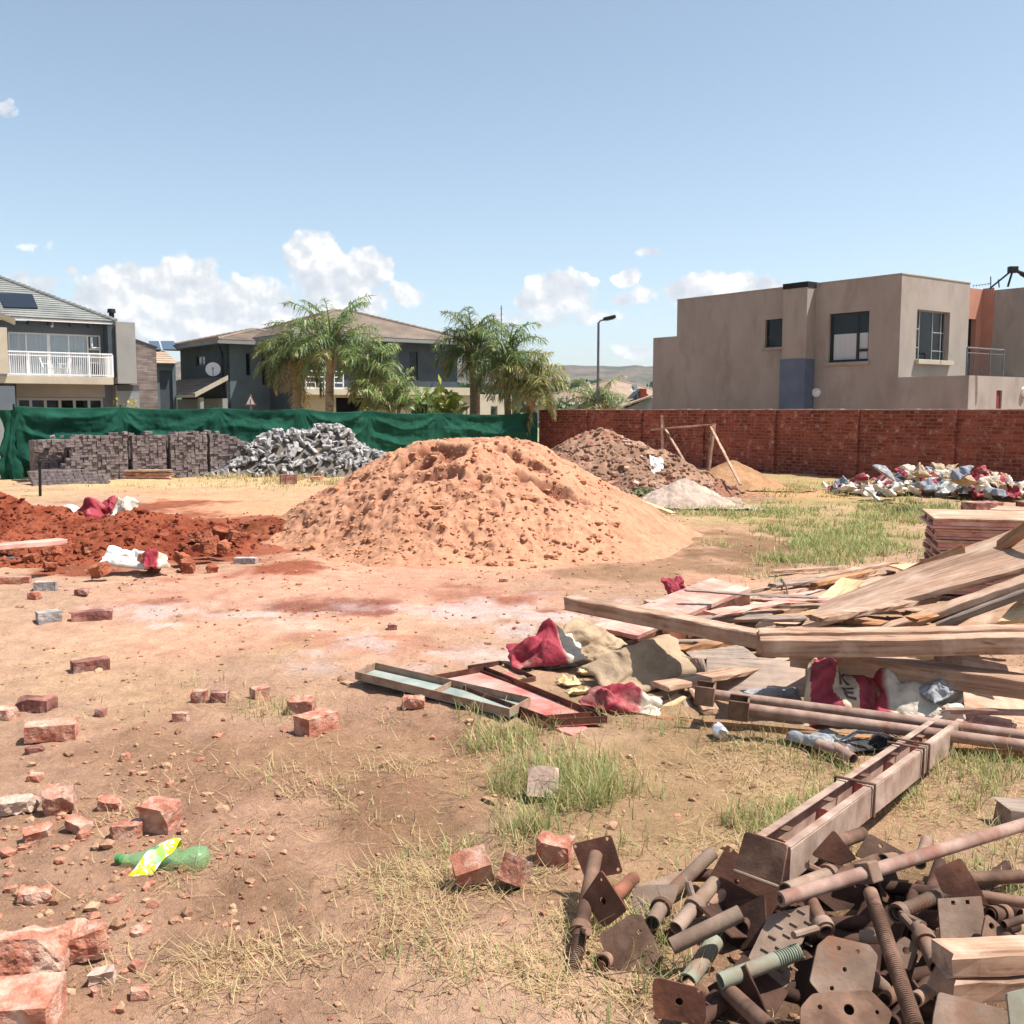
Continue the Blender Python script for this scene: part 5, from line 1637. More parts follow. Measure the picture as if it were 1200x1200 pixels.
STRAWZ = [
    (.9, Zone(600, 1080, 230, 120, .7, .6, 2.6)), (.45, Zone(360, 1130, 220, 90, .8, .7, 2.6)), (.45, Zone(390, 930, 200, 60, .8, .7, 2.6)), (.9, Zone(720, 1120, 150, 110, .6, .5, 2.6)),
    (.8, Zone(980, 940, 250, 70, .7, .5, 2.6)), (.35, Zone(110, 960, 160, 110, .9, .7, 2.6)), (.4, Zone(330, 835, 180, 26, .8, .7, 2.6)), (.8, Zone(640, 900, 160, 60, .7, .5, 2.6)),
    (.5, Zone(1000, 645, 130, 36, .7, .5, 2)), (.25, Zone(200, 1150, 160, 60, .8, .7, 2.6)), (.10, Zone(300, 1000, 320, 200, .9, .8, 2)), (.5, Zone(350, 553, 150, 14, .6, .5, 2)),
]
def blades(name, n, zones, straw, label, seed):
    rng = np.random.default_rng(seed)
    N = n * 7
    th = rng.uniform(-.50, .50, N)
    r = np.exp(rng.uniform(math.log(2.15), math.log(24), N))
    if straw: r = np.exp(rng.uniform(math.log(2.15), math.log(13), N))
    else: r = np.where(np.arange(N) % 3 == 0, np.exp(rng.uniform(math.log(11), math.log(29), N)), r)
    x, y = r * np.sin(th), r * np.cos(th)
    dens = np.zeros(N); gs = np.zeros(N); ln = np.full(N, .1)
    for zz in zones:
        d, zn = zz[0], zz[-1]
        w = zn(x, y) * d
        up = w > dens
        dens = np.maximum(dens, w)
        if not straw:
            gs = np.where(up, zz[1], gs); ln = np.where(up, zz[2], ln)
    dens *= 1 - .9 * Zone(1050, 1110, 230, 110, .3, .2, 2)(x, y)
    clump = sstep(-.1, .6, fbm(x * 3.5, y * 3.5, octv=4, seed=seed + 1))
    clump = np.where((dens > .75) & (not straw), np.maximum(clump, .75), clump)
    keep = rng.random(N) < dens * (.08 + .92 * clump) * np.where((r < 10) & ((dens < .75) | straw), .62, 1.0)
    idx = np.nonzero(keep)[0][:n]
    x, y, r, gs, ln = x[idx], y[idx], r[idx], gs[idx], ln[idx]
    M = len(idx)
    z = gh(x, y)
    az = rng.uniform(0, 2 * np.pi, M)
    if straw:
        lean = rng.uniform(.93, 1.55, M); L = .025 + .12 * rng.random(M) ** 2; w = np.maximum(.0008 + .0010 * rng.random(M), .00034 * r)
        bend = rng.uniform(-.9, .9, M)
    else:
        lean = np.abs(rng.normal(.35, .35, M)); L = ln * rng.uniform(.35, 1.15, M); w = np.maximum(.0013 + .0014 * rng.random(M), .00040 * r)
        bend = rng.uniform(.2, 1.3, M)
    L = L * np.clip(1 + (r - 8) * .0, 1, 2)
    K = 4
    P = np.stack([x, y, z + (.006 if straw else -.005)], 1)
    hd = np.stack([np.cos(az), np.sin(az), np.zeros(M)], 1)
    sd = np.stack([-np.sin(az), np.cos(az), np.zeros(M)], 1)
    curl = rng.uniform(-.9, .9, M) if straw else rng.uniform(-.5, .5, M)
    rings = []
    for k in range(K):
        t = k / (K - 1)
        ww = (w * (1 - .85 * t ** 1.5))[:, None]
        rings += [P + sd * ww, P - sd * ww]
        e = lean + bend * t
        if straw: e = np.minimum(e, 1.62)
        step = (L / (K - 1))[:, None]
        P = P + step * (hd * np.sin(e)[:, None] + np.array([0, 0, 1.0])[None] * np.cos(e)[:, None] + sd * (curl * t)[:, None])
        P[:, 2] = np.maximum(P[:, 2], z + .004)
    V = np.stack(rings, 1).reshape(-1, 3)
    b = (np.arange(M) * 2 * K)[:, None]
    F = np.concatenate([np.stack([b[:, 0] + 2 * k, b[:, 0] + 2 * k + 1, b[:, 0] + 2 * k + 3, b[:, 0] + 2 * k + 2], 1) for k in range(K - 1)], 0)
    green = np.array(lin(132, 146, 84)); dry = np.array(lin(204, 184, 136)); dry2 = np.array(lin(176, 150, 108))
    t1 = rng.random((M, 1))
    if straw: c = dry * t1 + dry2 * (1 - t1)
    else:
        isg = (rng.random(M) < gs)[:, None]
        c = np.where(isg, green * (.7 + .7 * t1), dry * t1 + dry2 * (1 - t1))
    col = np.repeat(c, 2 * K, axis=0)
    tp = np.tile(np.repeat(np.linspace(0, 1, K), 2), M)[:, None]
    if not straw: col = col * (.8 + .3 * tp) + np.array(dry)[None] * .10 * tp
    o = np_mesh(name, V, F, M_grass, smooth=True, col=col)
    return tag(o, label, None, None, 'stuff')
blades('grass', 64000, GRASSZ, False, 'tufts of thin green and yellow grass growing on the plot', 301)
blades('dry_straw', 30000, STRAWZ, True, 'dry straw coloured grass stalks lying on the ground', 302)

def ico():
    bm = bmesh.new(); bmesh.ops.create_icosphere(bm, subdivisions=1, radius=1.0)
    bm.verts.ensure_lookup_table()
    v = np.array([p.co[:] for p in bm.verts]); f = np.array([[q.index for q in fc.verts] for fc in bm.faces])
    bm.free(); return v, f
ICO_V, ICO_F = ico()
def lumps(name, pts, size, cols, label, seed, flat=.65, jitter=.32, smooth=False):
    rng = np.random.default_rng(seed)
    M, K = len(pts), len(ICO_V)
    base = ICO_V[None] * (1 + jitter * rng.normal(size=(M, K, 1)) * .6)
    ax = rng.uniform(.6, 1.4, (M, 1, 3)); ax[:, :, 2] *= flat
    a = rng.uniform(0, 6.28, M); ca, sa = np.cos(a)[:, None], np.sin(a)[:, None]
    q = base * ax * size[:, None, None]
    V = np.stack([q[..., 0] * ca - q[..., 1] * sa, q[..., 0] * sa + q[..., 1] * ca, q[..., 2]], -1) + pts[:, None, :]
    F = (ICO_F[None] + (np.arange(M) * K)[:, None, None]).reshape(-1, 3)
    F = np.concatenate([F, F[:, 2:3]], 1)[:, :3]
    o = np_mesh(name, V.reshape(-1, 3), F, MATS['loose_soil'], smooth=smooth, col=np.repeat(cols, K, axis=0))
    return tag(o, label, None, None, 'stuff')
def scatter_lumps():
    rng = np.random.default_rng(401)
    N = 11000
    th = rng.uniform(-.5, .5, N); r = np.exp(rng.uniform(math.log(2.1), math.log(17), N))
    x, y = r * np.sin(th), r * np.cos(th)
    near_left = Zone(90, 1060, 230, 190, .7, .5, 2)(x, y)
    redz = Zone(130, 640, 260, 60, .5, .4, 2)(x, y)
    sandz = Zone(570, 640, 330, 70, .5, .4, 2)(x, y)
    keep = rng.random(N) < (.22 + .6 * near_left + .75 * redz + .5 * sandz)
    x, y, r, nl, rz, sz = (q[keep] for q in (x, y, r, near_left, redz, sandz))
    M = len(x)
    size = np.exp(rng.normal(math.log(.0058), .55, M)) * (1 + .5 * nl) + .0011 * r * rng.random(M)
    size = np.clip(size, .0025, .032)
    t = rng.random((M, 1))
    c = np.array(lin(140, 104, 80)) * t + np.array(lin(190, 152, 122)) * (1 - t)
    brick = (rng.random(M) < .12 + .22 * nl)[:, None]
    c = np.where(brick, np.array(lin(178, 122, 100)) * (.75 + .5 * t), c)
    c = np.where((rng.random(M) < rz)[:, None], np.array(lin(146, 84, 60)) * (.7 + .5 * t), c)
    c = np.where((rng.random(M) < sz * .8)[:, None], np.array(lin(196, 148, 116)) * (.85 + .25 * t), c)
    lumps('soil_crumbs', np.stack([x, y, gh(x, y) + size * .25], 1), size, c, 'crumbs of soil, brick and stone strewn over the plot', 402)

    dg = bpy.context.evaluated_depsgraph_get()
    def over(zone_px, n, smed, cols, seed, nm, label):
        rg = np.random.default_rng(seed)
        P, S_ = [], []
        for _ in range(n):
            px, py = zone_px[0] + zone_px[2] * rg.uniform(-1, 1), zone_px[1] + zone_px[3] * rg.uniform(-1, 1)
            hit, loc, nrm, _i, ob, _m = sc.ray_cast(dg, Vector((0, 0, CAMZ)), ray(px, py).normalized())
            if not hit or ob.name.split('.')[0] not in ('sand_heap', 'red_soil_heap', 'rubble_heap', 'gravel_heap'): continue
            if nm not in ob.name: continue
            s_ = float(np.exp(rg.normal(math.log(smed), .5)))
            P.append((loc.x, loc.y, loc.z + s_ * .2)); S_.append(min(s_, smed * 3))
        t = rg.random((len(P), 1))
        lumps(nm.replace('heap', 'crumbs'), np.array(P), np.array(S_), np.array(cols[0]) * t + np.array(cols[1]) * (1 - t), label, seed + 1, jitter=.45)
    over((130, 635, 220, 55), 2300, .015, (lin(106, 50, 34), lin(142, 76, 54)), 431, 'red_soil_heap', 'crumbs and small clods all over the rust red soil')
    over((520, 590, 210, 80), 1500, .016, (lin(196, 142, 108), lin(172, 118, 88)), 433, 'sand_heap', 'crumbs of sand strewn down the big sand heap')
    over((730, 545, 140, 45), 1900, .024, (lin(130, 98, 80), lin(172, 136, 114)), 435, 'rubble_heap', 'small stones and clods covering the brown rubble heap')
bpy.context.view_layer.update()
scatter_lumps()

# ------------------------------------------------------------------ materials of the loose things
def wood_mat(name, c1, c2, c3, dust=None, lo=.5, hi=.75, rand=.12):
    m, nt, p = newmat(name)
    v = objvec(nt, True)
    g = nt.n('ShaderNodeVectorMath', {0: v, 1: (1.2, 22, 22)}, operation='MULTIPLY').outputs[0]
    f = nt.noise(g, 1.6, 6, .65, .1)
    c = nt.ramp(f, [(.30, c1), (.44, c2), (.64, c3)])
    b2 = nt.ramp(nt.noise(v, 2.3, 5, .65), [(.34, .74), (.5, .98), (.7, 1.12)])
    c = nt.mix(1.0, c, b2, 'MULTIPLY')
    if dust is not None:
        ff = nt.ramp(nt.noise(v, 3.4, 6, .65), [(lo, 0.0), (hi, .9)])
        c = nt.mix(ff, c, dust)
    kn = nt.ramp(nt.noise(nt.n('ShaderNodeVectorMath', {0: v, 1: (3, 9, 9)}, operation='MULTIPLY').outputs[0], 2.2, 2, .5), [(.70, 0.0), (.76, .6)])
    c = nt.mix(kn, c, scl(c1, .45))
    oi = nt.n('ShaderNodeObjectInfo').outputs['Random']
    k2 = nt.math('MULTIPLY_ADD', oi, 2 * rand, 1 - rand)
    c = nt.mix(1.0, c, nt.n('ShaderNodeCombineColor', {0: k2, 1: k2, 2: k2}).outputs[0], 'MULTIPLY')
    nt.link(c, p.inputs['Base Color'])
    p.inputs['Roughness'].default_value = .88
    p.inputs['Specular IOR Level'].default_value = .2
    b = nt.n('ShaderNodeBump', {'Height': f, 'Strength': .3, 'Distance': .003})
    nt.link(b.outputs[0], p.inputs['Normal'])
    return m
M_wood = wood_mat('weathered_pine', lin(112, 84, 66), lin(154, 121, 98), lin(182, 149, 125), lin(202, 175, 153), .48, .72)
M_wood_red = wood_mat('pink_stained_board', lin(150, 98, 86), lin(182, 126, 112), lin(200, 148, 134), lin(208, 174, 158), .45, .7)
M_wood_pale = wood_mat('fresh_pine', lin(172, 138, 98), lin(196, 164, 124), lin(208, 180, 142), lin(206, 182, 154))
M_wood_grey = wood_mat('grey_shutter_board', lin(100, 86, 76), lin(132, 116, 104), lin(154, 136, 122), lin(174, 150, 132))
M_wood_brown = wood_mat('brown_batten', lin(112, 74, 48), lin(152, 108, 74), lin(172, 128, 92), lin(180, 146, 116))
M_rust = rough_mat('rusty_steel', [lin(76, 54, 42), lin(102, 75, 60), lin(126, 98, 81)], 9, .82, .5, 60, .004, .15, .28, extra=lin(160, 126, 104), extra_scale=3.5, extra_lo=.50, extra_hi=.70)
M_rust_dark = rough_mat('dark_rust', [lin(66, 42, 32), lin(92, 58, 45), lin(110, 74, 58)], 8, .78, .5, 60, .004, .15, .25, extra=lin(150, 96, 70), extra_scale=3, extra_lo=.52, extra_hi=.75)
M_rust_dusty = rough_mat('dusty_steel', [lin(108, 88, 74), lin(130, 108, 92), lin(150, 128, 112)], 7, .85, .5, 50, .004, .05, .18, extra=lin(126, 84, 62), extra_scale=4.5, extra_lo=.52, extra_hi=.68)
M_pipe = rough_mat('dusty_pipe', [lin(122, 94, 82), lin(146, 118, 104), lin(166, 140, 126)], 9, .82, .35, 50, .003, .1, .08, extra=lin(124, 80, 64), extra_scale=6, extra_lo=.54, extra_hi=.68)
M_dusty_pale = rough_mat('dusty_pale_steel', [lin(124, 102, 88), lin(154, 130, 114), lin(178, 156, 140)], 7, .88, .4, 50, .003, 0, .05, extra=lin(132, 100, 84), extra_scale=5, extra_lo=.55, extra_hi=.7)
M_pipe_green = rough_mat('old_green_paint', [lin(112, 120, 104), lin(136, 140, 122), lin(128, 112, 94)], 6, .8, .35, 50, .003, .05, .05, extra=lin(140, 96, 78), extra_scale=5, extra_lo=.56, extra_hi=.7)
M_red_form = rough_mat('red_oxide_formwork', [lin(158, 84, 74), lin(186, 112, 100), lin(204, 146, 134)], 4, .85, .35, 40, .004, 0, .06, extra=lin(204, 168, 156), extra_scale=2.5, extra_lo=.48, extra_hi=.75)
M_green_form = rough_mat('grey_green_steel', [lin(112, 124, 116), lin(136, 146, 138), lin(156, 160, 150)], 5, .7, .25, 40, .003, .1, .05, extra=lin(172, 164, 150), extra_scale=3, extra_lo=.5, extra_hi=.75)
M_dirty_edge = rough_mat('dirty_flange', [lin(120, 92, 76), lin(150, 122, 102), lin(172, 146, 124)], 9, .85, .4, 40, .004)
M_brick = rough_mat('clay_brick', [lin(148, 90, 70), lin(172, 112, 90), lin(188, 136, 114)], 15, .94, 1.0, 110, .008, 0, .15, extra=lin(194, 162, 142), extra_scale=12, extra_lo=.46, extra_hi=.64, detail=12)
M_brick_burnt = rough_mat('burnt_brick', [lin(96, 60, 54), lin(132, 88, 78), lin(172, 120, 104)], 9, .92, .8, 60, .006, 0, .12, extra=lin(196, 166, 150), extra_scale=5, extra_lo=.52, extra_hi=.7)
M_brick_grey = rough_mat('cement_brick', [lin(128, 122, 118), lin(158, 150, 146), lin(180, 172, 166)], 9, .92, .7, 60, .006, 0, .1)
M_paver = rough_mat('grey_paver', [lin(92, 82, 80), lin(118, 106, 103), lin(140, 128, 124)], 9, .92, .5, 60, .006, 0, .22)
M_paver_pale = rough_mat('pale_paver', [lin(124, 122, 121), lin(152, 148, 145), lin(176, 171, 166)], 9, .92, .5, 60, .006, 0, .26)
M_stone_grey = rough_mat('mauve_stone', [lin(158, 132, 118), lin(176, 150, 134), lin(192, 168, 150)], 9, .92, .6, 60, .006)
def sack_mat(name, red, pale, level, scale=2.2, axis=None):
    m, nt, p = newmat(name)
    v = objvec(nt, True)
    f = nt.noise(v, scale, 4, .55)
    xo = nt.n('ShaderNodeSeparateXYZ', {0: nt.n('ShaderNodeTexCoord').outputs['Object']}).outputs[0]
    if level is not None: f = nt.math('ADD', nt.math('MULTIPLY_ADD', xo, 1.1, .5), nt.math('MULTIPLY', nt.math('SUBTRACT', f, .5), .16))
    if level is None: c = nt.ramp(f, [(.35, scl(pale, .85)), (.65, pale)])
    else: c = nt.ramp(f, [(level - .015, red), (level + .015, pale)])
    d = nt.ramp(nt.noise(v, 7, 6, .65), [(.35, .72), (.55, 1.0), (.7, 1.1)])
    c = nt.mix(1.0, c, d, 'MULTIPLY')
    du = nt.ramp(nt.noise(v, 3.3, 5, .6), [(.55, 0.0), (.75, .55)])
    c = nt.mix(du, c, lin(196, 168, 146))
    nt.link(c, p.inputs['Base Color'])
    p.inputs['Roughness'].default_value = .7
    p.inputs['Specular IOR Level'].default_value = .3
    b = nt.n('ShaderNodeBump', {'Height': nt.noise(v, 15, 6, .6, .8), 'Strength': .7, 'Distance': .016})
    nt.link(b.outputs[0], p.inputs['Normal'])
    return m
RED, PALE = lin(146, 48, 60), lin(204, 190, 170)
M_sack_red = sack_mat('red_paper_sack', RED, PALE, .62)
M_sack_mix = sack_mat('red_and_cream_sack', RED, PALE, .5)
M_sack_pale = sack_mat('cream_paper_sack', RED, PALE, .33)
M_sack_brown = sack_mat('brown_paper_sack', RED, lin(176, 150, 120), None)
M_sack_white = sack_mat('white_woven_sack', RED, lin(224, 220, 212), None)
M_sack_grey = sack_mat('grey_plastic', RED, lin(150, 150, 152), None)
M_sack_blue = sack_mat('blue_grey_plastic', RED, lin(136, 142, 152), None)
M_sack_black = sack_mat('black_plastic', RED, lin(52, 50, 50), None)
M_foam = sack_mat('yellow_foam', RED, lin(214, 190, 140), None)

# ------------------------------------------------------------------ shape helpers
def mrot(x, up=(0, 0, 1)):
    x = Vector(x).normalized(); up = Vector(up)
    y = up.cross(x)
    if y.length < 1e-4: y = Vector((0, 1, 0)).cross(x)
    y.normalize()
    z = x.cross(y)
    return Matrix((x, y, z)).transposed()
def plank(p0, p1, w, t, mat, label, cat='plank', name='plank', up=(0, 0, 1), roll=0.0, group=None, wear=1.0, seed=None, bow=0.0, parent=None):
    """p0, p1: the two ends of the centre line of the upper face; w width, t thickness."""
    p0, p1 = Vector(p0), Vector(p1)
    rng = np.random.default_rng(seed if seed is not None else random.randint(0, 10 ** 6))
    L = (p1 - p0).length
    rot = mrot(p1 - p0, up) @ Matrix.Rotation(roll, 3, 'X')
    c = (p0 + p1) / 2 - (rot @ Vector((0, 0, t / 2)))
    n = max(4, int(L / .07))
    ch = min(.006, t * .22, w * .22)
    sec = [(-w / 2 + ch, -t / 2), (w / 2 - ch, -t / 2), (w / 2, -t / 2 + ch), (w / 2, t / 2 - ch), (w / 2 - ch, t / 2), (-w / 2 + ch, t / 2), (-w / 2, t / 2 - ch), (-w / 2, -t / 2 + ch)]
    V, F = [], []
    ph = rng.uniform(0, 10)
    xs = np.linspace(-L / 2, L / 2, n + 1)
    wv = fbm(xs * 1.3 + ph, xs * 0 + ph, octv=3, seed=9)
    for i, x in enumerate(xs):
        bw = bow * (1 - (2 * x / L) ** 2) + .004 * wear * wv[i]
        for j, (a, b) in enumerate(sec):
            k = .0025 * wear * rng.normal() if j in (2, 3, 4, 5, 6, 7) else 0
            xx = x + ((.012 * wear * rng.normal()) if i in (0, n) else 0)
            V.append((xx, a + k + .003 * wear * wv[i], b + k * .6 + bw))
    for i in range(n):
        for j in range(8):
            m = (j + 1) % 8
            F.append((i * 8 + j, i * 8 + m, (i + 1) * 8 + m, (i + 1) * 8 + j))
    F.append(tuple(reversed(range(8)))); F.append(tuple(range(n * 8, n * 8 + 8)))
    F = [tuple(reversed(f)) for f in F]
    me = bpy.data.meshes.new(name)
    me.from_pydata(V, [], F)
    bm = bmesh.new(); bm.from_mesh(me); bmesh.ops.recalc_face_normals(bm, faces=bm.faces); bm.to_mesh(me); bm.free()
    me.materials.append(mat)
    o = bpy.data.objects.new(name, me)
    C.objects.link(o)
    if parent is not None:
        o.parent = parent
        o.location = c - org(parent)
        o.rotation_euler = rot.to_euler()
        return o
    o.location = c
    o.rotation_euler = rot.to_euler()
    return tag(o, label, cat, group)
def board(q, t, mat, label, cat='board', name='board', group=None, bow=.006, seed=0, parent=None):
    """thin sheet: q = four corners of its seen face in order (first edge runs along the grain)"""
    q = [Vector(p) for p in q]
    c = sum(q, Vector()) / 4
    x = (q[1] - q[0]).normalized()
    nrm = (q[1] - q[0]).cross(q[3] - q[0]).normalized()
    if nrm.dot(Vector((0, 0, CAMZ)) - c) < 0: nrm = -nrm
    y = nrm.cross(x)
    rot = Matrix((x, y, nrm)).transposed(); inv = rot.transposed()
    nx, ny = 14, 6
    V, F = [], []
    for s in (0, 1):
        for i in range(nx + 1):
            for j in range(ny + 1):
                a, b = i / nx, j / ny
                p = (q[0].lerp(q[1], a)).lerp(q[3].lerp(q[2], a), b)
                e = (i in (0, nx)) or (j in (0, ny))
                off = bow * math.sin(a * 3.1 + seed) * math.sin(b * 3.1) + .0015 * random.gauss(0, 1)
                pp = inv @ (p - c)
                pp.z += off - (t if s else 0)
                if e: pp.x += random.gauss(0, .003); pp.y += random.gauss(0, .003)
                V.append(pp)
    N = (nx + 1) * (ny + 1)
    for i in range(nx):
        for j in range(ny):
            a = i * (ny + 1) + j
            F.append((a, a + ny + 1, a + ny + 2, a + 1))
            F.append((N + a, N + a + 1, N + a + ny + 2, N + a + ny + 1))
    rim = [i * (ny + 1) for i in range(nx + 1)] + [nx * (ny + 1) + j for j in range(1, ny + 1)] + [i * (ny + 1) + ny for i in range(nx - 1, -1, -1)] + [j for j in range(ny - 1, 0, -1)]
    for k in range(len(rim)):
        a, b = rim[k], rim[(k + 1) % len(rim)]
        F.append((a, N + a, N + b, b))
    me = bpy.data.meshes.new(name)
    me.from_pydata([tuple(v) for v in V], [], F)
    bm = bmesh.new(); bm.from_mesh(me); bmesh.ops.recalc_face_normals(bm, faces=bm.faces); bm.to_mesh(me); bm.free()
    me.materials.append(mat)
    o = bpy.data.objects.new(name, me)
    C.objects.link(o)
    if parent is not None:
        o.parent = parent; o.location = c - org(parent); o.rotation_euler = rot.to_euler()
        return o
    o.location = c
    o.rotation_euler = rot.to_euler()
    return tag(o, label, cat, group)
def rock_mesh(name, size, seed, cuts=3, sub=5, rough=.05, mat=None, holes=False):
    """a brick or a broken piece of one: subdivided block, roughened, corners knocked off with random planes"""
    rng = random.Random(seed)
    bm = bmesh.new()
    bmesh.ops.create_cube(bm, size=1.0)
    bmesh.ops.scale(bm, vec=size, verts=bm.verts)
    for k in range(cuts):
        d = Vector((rng.choice((-1, 1)) * rng.uniform(.3, 1), rng.choice((-1, 1)) * rng.uniform(.3, 1), rng.uniform(-.2, 1))).normalized()
        ext = abs(d.x) * size[0] / 2 + abs(d.y) * size[1] / 2 + abs(d.z) * size[2] / 2
        g = bmesh.ops.bisect_plane(bm, geom=bm.verts[:] + bm.edges[:] + bm.faces[:], plane_co=d * ext * rng.uniform(.68, .9), plane_no=d, clear_outer=True)
        ed = [e for e in bm.edges if e.is_boundary]
        if ed: bmesh.ops.holes_fill(bm, edges=ed)
    bmesh.ops.triangulate(bm, faces=bm.faces)
    for _ in range(sub):
        es = [e for e in bm.edges if e.calc_length() > .022]
        if not es: break
        bmesh.ops.subdivide_edges(bm, edges=es, cuts=1)
        bmesh.ops.triangulate(bm, faces=[f for f in bm.faces if len(f.verts) > 3])
    bm.normal_update()
    P = np.array([v.co[:] for v in bm.verts])
    a = fbm(P[:, 0] * 22, P[:, 1] * 22, P[:, 2] * 22, octv=3, seed=seed)
    b = fbm(P[:, 0] * 75, P[:, 1] * 75, P[:, 2] * 75, octv=2, seed=seed + 1)
    for v, aa, bb in zip(bm.verts, a, b):
        v.co += v.normal * (rough * .08 * aa + rough * .03 * bb)
    me = bpy.data.meshes.new(name)
    bm.to_mesh(me); bm.free()
    if mat: me.materials.append(mat)
    return me
def put(name, me, px, py, rz, label, cat, tilt=(0, 0), z=None, group=None, scale=1.0, sink=.006):
    """(px, py): where the middle of its underside meets the ground"""
    g = G(px, py)
    o = bpy.data.objects.new(name, me)
    C.objects.link(o)
    o.rotation_euler = (R(tilt[0]), R(tilt[1]), R(rz))
    o.scale = (scale,) * 3
    M = o.rotation_euler.to_matrix()
    lo = min((M @ v.co).z for v in me.vertices) * scale
    o.location = (g.x, g.y, (float(gh(np.array([g.x]), np.array([g.y]))[0]) if z is None else z) - lo - sink)
    return tag(o, label, cat, group)

# ------------------------------------------------------------------ bricks lying about on the left
FULL = (.222, .106, .073)
B = lambda s, m=M_brick, sz=FULL, cuts=0, rough=.05: rock_mesh('brick', sz, s, cuts, 4, rough, m)
put('brick', rock_mesh('brick', (.235, .165, .10), 1, 0, 5, .05, M_brick), 14, 1214, 6, 'big whole clay brick at the very bottom left corner', 'brick', (2, 0))
put('broken_brick', rock_mesh('broken_brick', (.24, .13, .10), 2, 4, 5, .10, M_brick), 30, 1148, 12, 'rough broken orange brick slab just above the corner brick', 'brick', (-14, 4))
put('broken_brick', rock_mesh('broken_brick', (.14, .10, .085), 3, 3, 5, .12, M_brick), 94, 1128, 30, 'crumbling half brick with cracked face beside the rough orange slab', 'brick', (4, -6))
put('broken_brick', rock_mesh('broken_brick', (.125, .10, .10), 4, 2, 5, .06, M_brick), 189, 978, -14, 'upright half brick with pale top right behind the green bottle', 'brick', (8, 4))
put('broken_brick', rock_mesh('broken_brick', (.115, .10, .075), 5, 3, 5, .07, M_brick), 70, 957, 20, 'chipped half brick with pale top left of the upright half brick', 'brick', (10, -8))
put('broken_brick', rock_mesh('broken_brick', (.11, .06, .045), 6, 4, 5, .08, M_brick), 44, 988, 40, 'flat pinkish brick chip in front of the chipped half brick', 'brick', (12, 0))
put('broken_brick', rock_mesh('broken_brick', (.12, .06, .04), 7, 4, 5, .08, M_brick), 92, 980, -25, 'thin sliver of red brick between the flat chip and the bottle', 'brick', (4, 10))
put('broken_brick', rock_mesh('broken_brick', (.11, .08, .05), 8, 4, 5, .1, M_brick), 150, 985, 10, 'low lump of pink brick touching the upright half brick', 'brick')
put('broken_brick', rock_mesh('broken_brick', (.09, .06, .04), 9, 4, 5, .1, M_brick), 131, 953, 0, 'small tan brick chip between the two half bricks', 'brick', (10, 5))
put('broken_brick', rock_mesh('broken_brick', (.06, .05, .03), 10, 4, 4, .08, M_brick), 42, 915, 0, 'small red brick nib standing alone in front of the long pale brick', 'brick')
put('concrete_lump', rock_mesh('concrete_lump', (.15, .10, .05), 11, 4, 5, .16, M_stone_grey), 20, 957, 20, 'flaky pale mortar lump at the left picture edge', 'lump')
put('concrete_lump', rock_mesh('concrete_lump', (.07, .05, .035), 12, 3, 4, .12, M_stone_grey), 118, 1155, 20, 'small whitish mortar lump by the corner brick', 'lump')
put('concrete_lump', rock_mesh('concrete_lump', (.09, .07, .04), 13, 3, 4, .14, M_brick), 42, 1058, 20, 'crumbly pink mortar lump above the rough orange slab', 'lump')
put('brick', B(14, sz=(.235, .11, .08)), 61, 868, 14, 'long whole brick with dusty pale top lying between weeds on the left', 'brick', (3, 0))
put('broken_brick', rock_mesh('broken_brick', (.20, .10, .07), 15, 2, 5, .08, M_brick_burnt), 42, 832, -8, 'burnt brick with flaking corner just behind the long whole brick', 'brick')
put('broken_brick', rock_mesh('broken_brick', (.12, .09, .06), 16, 3, 5, .08, M_brick), 6, 842, -8, 'orange brick end at the left edge beside the burnt brick', 'brick')
put('broken_brick', rock_mesh('broken_brick', (.08, .05, .03), 17, 3, 4, .06, M_brick_burnt), 42, 884, 10, 'flat dark brick chip in front of the long whole brick', 'brick')
put('brick', B(18, M_brick_burnt), 106, 784, 33, 'single brick with dark end standing clear on bare ground', 'brick')
put('brick', B(19, M_brick_grey, (.17, .106, .09)), 57, 727, 38, 'grey brick with one dark end, nearer of the two far bricks side by side', 'brick')
put('brick', B(20, M_brick_burnt, (.30, .11, .08)), 108, 724, 20, 'long pinkish brick with dark end beside the grey brick', 'brick')
put('broken_brick', rock_mesh('broken_brick', (.09, .08, .06), 21, 3, 4, .08, M_brick), 41, 705, 0, 'small dark red brick bat behind the grey brick', 'brick')
put('broken_brick', rock_mesh('broken_brick', (.10, .07, .05), 22, 3, 4, .1, M_brick_burnt), 96, 700, 0, 'dark brown brick bat below the red soil heap', 'brick')
put('brick', B(23, M_brick_grey, (.19, .1, .08)), 54, 692, 10, 'pale grey brick half sunk in red soil', 'brick')
put('brick', B(24, M_brick, (.30, .1, .07)), 16, 681, 12, 'long salmon brick on edge at the left picture edge', 'brick')
put('brick', B(25, M_brick_grey, (.17, .1, .08)), 14, 659, 5, 'grey brick below the end of the long pink plank', 'brick')
put('broken_brick', rock_mesh('broken_brick', (.1, .09, .07), 26, 2, 4, .08, M_brick), 46, 657, 5, 'small pink brick bat right of the grey brick under the plank', 'brick')
put('brick', B(27, M_brick_grey, (.24, .1, .07)), 288, 659, -4, 'dark grey brick at the right tip of the red soil', 'brick')
put('brick', B(28, M_brick, (.21, .1, .07)), 251, 636, -25, 'salmon brick half buried in the red soil clods', 'brick')
put('brick', B(29, sz=(.20, .12, .095)), 371, 856, 52, 'red half brick with sharp edges alone in front of the grass tuft', 'brick')
put('broken_brick', rock_mesh('broken_brick', (.1, .08, .07), 30, 2, 4, .06, M_brick), 305, 818, 40, 'pale pink brick end standing in the small grass tuft', 'brick')
put('broken_brick', rock_mesh('broken_brick', (.09, .08, .06), 31, 2, 4, .06, M_brick_burnt), 258, 824, 0, 'dark brick bat left of the small grass tuft', 'brick')
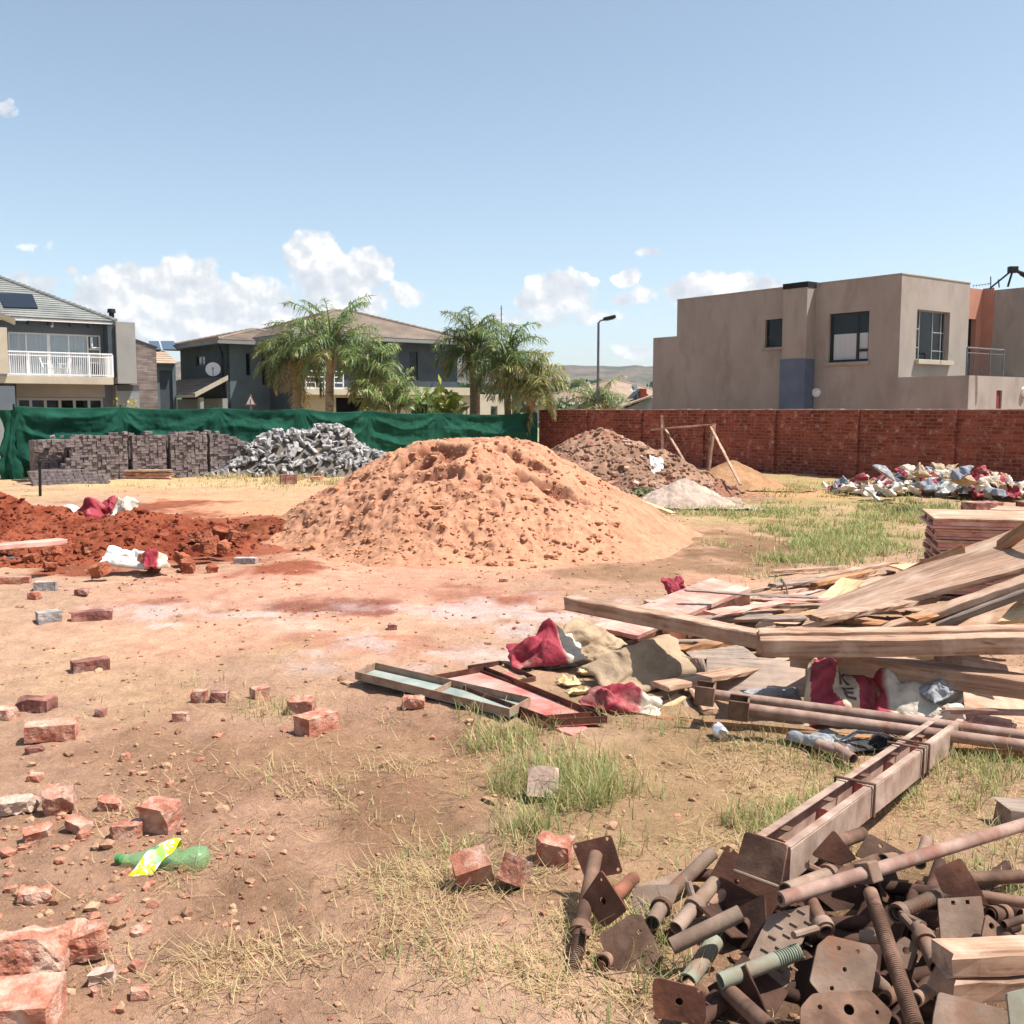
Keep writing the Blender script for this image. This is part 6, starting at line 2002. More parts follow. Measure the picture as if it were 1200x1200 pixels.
put('broken_brick', rock_mesh('broken_brick', (.08, .06, .07), 32, 2, 4, .06, M_brick), 234, 823, 0, 'upright pink brick bat touching the dark brick bat', 'brick')
put('broken_brick', rock_mesh('broken_brick', (.08, .05, .05), 33, 4, 4, .06, M_brick), 212, 847, 0, 'rounded red brick pebble in front of the upright pink bat', 'brick')
put('broken_brick', rock_mesh('broken_brick', (.05, .05, .04), 34, 3, 4, .06, M_brick_burnt), 118, 836, 0, 'tiny dark red brick crumb in open ground', 'brick')
put('broken_brick', rock_mesh('broken_brick', (.14, .12, .07), 35, 3, 5, .1, M_brick), 353, 836, 0, 'orange crumbling brick lump just behind the red half brick', 'brick')
put('broken_brick', rock_mesh('broken_brick', (.12, .08, .06), 36, 3, 5, .08, M_brick), 485, 832, 0, 'brick bat below the left end of the green steel panel', 'brick')
put('brick', B(37, sz=(.125, .095, .08)), 553, 1046, 12, 'left brick of the two tilted half bricks beside the prop pile', 'brick', (24, -14))
put('broken_brick', rock_mesh('broken_brick', (.105, .075, .09), 38, 1, 5, .06, M_brick), 604, 1046, 64, 'right brick of the two tilted half bricks beside the prop pile', 'brick', (10, 30))
put('broken_brick', rock_mesh('broken_brick', (.125, .09, .09), 39, 1, 5, .09, M_brick), 650, 1016, -18, 'brick with broken hollow face leaning against the first steel plate', 'brick', (4, 3))
put('stone', rock_mesh('stone', (.13, .05, .13), 40, 5, 5, .03, M_stone_grey), 636, 936, 0, 'smooth mauve grey round stone standing in the tall grass', 'stone', (-25, 5))
put('broken_brick', rock_mesh('broken_brick', (.09, .06, .04), 41, 3, 4, .06, M_brick), 590, 680, 0, 'lone brick bat at the front foot of the pink sand', 'brick')
put('broken_brick', rock_mesh('broken_brick', (.07, .06, .04), 42, 3, 4, .06, M_brick_burnt), 460, 740, 0, 'small burnt brick bat on the cement stain', 'brick')
put('paving_block', B(43, M_brick_burnt, (.35, .2, .22)), 338, 566, 20, 'dark loose block at the front of the grey paver pile', 'block')
put('broken_brick', rock_mesh('broken_brick', (.3, .2, .12), 44, 4, 5, .1, M_brick), 372, 564, 20, 'orange clay lump right of the dark loose block', 'lump')
rr = random.Random(5)
LBL = ['orange', 'dark red', 'pink', 'tan']
for i in range(15):
    me = rock_mesh('brick_chip', (rr.uniform(.02, .055), rr.uniform(.02, .045), rr.uniform(.012, .03)), 60 + i, 4, 3, .09, M_brick)
    put('brick_chip', me, rr.uniform(2, 170), rr.uniform(985, 1195) if i < 11 else rr.uniform(890, 960), rr.uniform(0, 360), 'small brick chip lying among the rubble in the lower left of the plot', 'chip', group='brick chips lower left')

# ------------------------------------------------------------------ crushed green bottle
def bottle():
    g = G(192, 1020)
    root = empty('plastic_bottle', g, 'crushed green plastic soda bottle with a torn yellow label', 'bottle')
    m, nt, p = newmat('green_plastic')
    gl = nt.n('ShaderNodeBsdfGlossy', {'Color': (.8, 1, .85, 1), 'Roughness': .12})
    tr = nt.n('ShaderNodeBsdfTransparent', {'Color': (.82, .97, .82, 1)})
    df = nt.n('ShaderNodeBsdfDiffuse', {'Color': (*lin(150, 212, 152), 1)})
    fr = nt.math('POWER', nt.n('ShaderNodeLayerWeight', {'Blend': .5}).outputs['Facing'], 3.5)
    a = nt.n('ShaderNodeMixShader', {0: .26, 1: tr.outputs[0], 2: df.outputs[0]})
    b = nt.n('ShaderNodeMixShader', {0: nt.math('MULTIPLY_ADD', fr, .7, .05, clamp=True), 1: a.outputs[0], 2: gl.outputs[0]})
    nt.link(b.outputs[0], nt.t.nodes['Material Output'].inputs['Surface'])
    p0, p1 = G(140, 1006, .04), G(243, 1007, .052)
    L = (p1 - p0).length
    rot = mrot(p1 - p0)
    def ring(x, r, k, n=26):
        out = []
        for i in range(n):
            t = 2 * math.pi * i / n
            y, z = r * math.cos(t), r * math.sin(t)
            cr = .72 + .28 * abs(math.sin(x / L * 8 + .8))               # flattened in places
            z *= cr
            d = .10 * r * float(vnoise(x * 30, y * 40, z * 40, seed=5)) + .12 * r * max(0, float(vnoise(x * 16 + 3, y * 12, z * 12, seed=6)))
            s = 1 + d / max(r, 1e-4)
            out.append((x, y * s * 1.12, z * s))
        return out
    prof = [(0, .012), (.004, .0135), (.02, .0135), (.024, .016), (.03, .014), (.045, .017), (.065, .028), (.085, .038), (.11, .043), (.14, .040), (.17, .036), (.20, .040), (.24, .044), (.27, .045), (.285, .043), (.295, .036), (.298, .02), (.297, .004)]
    kx = L / .298
    prof = [(x * kx, r * 1.0) for x, r in prof]
    xs = []
    for (a_, r_), (b_, s_) in zip(prof[:-1], prof[1:]):
        n = max(1, int((b_ - a_) / .008))
        for i in range(n): xs.append((a_ + (b_ - a_) * i / n, r_ + (s_ - r_) * i / n))
    xs.append(prof[-1])
    V, F = [], []
    N = 26
    for x, r in xs: V += [p0 + rot @ Vector(q) for q in ring(x, r, 0)]
    for i in range(len(xs) - 1):
        for k in range(N): F.append((i * N + k, i * N + (k + 1) % N, (i + 1) * N + (k + 1) % N, (i + 1) * N + k))
    b = MB(); b.add(V, F); b.build('bottle_body', m, root, smooth=True)
    m2, nt, p = newmat('yellow_label')
    f = nt.noise(objvec(nt, False), 34, 3, .5)
    nt.link(nt.ramp(f, [(.50, lin(214, 214, 30)), (.535, lin(228, 228, 214))]), p.inputs['Base Color'])
    p.inputs['Roughness'].default_value = .35
    # label sleeve slipped loose: a wide bent band
    V, F = [], []
    n, k = 40, 8
    for i in range(n + 1):
        t = -2.4 + 5.0 * i / n
        for j in range(k + 1):
            s = j / k - .5
            rr_ = .050 + .010 * math.sin(t * 2 + s * 4) + (.025 if t < -1.2 else 0) * (-1.2 - t)
            q = Vector((L * .40 + s * .085 + .05 * math.cos(t), rr_ * 1.12 * math.sin(t + .4) * 1.0, rr_ * math.cos(t) * .95 + .006 * math.sin(t * 5 + j)))
            V.append(p0 + rot @ q)
    V = [Vector((v.x, v.y, max(v.z, g.z + .006))) for v in V]
    for i in range(n):
        for j in range(k): F.append((i * (k + 1) + j, (i + 1) * (k + 1) + j, (i + 1) * (k + 1) + j + 1, i * (k + 1) + j + 1))
    b = MB(); b.add(V, F); o = b.build('label', m2, root, smooth=True)
    s = o.modifiers.new('t', 'SOLIDIFY'); s.thickness = .0006
    b = MB(); b.tube(p0 + rot @ Vector((-.012, 0, 0)), p0 + rot @ Vector((.006, 0, 0)), .0155, 18); b.build('cap', plain_mat('green_cap', lin(60, 130, 70), .4), root, smooth=True)
bottle()

# ------------------------------------------------------------------ crushed drinks can
def can():
    a, b_ = G(836, 848, .035), G(851, 866, .033)
    root = empty('drinks_can', G(845, 868), 'crushed silver and red drinks can on the grass below the pipes', 'can')
    d = (b_ - a).normalized(); L = .125
    mid = (a + b_) / 2
    rot = mrot(d)
    V, F = [], []
    n, k = 28, 26
    prof = [(-.5, .022), (-.49, .027), (-.44, .033)] + [(-.44 + .86 * i / 20, .033) for i in range(1, 20)] + [(.42, .033), (.47, .028), (.5, .024)]
    for x, r in prof:
        for i in range(n):
            t = 2 * math.pi * i / n
            y, z = r * math.cos(t), r * math.sin(t)
            q = .32 * float(fbm(x * 5, y * 38, z * 38, octv=2, seed=3)) * max(0, 1 - abs(x) * 1.9)
            V.append(mid + rot @ Vector((x * L, y * (1 + q), z * (1 + q))))
    m_ = len(prof)
    for j in range(m_ - 1):
        for i in range(n): F.append((j * n + i, j * n + (i + 1) % n, (j + 1) * n + (i + 1) % n, (j + 1) * n + i))
    m, nt, p = newmat('can_print')
    f = nt.noise(objvec(nt, False), 19, 3, .5)
    nt.link(nt.ramp(f, [(.49, lin(206, 206, 208)), (.52, lin(236, 236, 236)), (.62, lin(236, 236, 236)), (.64, lin(150, 34, 40))]), p.inputs['Base Color'])
    p.inputs['Roughness'].default_value = .28; p.inputs['Metallic'].default_value = .55
    b = MB(); b.add(V, F); b.build('can_body', m, root, smooth=True)
    b = MB(); b.lathe(mid + rot @ Vector((L * .5, 0, 0)), [(.024, 0), (.023, -.004), (.001, -.004)], 24, rot @ Matrix.Rotation(R(90), 3, 'Y')); b.build('lid', plain_mat('can_metal', lin(190, 190, 192), .25, .9), root, smooth=True)
can()

# ------------------------------------------------------------------ crumpled sacks
def sack_mesh(name, w, h, thick, seed, mat, crush=.5, fold=None, n=44, m=30):
    """closed pillow of paper: puckered, creased and bent"""
    U, T = np.meshgrid(np.linspace(0, 1, n), np.linspace(0, 1, m), indexing='ij')
    prof = (np.sin(np.pi * np.clip(U, .0, 1)) ** .45) * (np.sin(np.pi * T) ** .45)
    X = (U - .5) * w; Y = (T - .5) * h
    _r = random.Random(seed * 7 + 1)
    cf = 0
    for _k in range(6):
        a_ = _r.uniform(0, 3.14); fq = _r.uniform(.7, 2.3)
        cf = cf + np.abs(((X / w * math.cos(a_) + Y / h * math.sin(a_)) * fq + _r.random()) % 1.0 - .5) * 2 / fq ** .7
    cf = (cf - cf.mean()) / 2.2
    ridged = lambda a, b, s: 1 - np.abs(fbm(a, b, octv=3, seed=s))
    cr = ridged(X / w * 3.2 + seed, Y / h * 2.6, seed) - .6
    cr2 = ridged(X / w * 8 + seed, Y / h * 7, seed + 3) - .6
    edge = np.clip(prof * 1.4, 0, 1)
    big = fbm(X / w * 1.8 + seed * 1.3, Y / h * 1.6, octv=2, seed=seed + 9)
    thick = thick * .8
    top = thick * (.40 * prof + crush * (.30 * cr + .16 * cr2 + 1.55 * cf) * edge + .22 * big * (.3 + .7 * edge))
    bot = -thick * .25 * prof + thick * .22 * big * (.3 + .7 * edge)
    bot = np.minimum(bot, top - .003)
    dx = .06 * w * fbm(X / w * 3, Y / h * 3, octv=3, seed=seed + 20); dy = .08 * h * fbm(X / w * 3 + 9, Y / h * 3, octv=3, seed=seed + 21)
    V = np.concatenate([np.stack([X + dx, Y + dy, top], -1).reshape(-1, 3), np.stack([X + dx, Y + dy, bot], -1).reshape(-1, 3)])
    if fold:          # bend about the x axis past y0
        y0, ang = fold
        yy = V[:, 1] - y0 * h
        k = yy > 0
        rad = np.clip(yy / .10, 0, 1) * ang
        V[k, 1] = y0 * h + yy[k] * np.cos(rad[k]) - V[k, 2] * np.sin(rad[k]) * .6
        V[k, 2] = V[k, 2] * np.cos(rad[k]) + yy[k] * np.sin(rad[k])
    N = n * m
    vid = np.arange(N).reshape(n, m)
    q = np.stack([vid[:-1, :-1], vid[1:, :-1], vid[1:, 1:], vid[:-1, 1:]], -1).reshape(-1, 4)
    rim = list(vid[:, 0]) + list(vid[-1, 1:]) + list(vid[-2::-1, -1]) + list(vid[0, -2:0:-1])
    side = [(rim[i], N + rim[i], N + rim[(i + 1) % len(rim)], rim[(i + 1) % len(rim)]) for i in range(len(rim))]
    F = np.concatenate([q, q[:, ::-1] + N, np.array(side)])
    o = np_mesh(name, V, F, mat, smooth=True)
    return o
def sack(p, w, h, thick, seed, mat, rot, label, crush=.5, fold=None, name='paper_sack', cat='sack', group=None):
    o = sack_mesh(name, w, h, thick, seed, mat, crush, fold)
    o.location = p
    o.rotation_euler = tuple(R(a) for a in rot)
    return tag(o, label, cat, group)

# ------------------------------------------------------------------ steel formwork panels left of the timber
def form_panel(q, flange, mat, label, rib=None, edge=None):
    """q: four ground corners of the tray (long edge first); flange: wall height"""
    q = [Vector(p) for p in q]
    c = sum(q, Vector()) / 4
    root = empty('formwork_panel', c, label, 'steel panel')
    th = .006
    up = Vector((0, 0, 1))
    b = MB()
    b.hexa([p for p in q] + [p + up * .006 for p in q])
    b.build('sheet', mat, root)
    e = edge or M_dirty_edge
    for i in range(4):
        p0, p1 = q[i], q[(i + 1) % 4]
        inw = (c - (p0 + p1) / 2); inw.z = 0; inw.normalize()
        f = MB()
        f.hexa([p0 + up * .007, p1 + up * .007, p1 + inw * th + up * .007, p0 + inw * th + up * .007, p0 + up * flange, p1 + up * flange, p1 + inw * th + up * flange, p0 + inw * th + up * flange])
        f.build('flange', e, root, bevel=.0015)
    for t in (rib or []):
        a0, a1 = q[0].lerp(q[1], t), q[3].lerp(q[2], t)
        d = (q[1] - q[0]).normalized() * .006
        f = MB(); f.hexa([a0 + up * .007, a0 + d + up * .007, a1 + d + up * .007, a1 + up * .007] + [v + up * flange * .8 for v in (a0, a0 + d, a1 + d, a1)])
        f.build('rib', e, root)
    return root
z0 = .05
form_panel([G(416, 796, z0), G(597, 841, .04), G(622, 827, .04), G(440, 785, z0)], .048, M_green_form, 'grey green steel formwork tray lying nearest the camera at the left of the timber', rib=(.52,))
form_panel([G(508, 799, .03), G(650, 852, .03), G(712, 848, .03), G(568, 788, .03)], .042, M_red_form, 'long pink red steel formwork tray beside the grey green tray', rib=(.9,), edge=M_rust_dark)
form_panel([G(548, 787, .012), G(600, 806, .012), G(628, 800, .012), G(586, 781, .012)], .04, M_red_form, 'short red formwork tray pushed under the far end of the long one', edge=M_rust_dark)
board([G(610, 838, .03), G(672, 862, .02), G(690, 853, .02), G(632, 830, .03)], .012, M_red_form, 'small loose pink sheet at the near end of the red tray', 'sheet', 'steel_sheet')

# ------------------------------------------------------------------ the timber pile
# ground level pieces first, then what lies on them
plank(G(741, 836, .02), G(1230, 884, .05), .045, .045, M_wood_brown, 'thin square batten lying nearest on the grass below the two steel pipes', 'batten', 'batten')
# grey boards leaning at the front
board([G(829, 812, .02), G(962, 816, .02), PY(958, 776, 5.95), PY(829, 770, 5.95)], .02, M_wood_grey, 'grey shutter board standing on edge at the front of the timber pile', seed=1)
board([PY(812, 772, 5.95), PY(890, 772, 6.0), PY(862, 749, 6.4), PY(800, 762, 6.3)], .018, M_wood_grey, 'pale grey board corner slanting up behind the standing shutter board', seed=2)
board([G(805, 800, .02), PY(833, 812, 5.7), PY(822, 772, 5.9), PY(795, 770, 6.0)], .018, M_wood_grey, 'narrow grey offcut leaning at the left end of the standing shutter board', seed=3)
# boards low on the right
board([PY(1128, 768, 6.2), PY(1235, 790, 6.0), PY(1235, 862, 5.2), PY(1130, 842, 5.25)], .02, M_wood, 'broad pink dusty board sloping down under the thick beam at the right edge', seed=4)
board([PY(1132, 836, 5.18), PY(1192, 848, 5.1), PY(1170, 862, 4.95), PY(1118, 851, 5.02)], .03, M_wood_red, 'lower dark edged board end below the broad sloping board', seed=5)
plank(PY(1106, 829, 5.1), PY(1240, 832, 5.0), .03, .03, M_pipe, 'short thin steel rod sticking out over the boards at the right', 'rod', 'steel_rod')
# far lattice of thin battens
def lat(x0, y0, x1, y1, z0_, z1_, w, t, m, lab):
    plank(G(x0, y0, z0_), G(x1, y1, z1_), w, t, m, lab, 'batten', 'batten')
lat(868, 692, 1048, 657, .10, .12, .09, .035, M_wood, 'top batten of the far bundle tied with a strap')
lat(872, 700, 1044, 668, .08, .08, .10, .035, M_wood, 'second batten of the far bundle tied with a strap')
lat(905, 684, 1012, 672, .14, .14, .09, .03, M_wood_grey, 'short grey batten lying across the far bundle')
lat(954, 682, 1022, 667, .17, .16, .07, .04, M_wood_brown, 'stubby brown block on top of the far bundle')
lat(858, 704, 965, 692, .05, .05, .06, .035, M_wood_red, 'thin red batten in front of the strapped bundle, farther one')
lat(876, 706, 1010, 688, .05, .05, .06, .035, M_wood_red, 'thin red batten in front of the strapped bundle, longest one')
lat(868, 714, 950, 699, .05, .05, .06, .035, M_wood_red, 'thin red batten in front of the strapped bundle, nearest one')
lat(990, 672, 1068, 686, .06, .06, .05, .03, M_wood_red, 'thin dark red lath running right from the strapped bundle')
lat(1000, 680, 1090, 694, .05, .05, .05, .03, M_wood_red, 'second dark red lath in front of the first')
lat(930, 684, 1040, 690, .04, .05, .07, .03, M_wood, 'flat pale lath under the red laths')
lat(1062, 716, 1150, 735, .34, .30, .07, .03, M_wood_grey, 'grey lath crossing in front of the widest sheet near its lower edge')
lat(905, 668, 980, 664, .05, .05, .06, .03, M_wood, 'far thin lath behind the strapped bundle')
# strap around the bundle
b = MB(); p = G(921, 684, .13); b.path([p + Vector((0, -.10, -.12)), p + Vector((-.03, -.11, .01)), p + Vector((-.02, .0, .03)), p + Vector((.0, .14, .02)), p + Vector((.01, .16, -.1))], .008, 6)
tag(b.build('strap', M_wood_grey, smooth=True), 'pale strap looped round the far bundle of battens', 'strap')
# dark sided plank and pale pine piece
plank(G(878, 722, .20), G(1040, 676, .26), .17, .05, M_wood, 'weathered plank with a dark edge running up to the right behind the long beam', seed=31)
board([G(938, 722, .22), G(986, 676, .30), G(1012, 680, .30), G(964, 724, .22)], .02, M_wood_pale, 'fresh yellow pine board poking out beside the dark edged plank', seed=8)
board([G(868, 716, .12), G(890, 700, .12), G(902, 704, .12), G(880, 722, .12)], .02, M_wood_pale, 'small pale yellow offcut by the end of the red topped form', seed=9)
plank(G(864, 730, .22), G(912, 722, .24), .08, .05, M_wood_grey, 'short grey block end in the shade beside the beam joint', seed=10)
plank(PY(905, 742, 6.4), PY(1020, 712, 6.9), .09, .03, M_wood, 'narrow pale lath slanting behind the two stacked planks', seed=41)
# red topped form
q = [PY(833, 677, 8.1), PY(879, 689, 7.7), PY(748, 745, 6.55), PY(692, 733, 6.9)]
o = board(q, .03, M_wood_red, 'red stained plywood form tilted at the left top of the pile', 'form board', 'form_board', seed=12)
dz = Vector((0, 0, -.17))
bb = [q[1] + Vector((0, 0, -.032)), q[2] + Vector((0, 0, -.032)), q[2] + dz, q[1] + dz]
k = board([bb[0], bb[1], bb[2], bb[3]], .03, M_rust_dark, '', seed=13, parent=o, name='edge_board')
k.matrix_parent_inverse = Matrix(); bpy.context.view_layer.update()
k.location = o.rotation_euler.to_matrix().transposed() @ (sum(bb, Vector()) / 4 - o.location)
k.rotation_euler = (o.rotation_euler.to_matrix().transposed() @ k.rotation_euler.to_matrix()).to_euler()
# big sheet and its companions
board([PY(940, 733, 6.25), PY(1240, 655, 6.0), PY(1240, 600, 6.9), PY(972, 702, 7.3)], .035, M_wood, 'widest dusty plywood sheet sloping up to the right edge across the pile', seed=14, bow=.015)
plank(PY(1030, 736, 5.95), PY(1240, 662, 5.7), .16, .045, M_wood, 'plank tucked along the near side of the widest sheet', seed=15)
plank(PY(1095, 728, 5.8), PY(1240, 676, 5.6), .12, .04, M_wood_grey, 'second plank just below the one along the widest sheet', seed=16)
board([PY(1118, 738, 5.9), PY(1240, 720, 5.8), PY(1240, 672, 6.1), PY(1120, 700, 6.2)], .02, M_wood, 'flat pale board filling the gap behind the stacked planks at the right', seed=17)
board([PY(1168, 728, 5.6), PY(1235, 726, 5.6), PY(1235, 690, 5.75), PY(1195, 700, 5.75)], .02, M_wood_pale, 'yellowish board end at the right edge above the stacked planks', seed=18)
plank(PY(1018, 694, 7.35), PY(1129, 645, 6.9), .11, .02, M_wood_brown, 'brown board standing on edge along the top of the widest sheet', 'board', 'board', roll=R(62), seed=19)
plank(PY(1168, 640, 6.7), PY(1240, 590, 6.2), .12, .03, M_wood_brown, 'brown board on edge leaning up at the right edge before the pallets', 'board', 'board', roll=R(62), seed=20)
board([PY(1040, 662, 8.6), PY(1086, 659, 8.6), PY(1086, 666, 8.2), PY(1058, 668, 8.2)], .015, M_wood_pale, 'pale yellow sheet corner lying at the foot of the pallets', seed=21)
# the long beams on top
plank(PY(668, 697, 6.55), PY(896, 742, 5.45), .13, .085, M_wood, 'thick weathered beam sticking out farthest to the left over the red form', 'beam', 'beam', seed=22)
plank(PY(888, 738, 5.42), PY(1250, 733, 5.25), .11, .040, M_wood, 'upper of the two stacked planks lying level across the pile', seed=23)
plank(PY(890, 747, 5.33), PY(1250, 743, 5.16), .135, .095, M_wood, 'lower thicker one of the two stacked planks lying level across the pile', seed=24)
plank(PY(930, 757, 5.62), PY(1250, 800, 5.0), .16, .10, M_wood, 'thick red brown beam under the level planks sloping down to the right', 'beam', 'beam', seed=25)
plank(PY(925, 763, 5.75), PY(1075, 752, 5.72), .07, .05, M_wood_brown, 'short batten just under the lower stacked plank', 'batten', 'batten', seed=26)
plank(PY(958, 770, 5.9), PY(972, 800, 5.6), .06, .03, M_wood_pale, 'pale splintered stake end in the dark under the beams', 'stake', 'stake', seed=27)
plank(PY(1002, 776, 6.0), PY(1085, 762, 6.1), .12, .05, M_wood_pale, 'yellowish plank under the thick red brown beam', seed=28)
# broken pieces on the left under the beam
plank(G(735, 768, .16), G(862, 748, .22), .05, .04, M_wood_brown, 'crooked brown stick lying behind the grey sack', 'stick', 'stick', seed=51, wear=3)
plank(G(700, 752, .10), G(812, 726, .16), .10, .03, M_wood, 'narrow plank under the thick weathered beam, nearer one', seed=52)
plank(G(745, 742, .10), G(850, 722, .16), .08, .03, M_wood_grey, 'narrow plank under the thick weathered beam, farther one', seed=53)
plank(G(770, 756, .08), G(890, 776, .10), .12, .03, M_wood_brown, 'dark plank in shadow between the grey boards and the thick beam', seed=54)
plank(PY(806, 790, 5.75), PY(832, 840 - 10, 5.35), .09, .03, M_wood, 'short plank end leaning down at the left of the fork headed pipe', seed=55)
plank(PY(795, 800, 5.75), PY(812, 838, 5.38), .05, .03, M_wood_grey, 'thin stake beside the leaning short plank end', 'stake', 'stake', seed=56)
plank(PY(775, 826, 5.5), PY(800, 812, 5.6), .09, .02, M_wood_pale, 'broken yellow splinter at the foot of the grey sack', 'splinter', 'splinter', seed=57, wear=2)
for (px, py, s, lb) in ((668, 800, 1, 'left lump of yellow foam beside the weeds by the red tray'), (688, 788, 2, 'middle lump of yellow foam under the grey sack'), (674, 812, 3, 'nearest lump of yellow foam by the red sack end')):
    o = sack(G(px, py, .03), .15, .11, .07, 500 + s, M_foam, (0, 8 * s, 40 * s), lb, crush=.6, name='foam_lump', cat='foam')
put('concrete_lump', rock_mesh('concrete_lump', (.14, .1, .1), 71, 3, 4, .1, M_stone_grey), 768, 742, 20, 'pale concrete lump on the planks under the thick beam', 'lump', z=.14)
put('concrete_lump', rock_mesh('concrete_lump', (.12, .1, .08), 72, 3, 4, .1, M_brick), 748, 756, 20, 'pinkish concrete lump behind the grey sack', 'lump', z=.10)
# hidden bulk: rougher planks inside the pile so it has no hollow core
rr = random.Random(77)
for i in range(14):
    x, y = rr.uniform(880, 1190), rr.uniform(735, 815)
    a = G(x, y - 25, rr.uniform(.05, .14)); d = Vector((rr.uniform(.35, .8), rr.uniform(-.3, .5), 0))
    plank(a - d, a + d, rr.uniform(.08, .18), .03, rr.choice((M_wood, M_wood_grey, M_wood_brown)), 'weathered plank buried in the shaded middle of the timber pile', group='buried planks of the timber pile')

rr = random.Random(123)
for i in range(22):
    x, y = rr.uniform(860, 1200), rr.uniform(690, 742)
    dd = rr.uniform(5.9, 7.4) if x > 980 else rr.uniform(6.6, 8.0)
    a = PY(x, y, dd); a.z = max(.06, min(a.z, .5))
    an = rr.choice((rr.uniform(-.35, .15), rr.uniform(.3, .7)))
    v = Vector((math.cos(an), math.sin(an) * 1.0, rr.uniform(-.08, .12))) * rr.uniform(.25, .6)
    plank(a - v, a + v, rr.uniform(.03, .10), rr.uniform(.012, .035), rr.choice((M_wood, M_wood_grey, M_wood_red, M_wood_brown, M_wood)), 'thin offcut strewn loose among the boards behind the stacked planks', 'offcut', 'offcut', group='thin offcuts behind the stacked planks', wear=1.8)

# ------------------------------------------------------------------ sacks in and before the timber
sack(G(640, 764, .11), .46, .34, .22, 3, M_sack_red, (18, -8, 10), 'crumpled dark red paper sack at the left end of the pile', .55)
sack(G(690, 754, .14), .42, .30, .12, 5, M_sack_brown, (28, 20, -30), 'grey brown paper sack half covering the dark red sack', .5)
sack(PY(752, 783, 5.95), .62, .36, .16, 7, M_sack_brown, (26, -14, 16), 'stiff dusty grey cement sack draped before the beam end', .45)
sack(G(728, 822, .06), .42, .20, .15, 9, M_sack_red, (10, 4, -14), 'crumpled red sack end lying on the ground below the grey cement sack', .6)
sack(G(792, 690, .16), .20, .24, .14, 11, M_sack_red, (50, 0, 20), 'small red sack tip showing above the red stained form', .5)
sack(G(655, 778, .02), .26, .18, .06, 13, M_sack_grey, (0, 0, 30), 'flattened grey paper scrap under the dark red sack', .6, name='paper_scrap', cat='paper')
sack(PY(1076, 812, 5.25), .42, .34, .16, 15, M_sack_pale, (38, 0, -12), 'cream coloured paper sack right of the lettered red sack', .55)
sack(PY(1105, 806, 5.2), .24, .13, .09, 17, M_sack_grey, (20, -18, 20), 'rolled grey sack mouth at the right of the cream sack', .6)
sack(PY(905, 818, 5.45), .3, .16, .1, 19, M_sack_grey, (20, 0, 10), 'grey sack scrap at the left of the lettered red sack', .5)
sack(G(962, 868, .04), .3, .14, .1, 21, M_sack_grey, (0, 0, -28), 'torn grey plastic under the pipes at the left of the box beam', .6, name='plastic_scrap', cat='plastic')
sack(G(1010, 872, .03), .36, .18, .08, 23, M_sack_black, (0, 0, 10), 'black plastic mesh bundle under the pipes by the box beam', .8, name='plastic_mesh', cat='plastic')
b = MB()
for k in range(9):
    c = G(1012 + k * 3, 868 - k * 1.5, .07 + .008 * (k % 3))
    b.path([c + Vector((-.14, .02 * math.sin(k), -.02)), c + Vector((-.05, .02, .03)), c + Vector((.06, .03 * math.cos(k * 2), .03)), c + Vector((.15, .05, -.02))], .004, 5)
tag(b.build('binding_wire', M_galv, smooth=True), 'small coil of loose grey binding wire on the black mesh', 'wire')
for (x0, y0, x1, y1, lb) in ((958, 872, 990, 884, 'rusty pipe stub poking from under the long pipes, left one'), (978, 876, 1000, 890, 'rusty pipe stub poking from under the long pipes, right one')):
    b = MB(); b.tube(G(x0, y0, .05), G(x1, y1, .035), .028, 16, hollow=.82); tag(b.build('pipe_stub', M_pipe, smooth=True), lb, 'pipe')
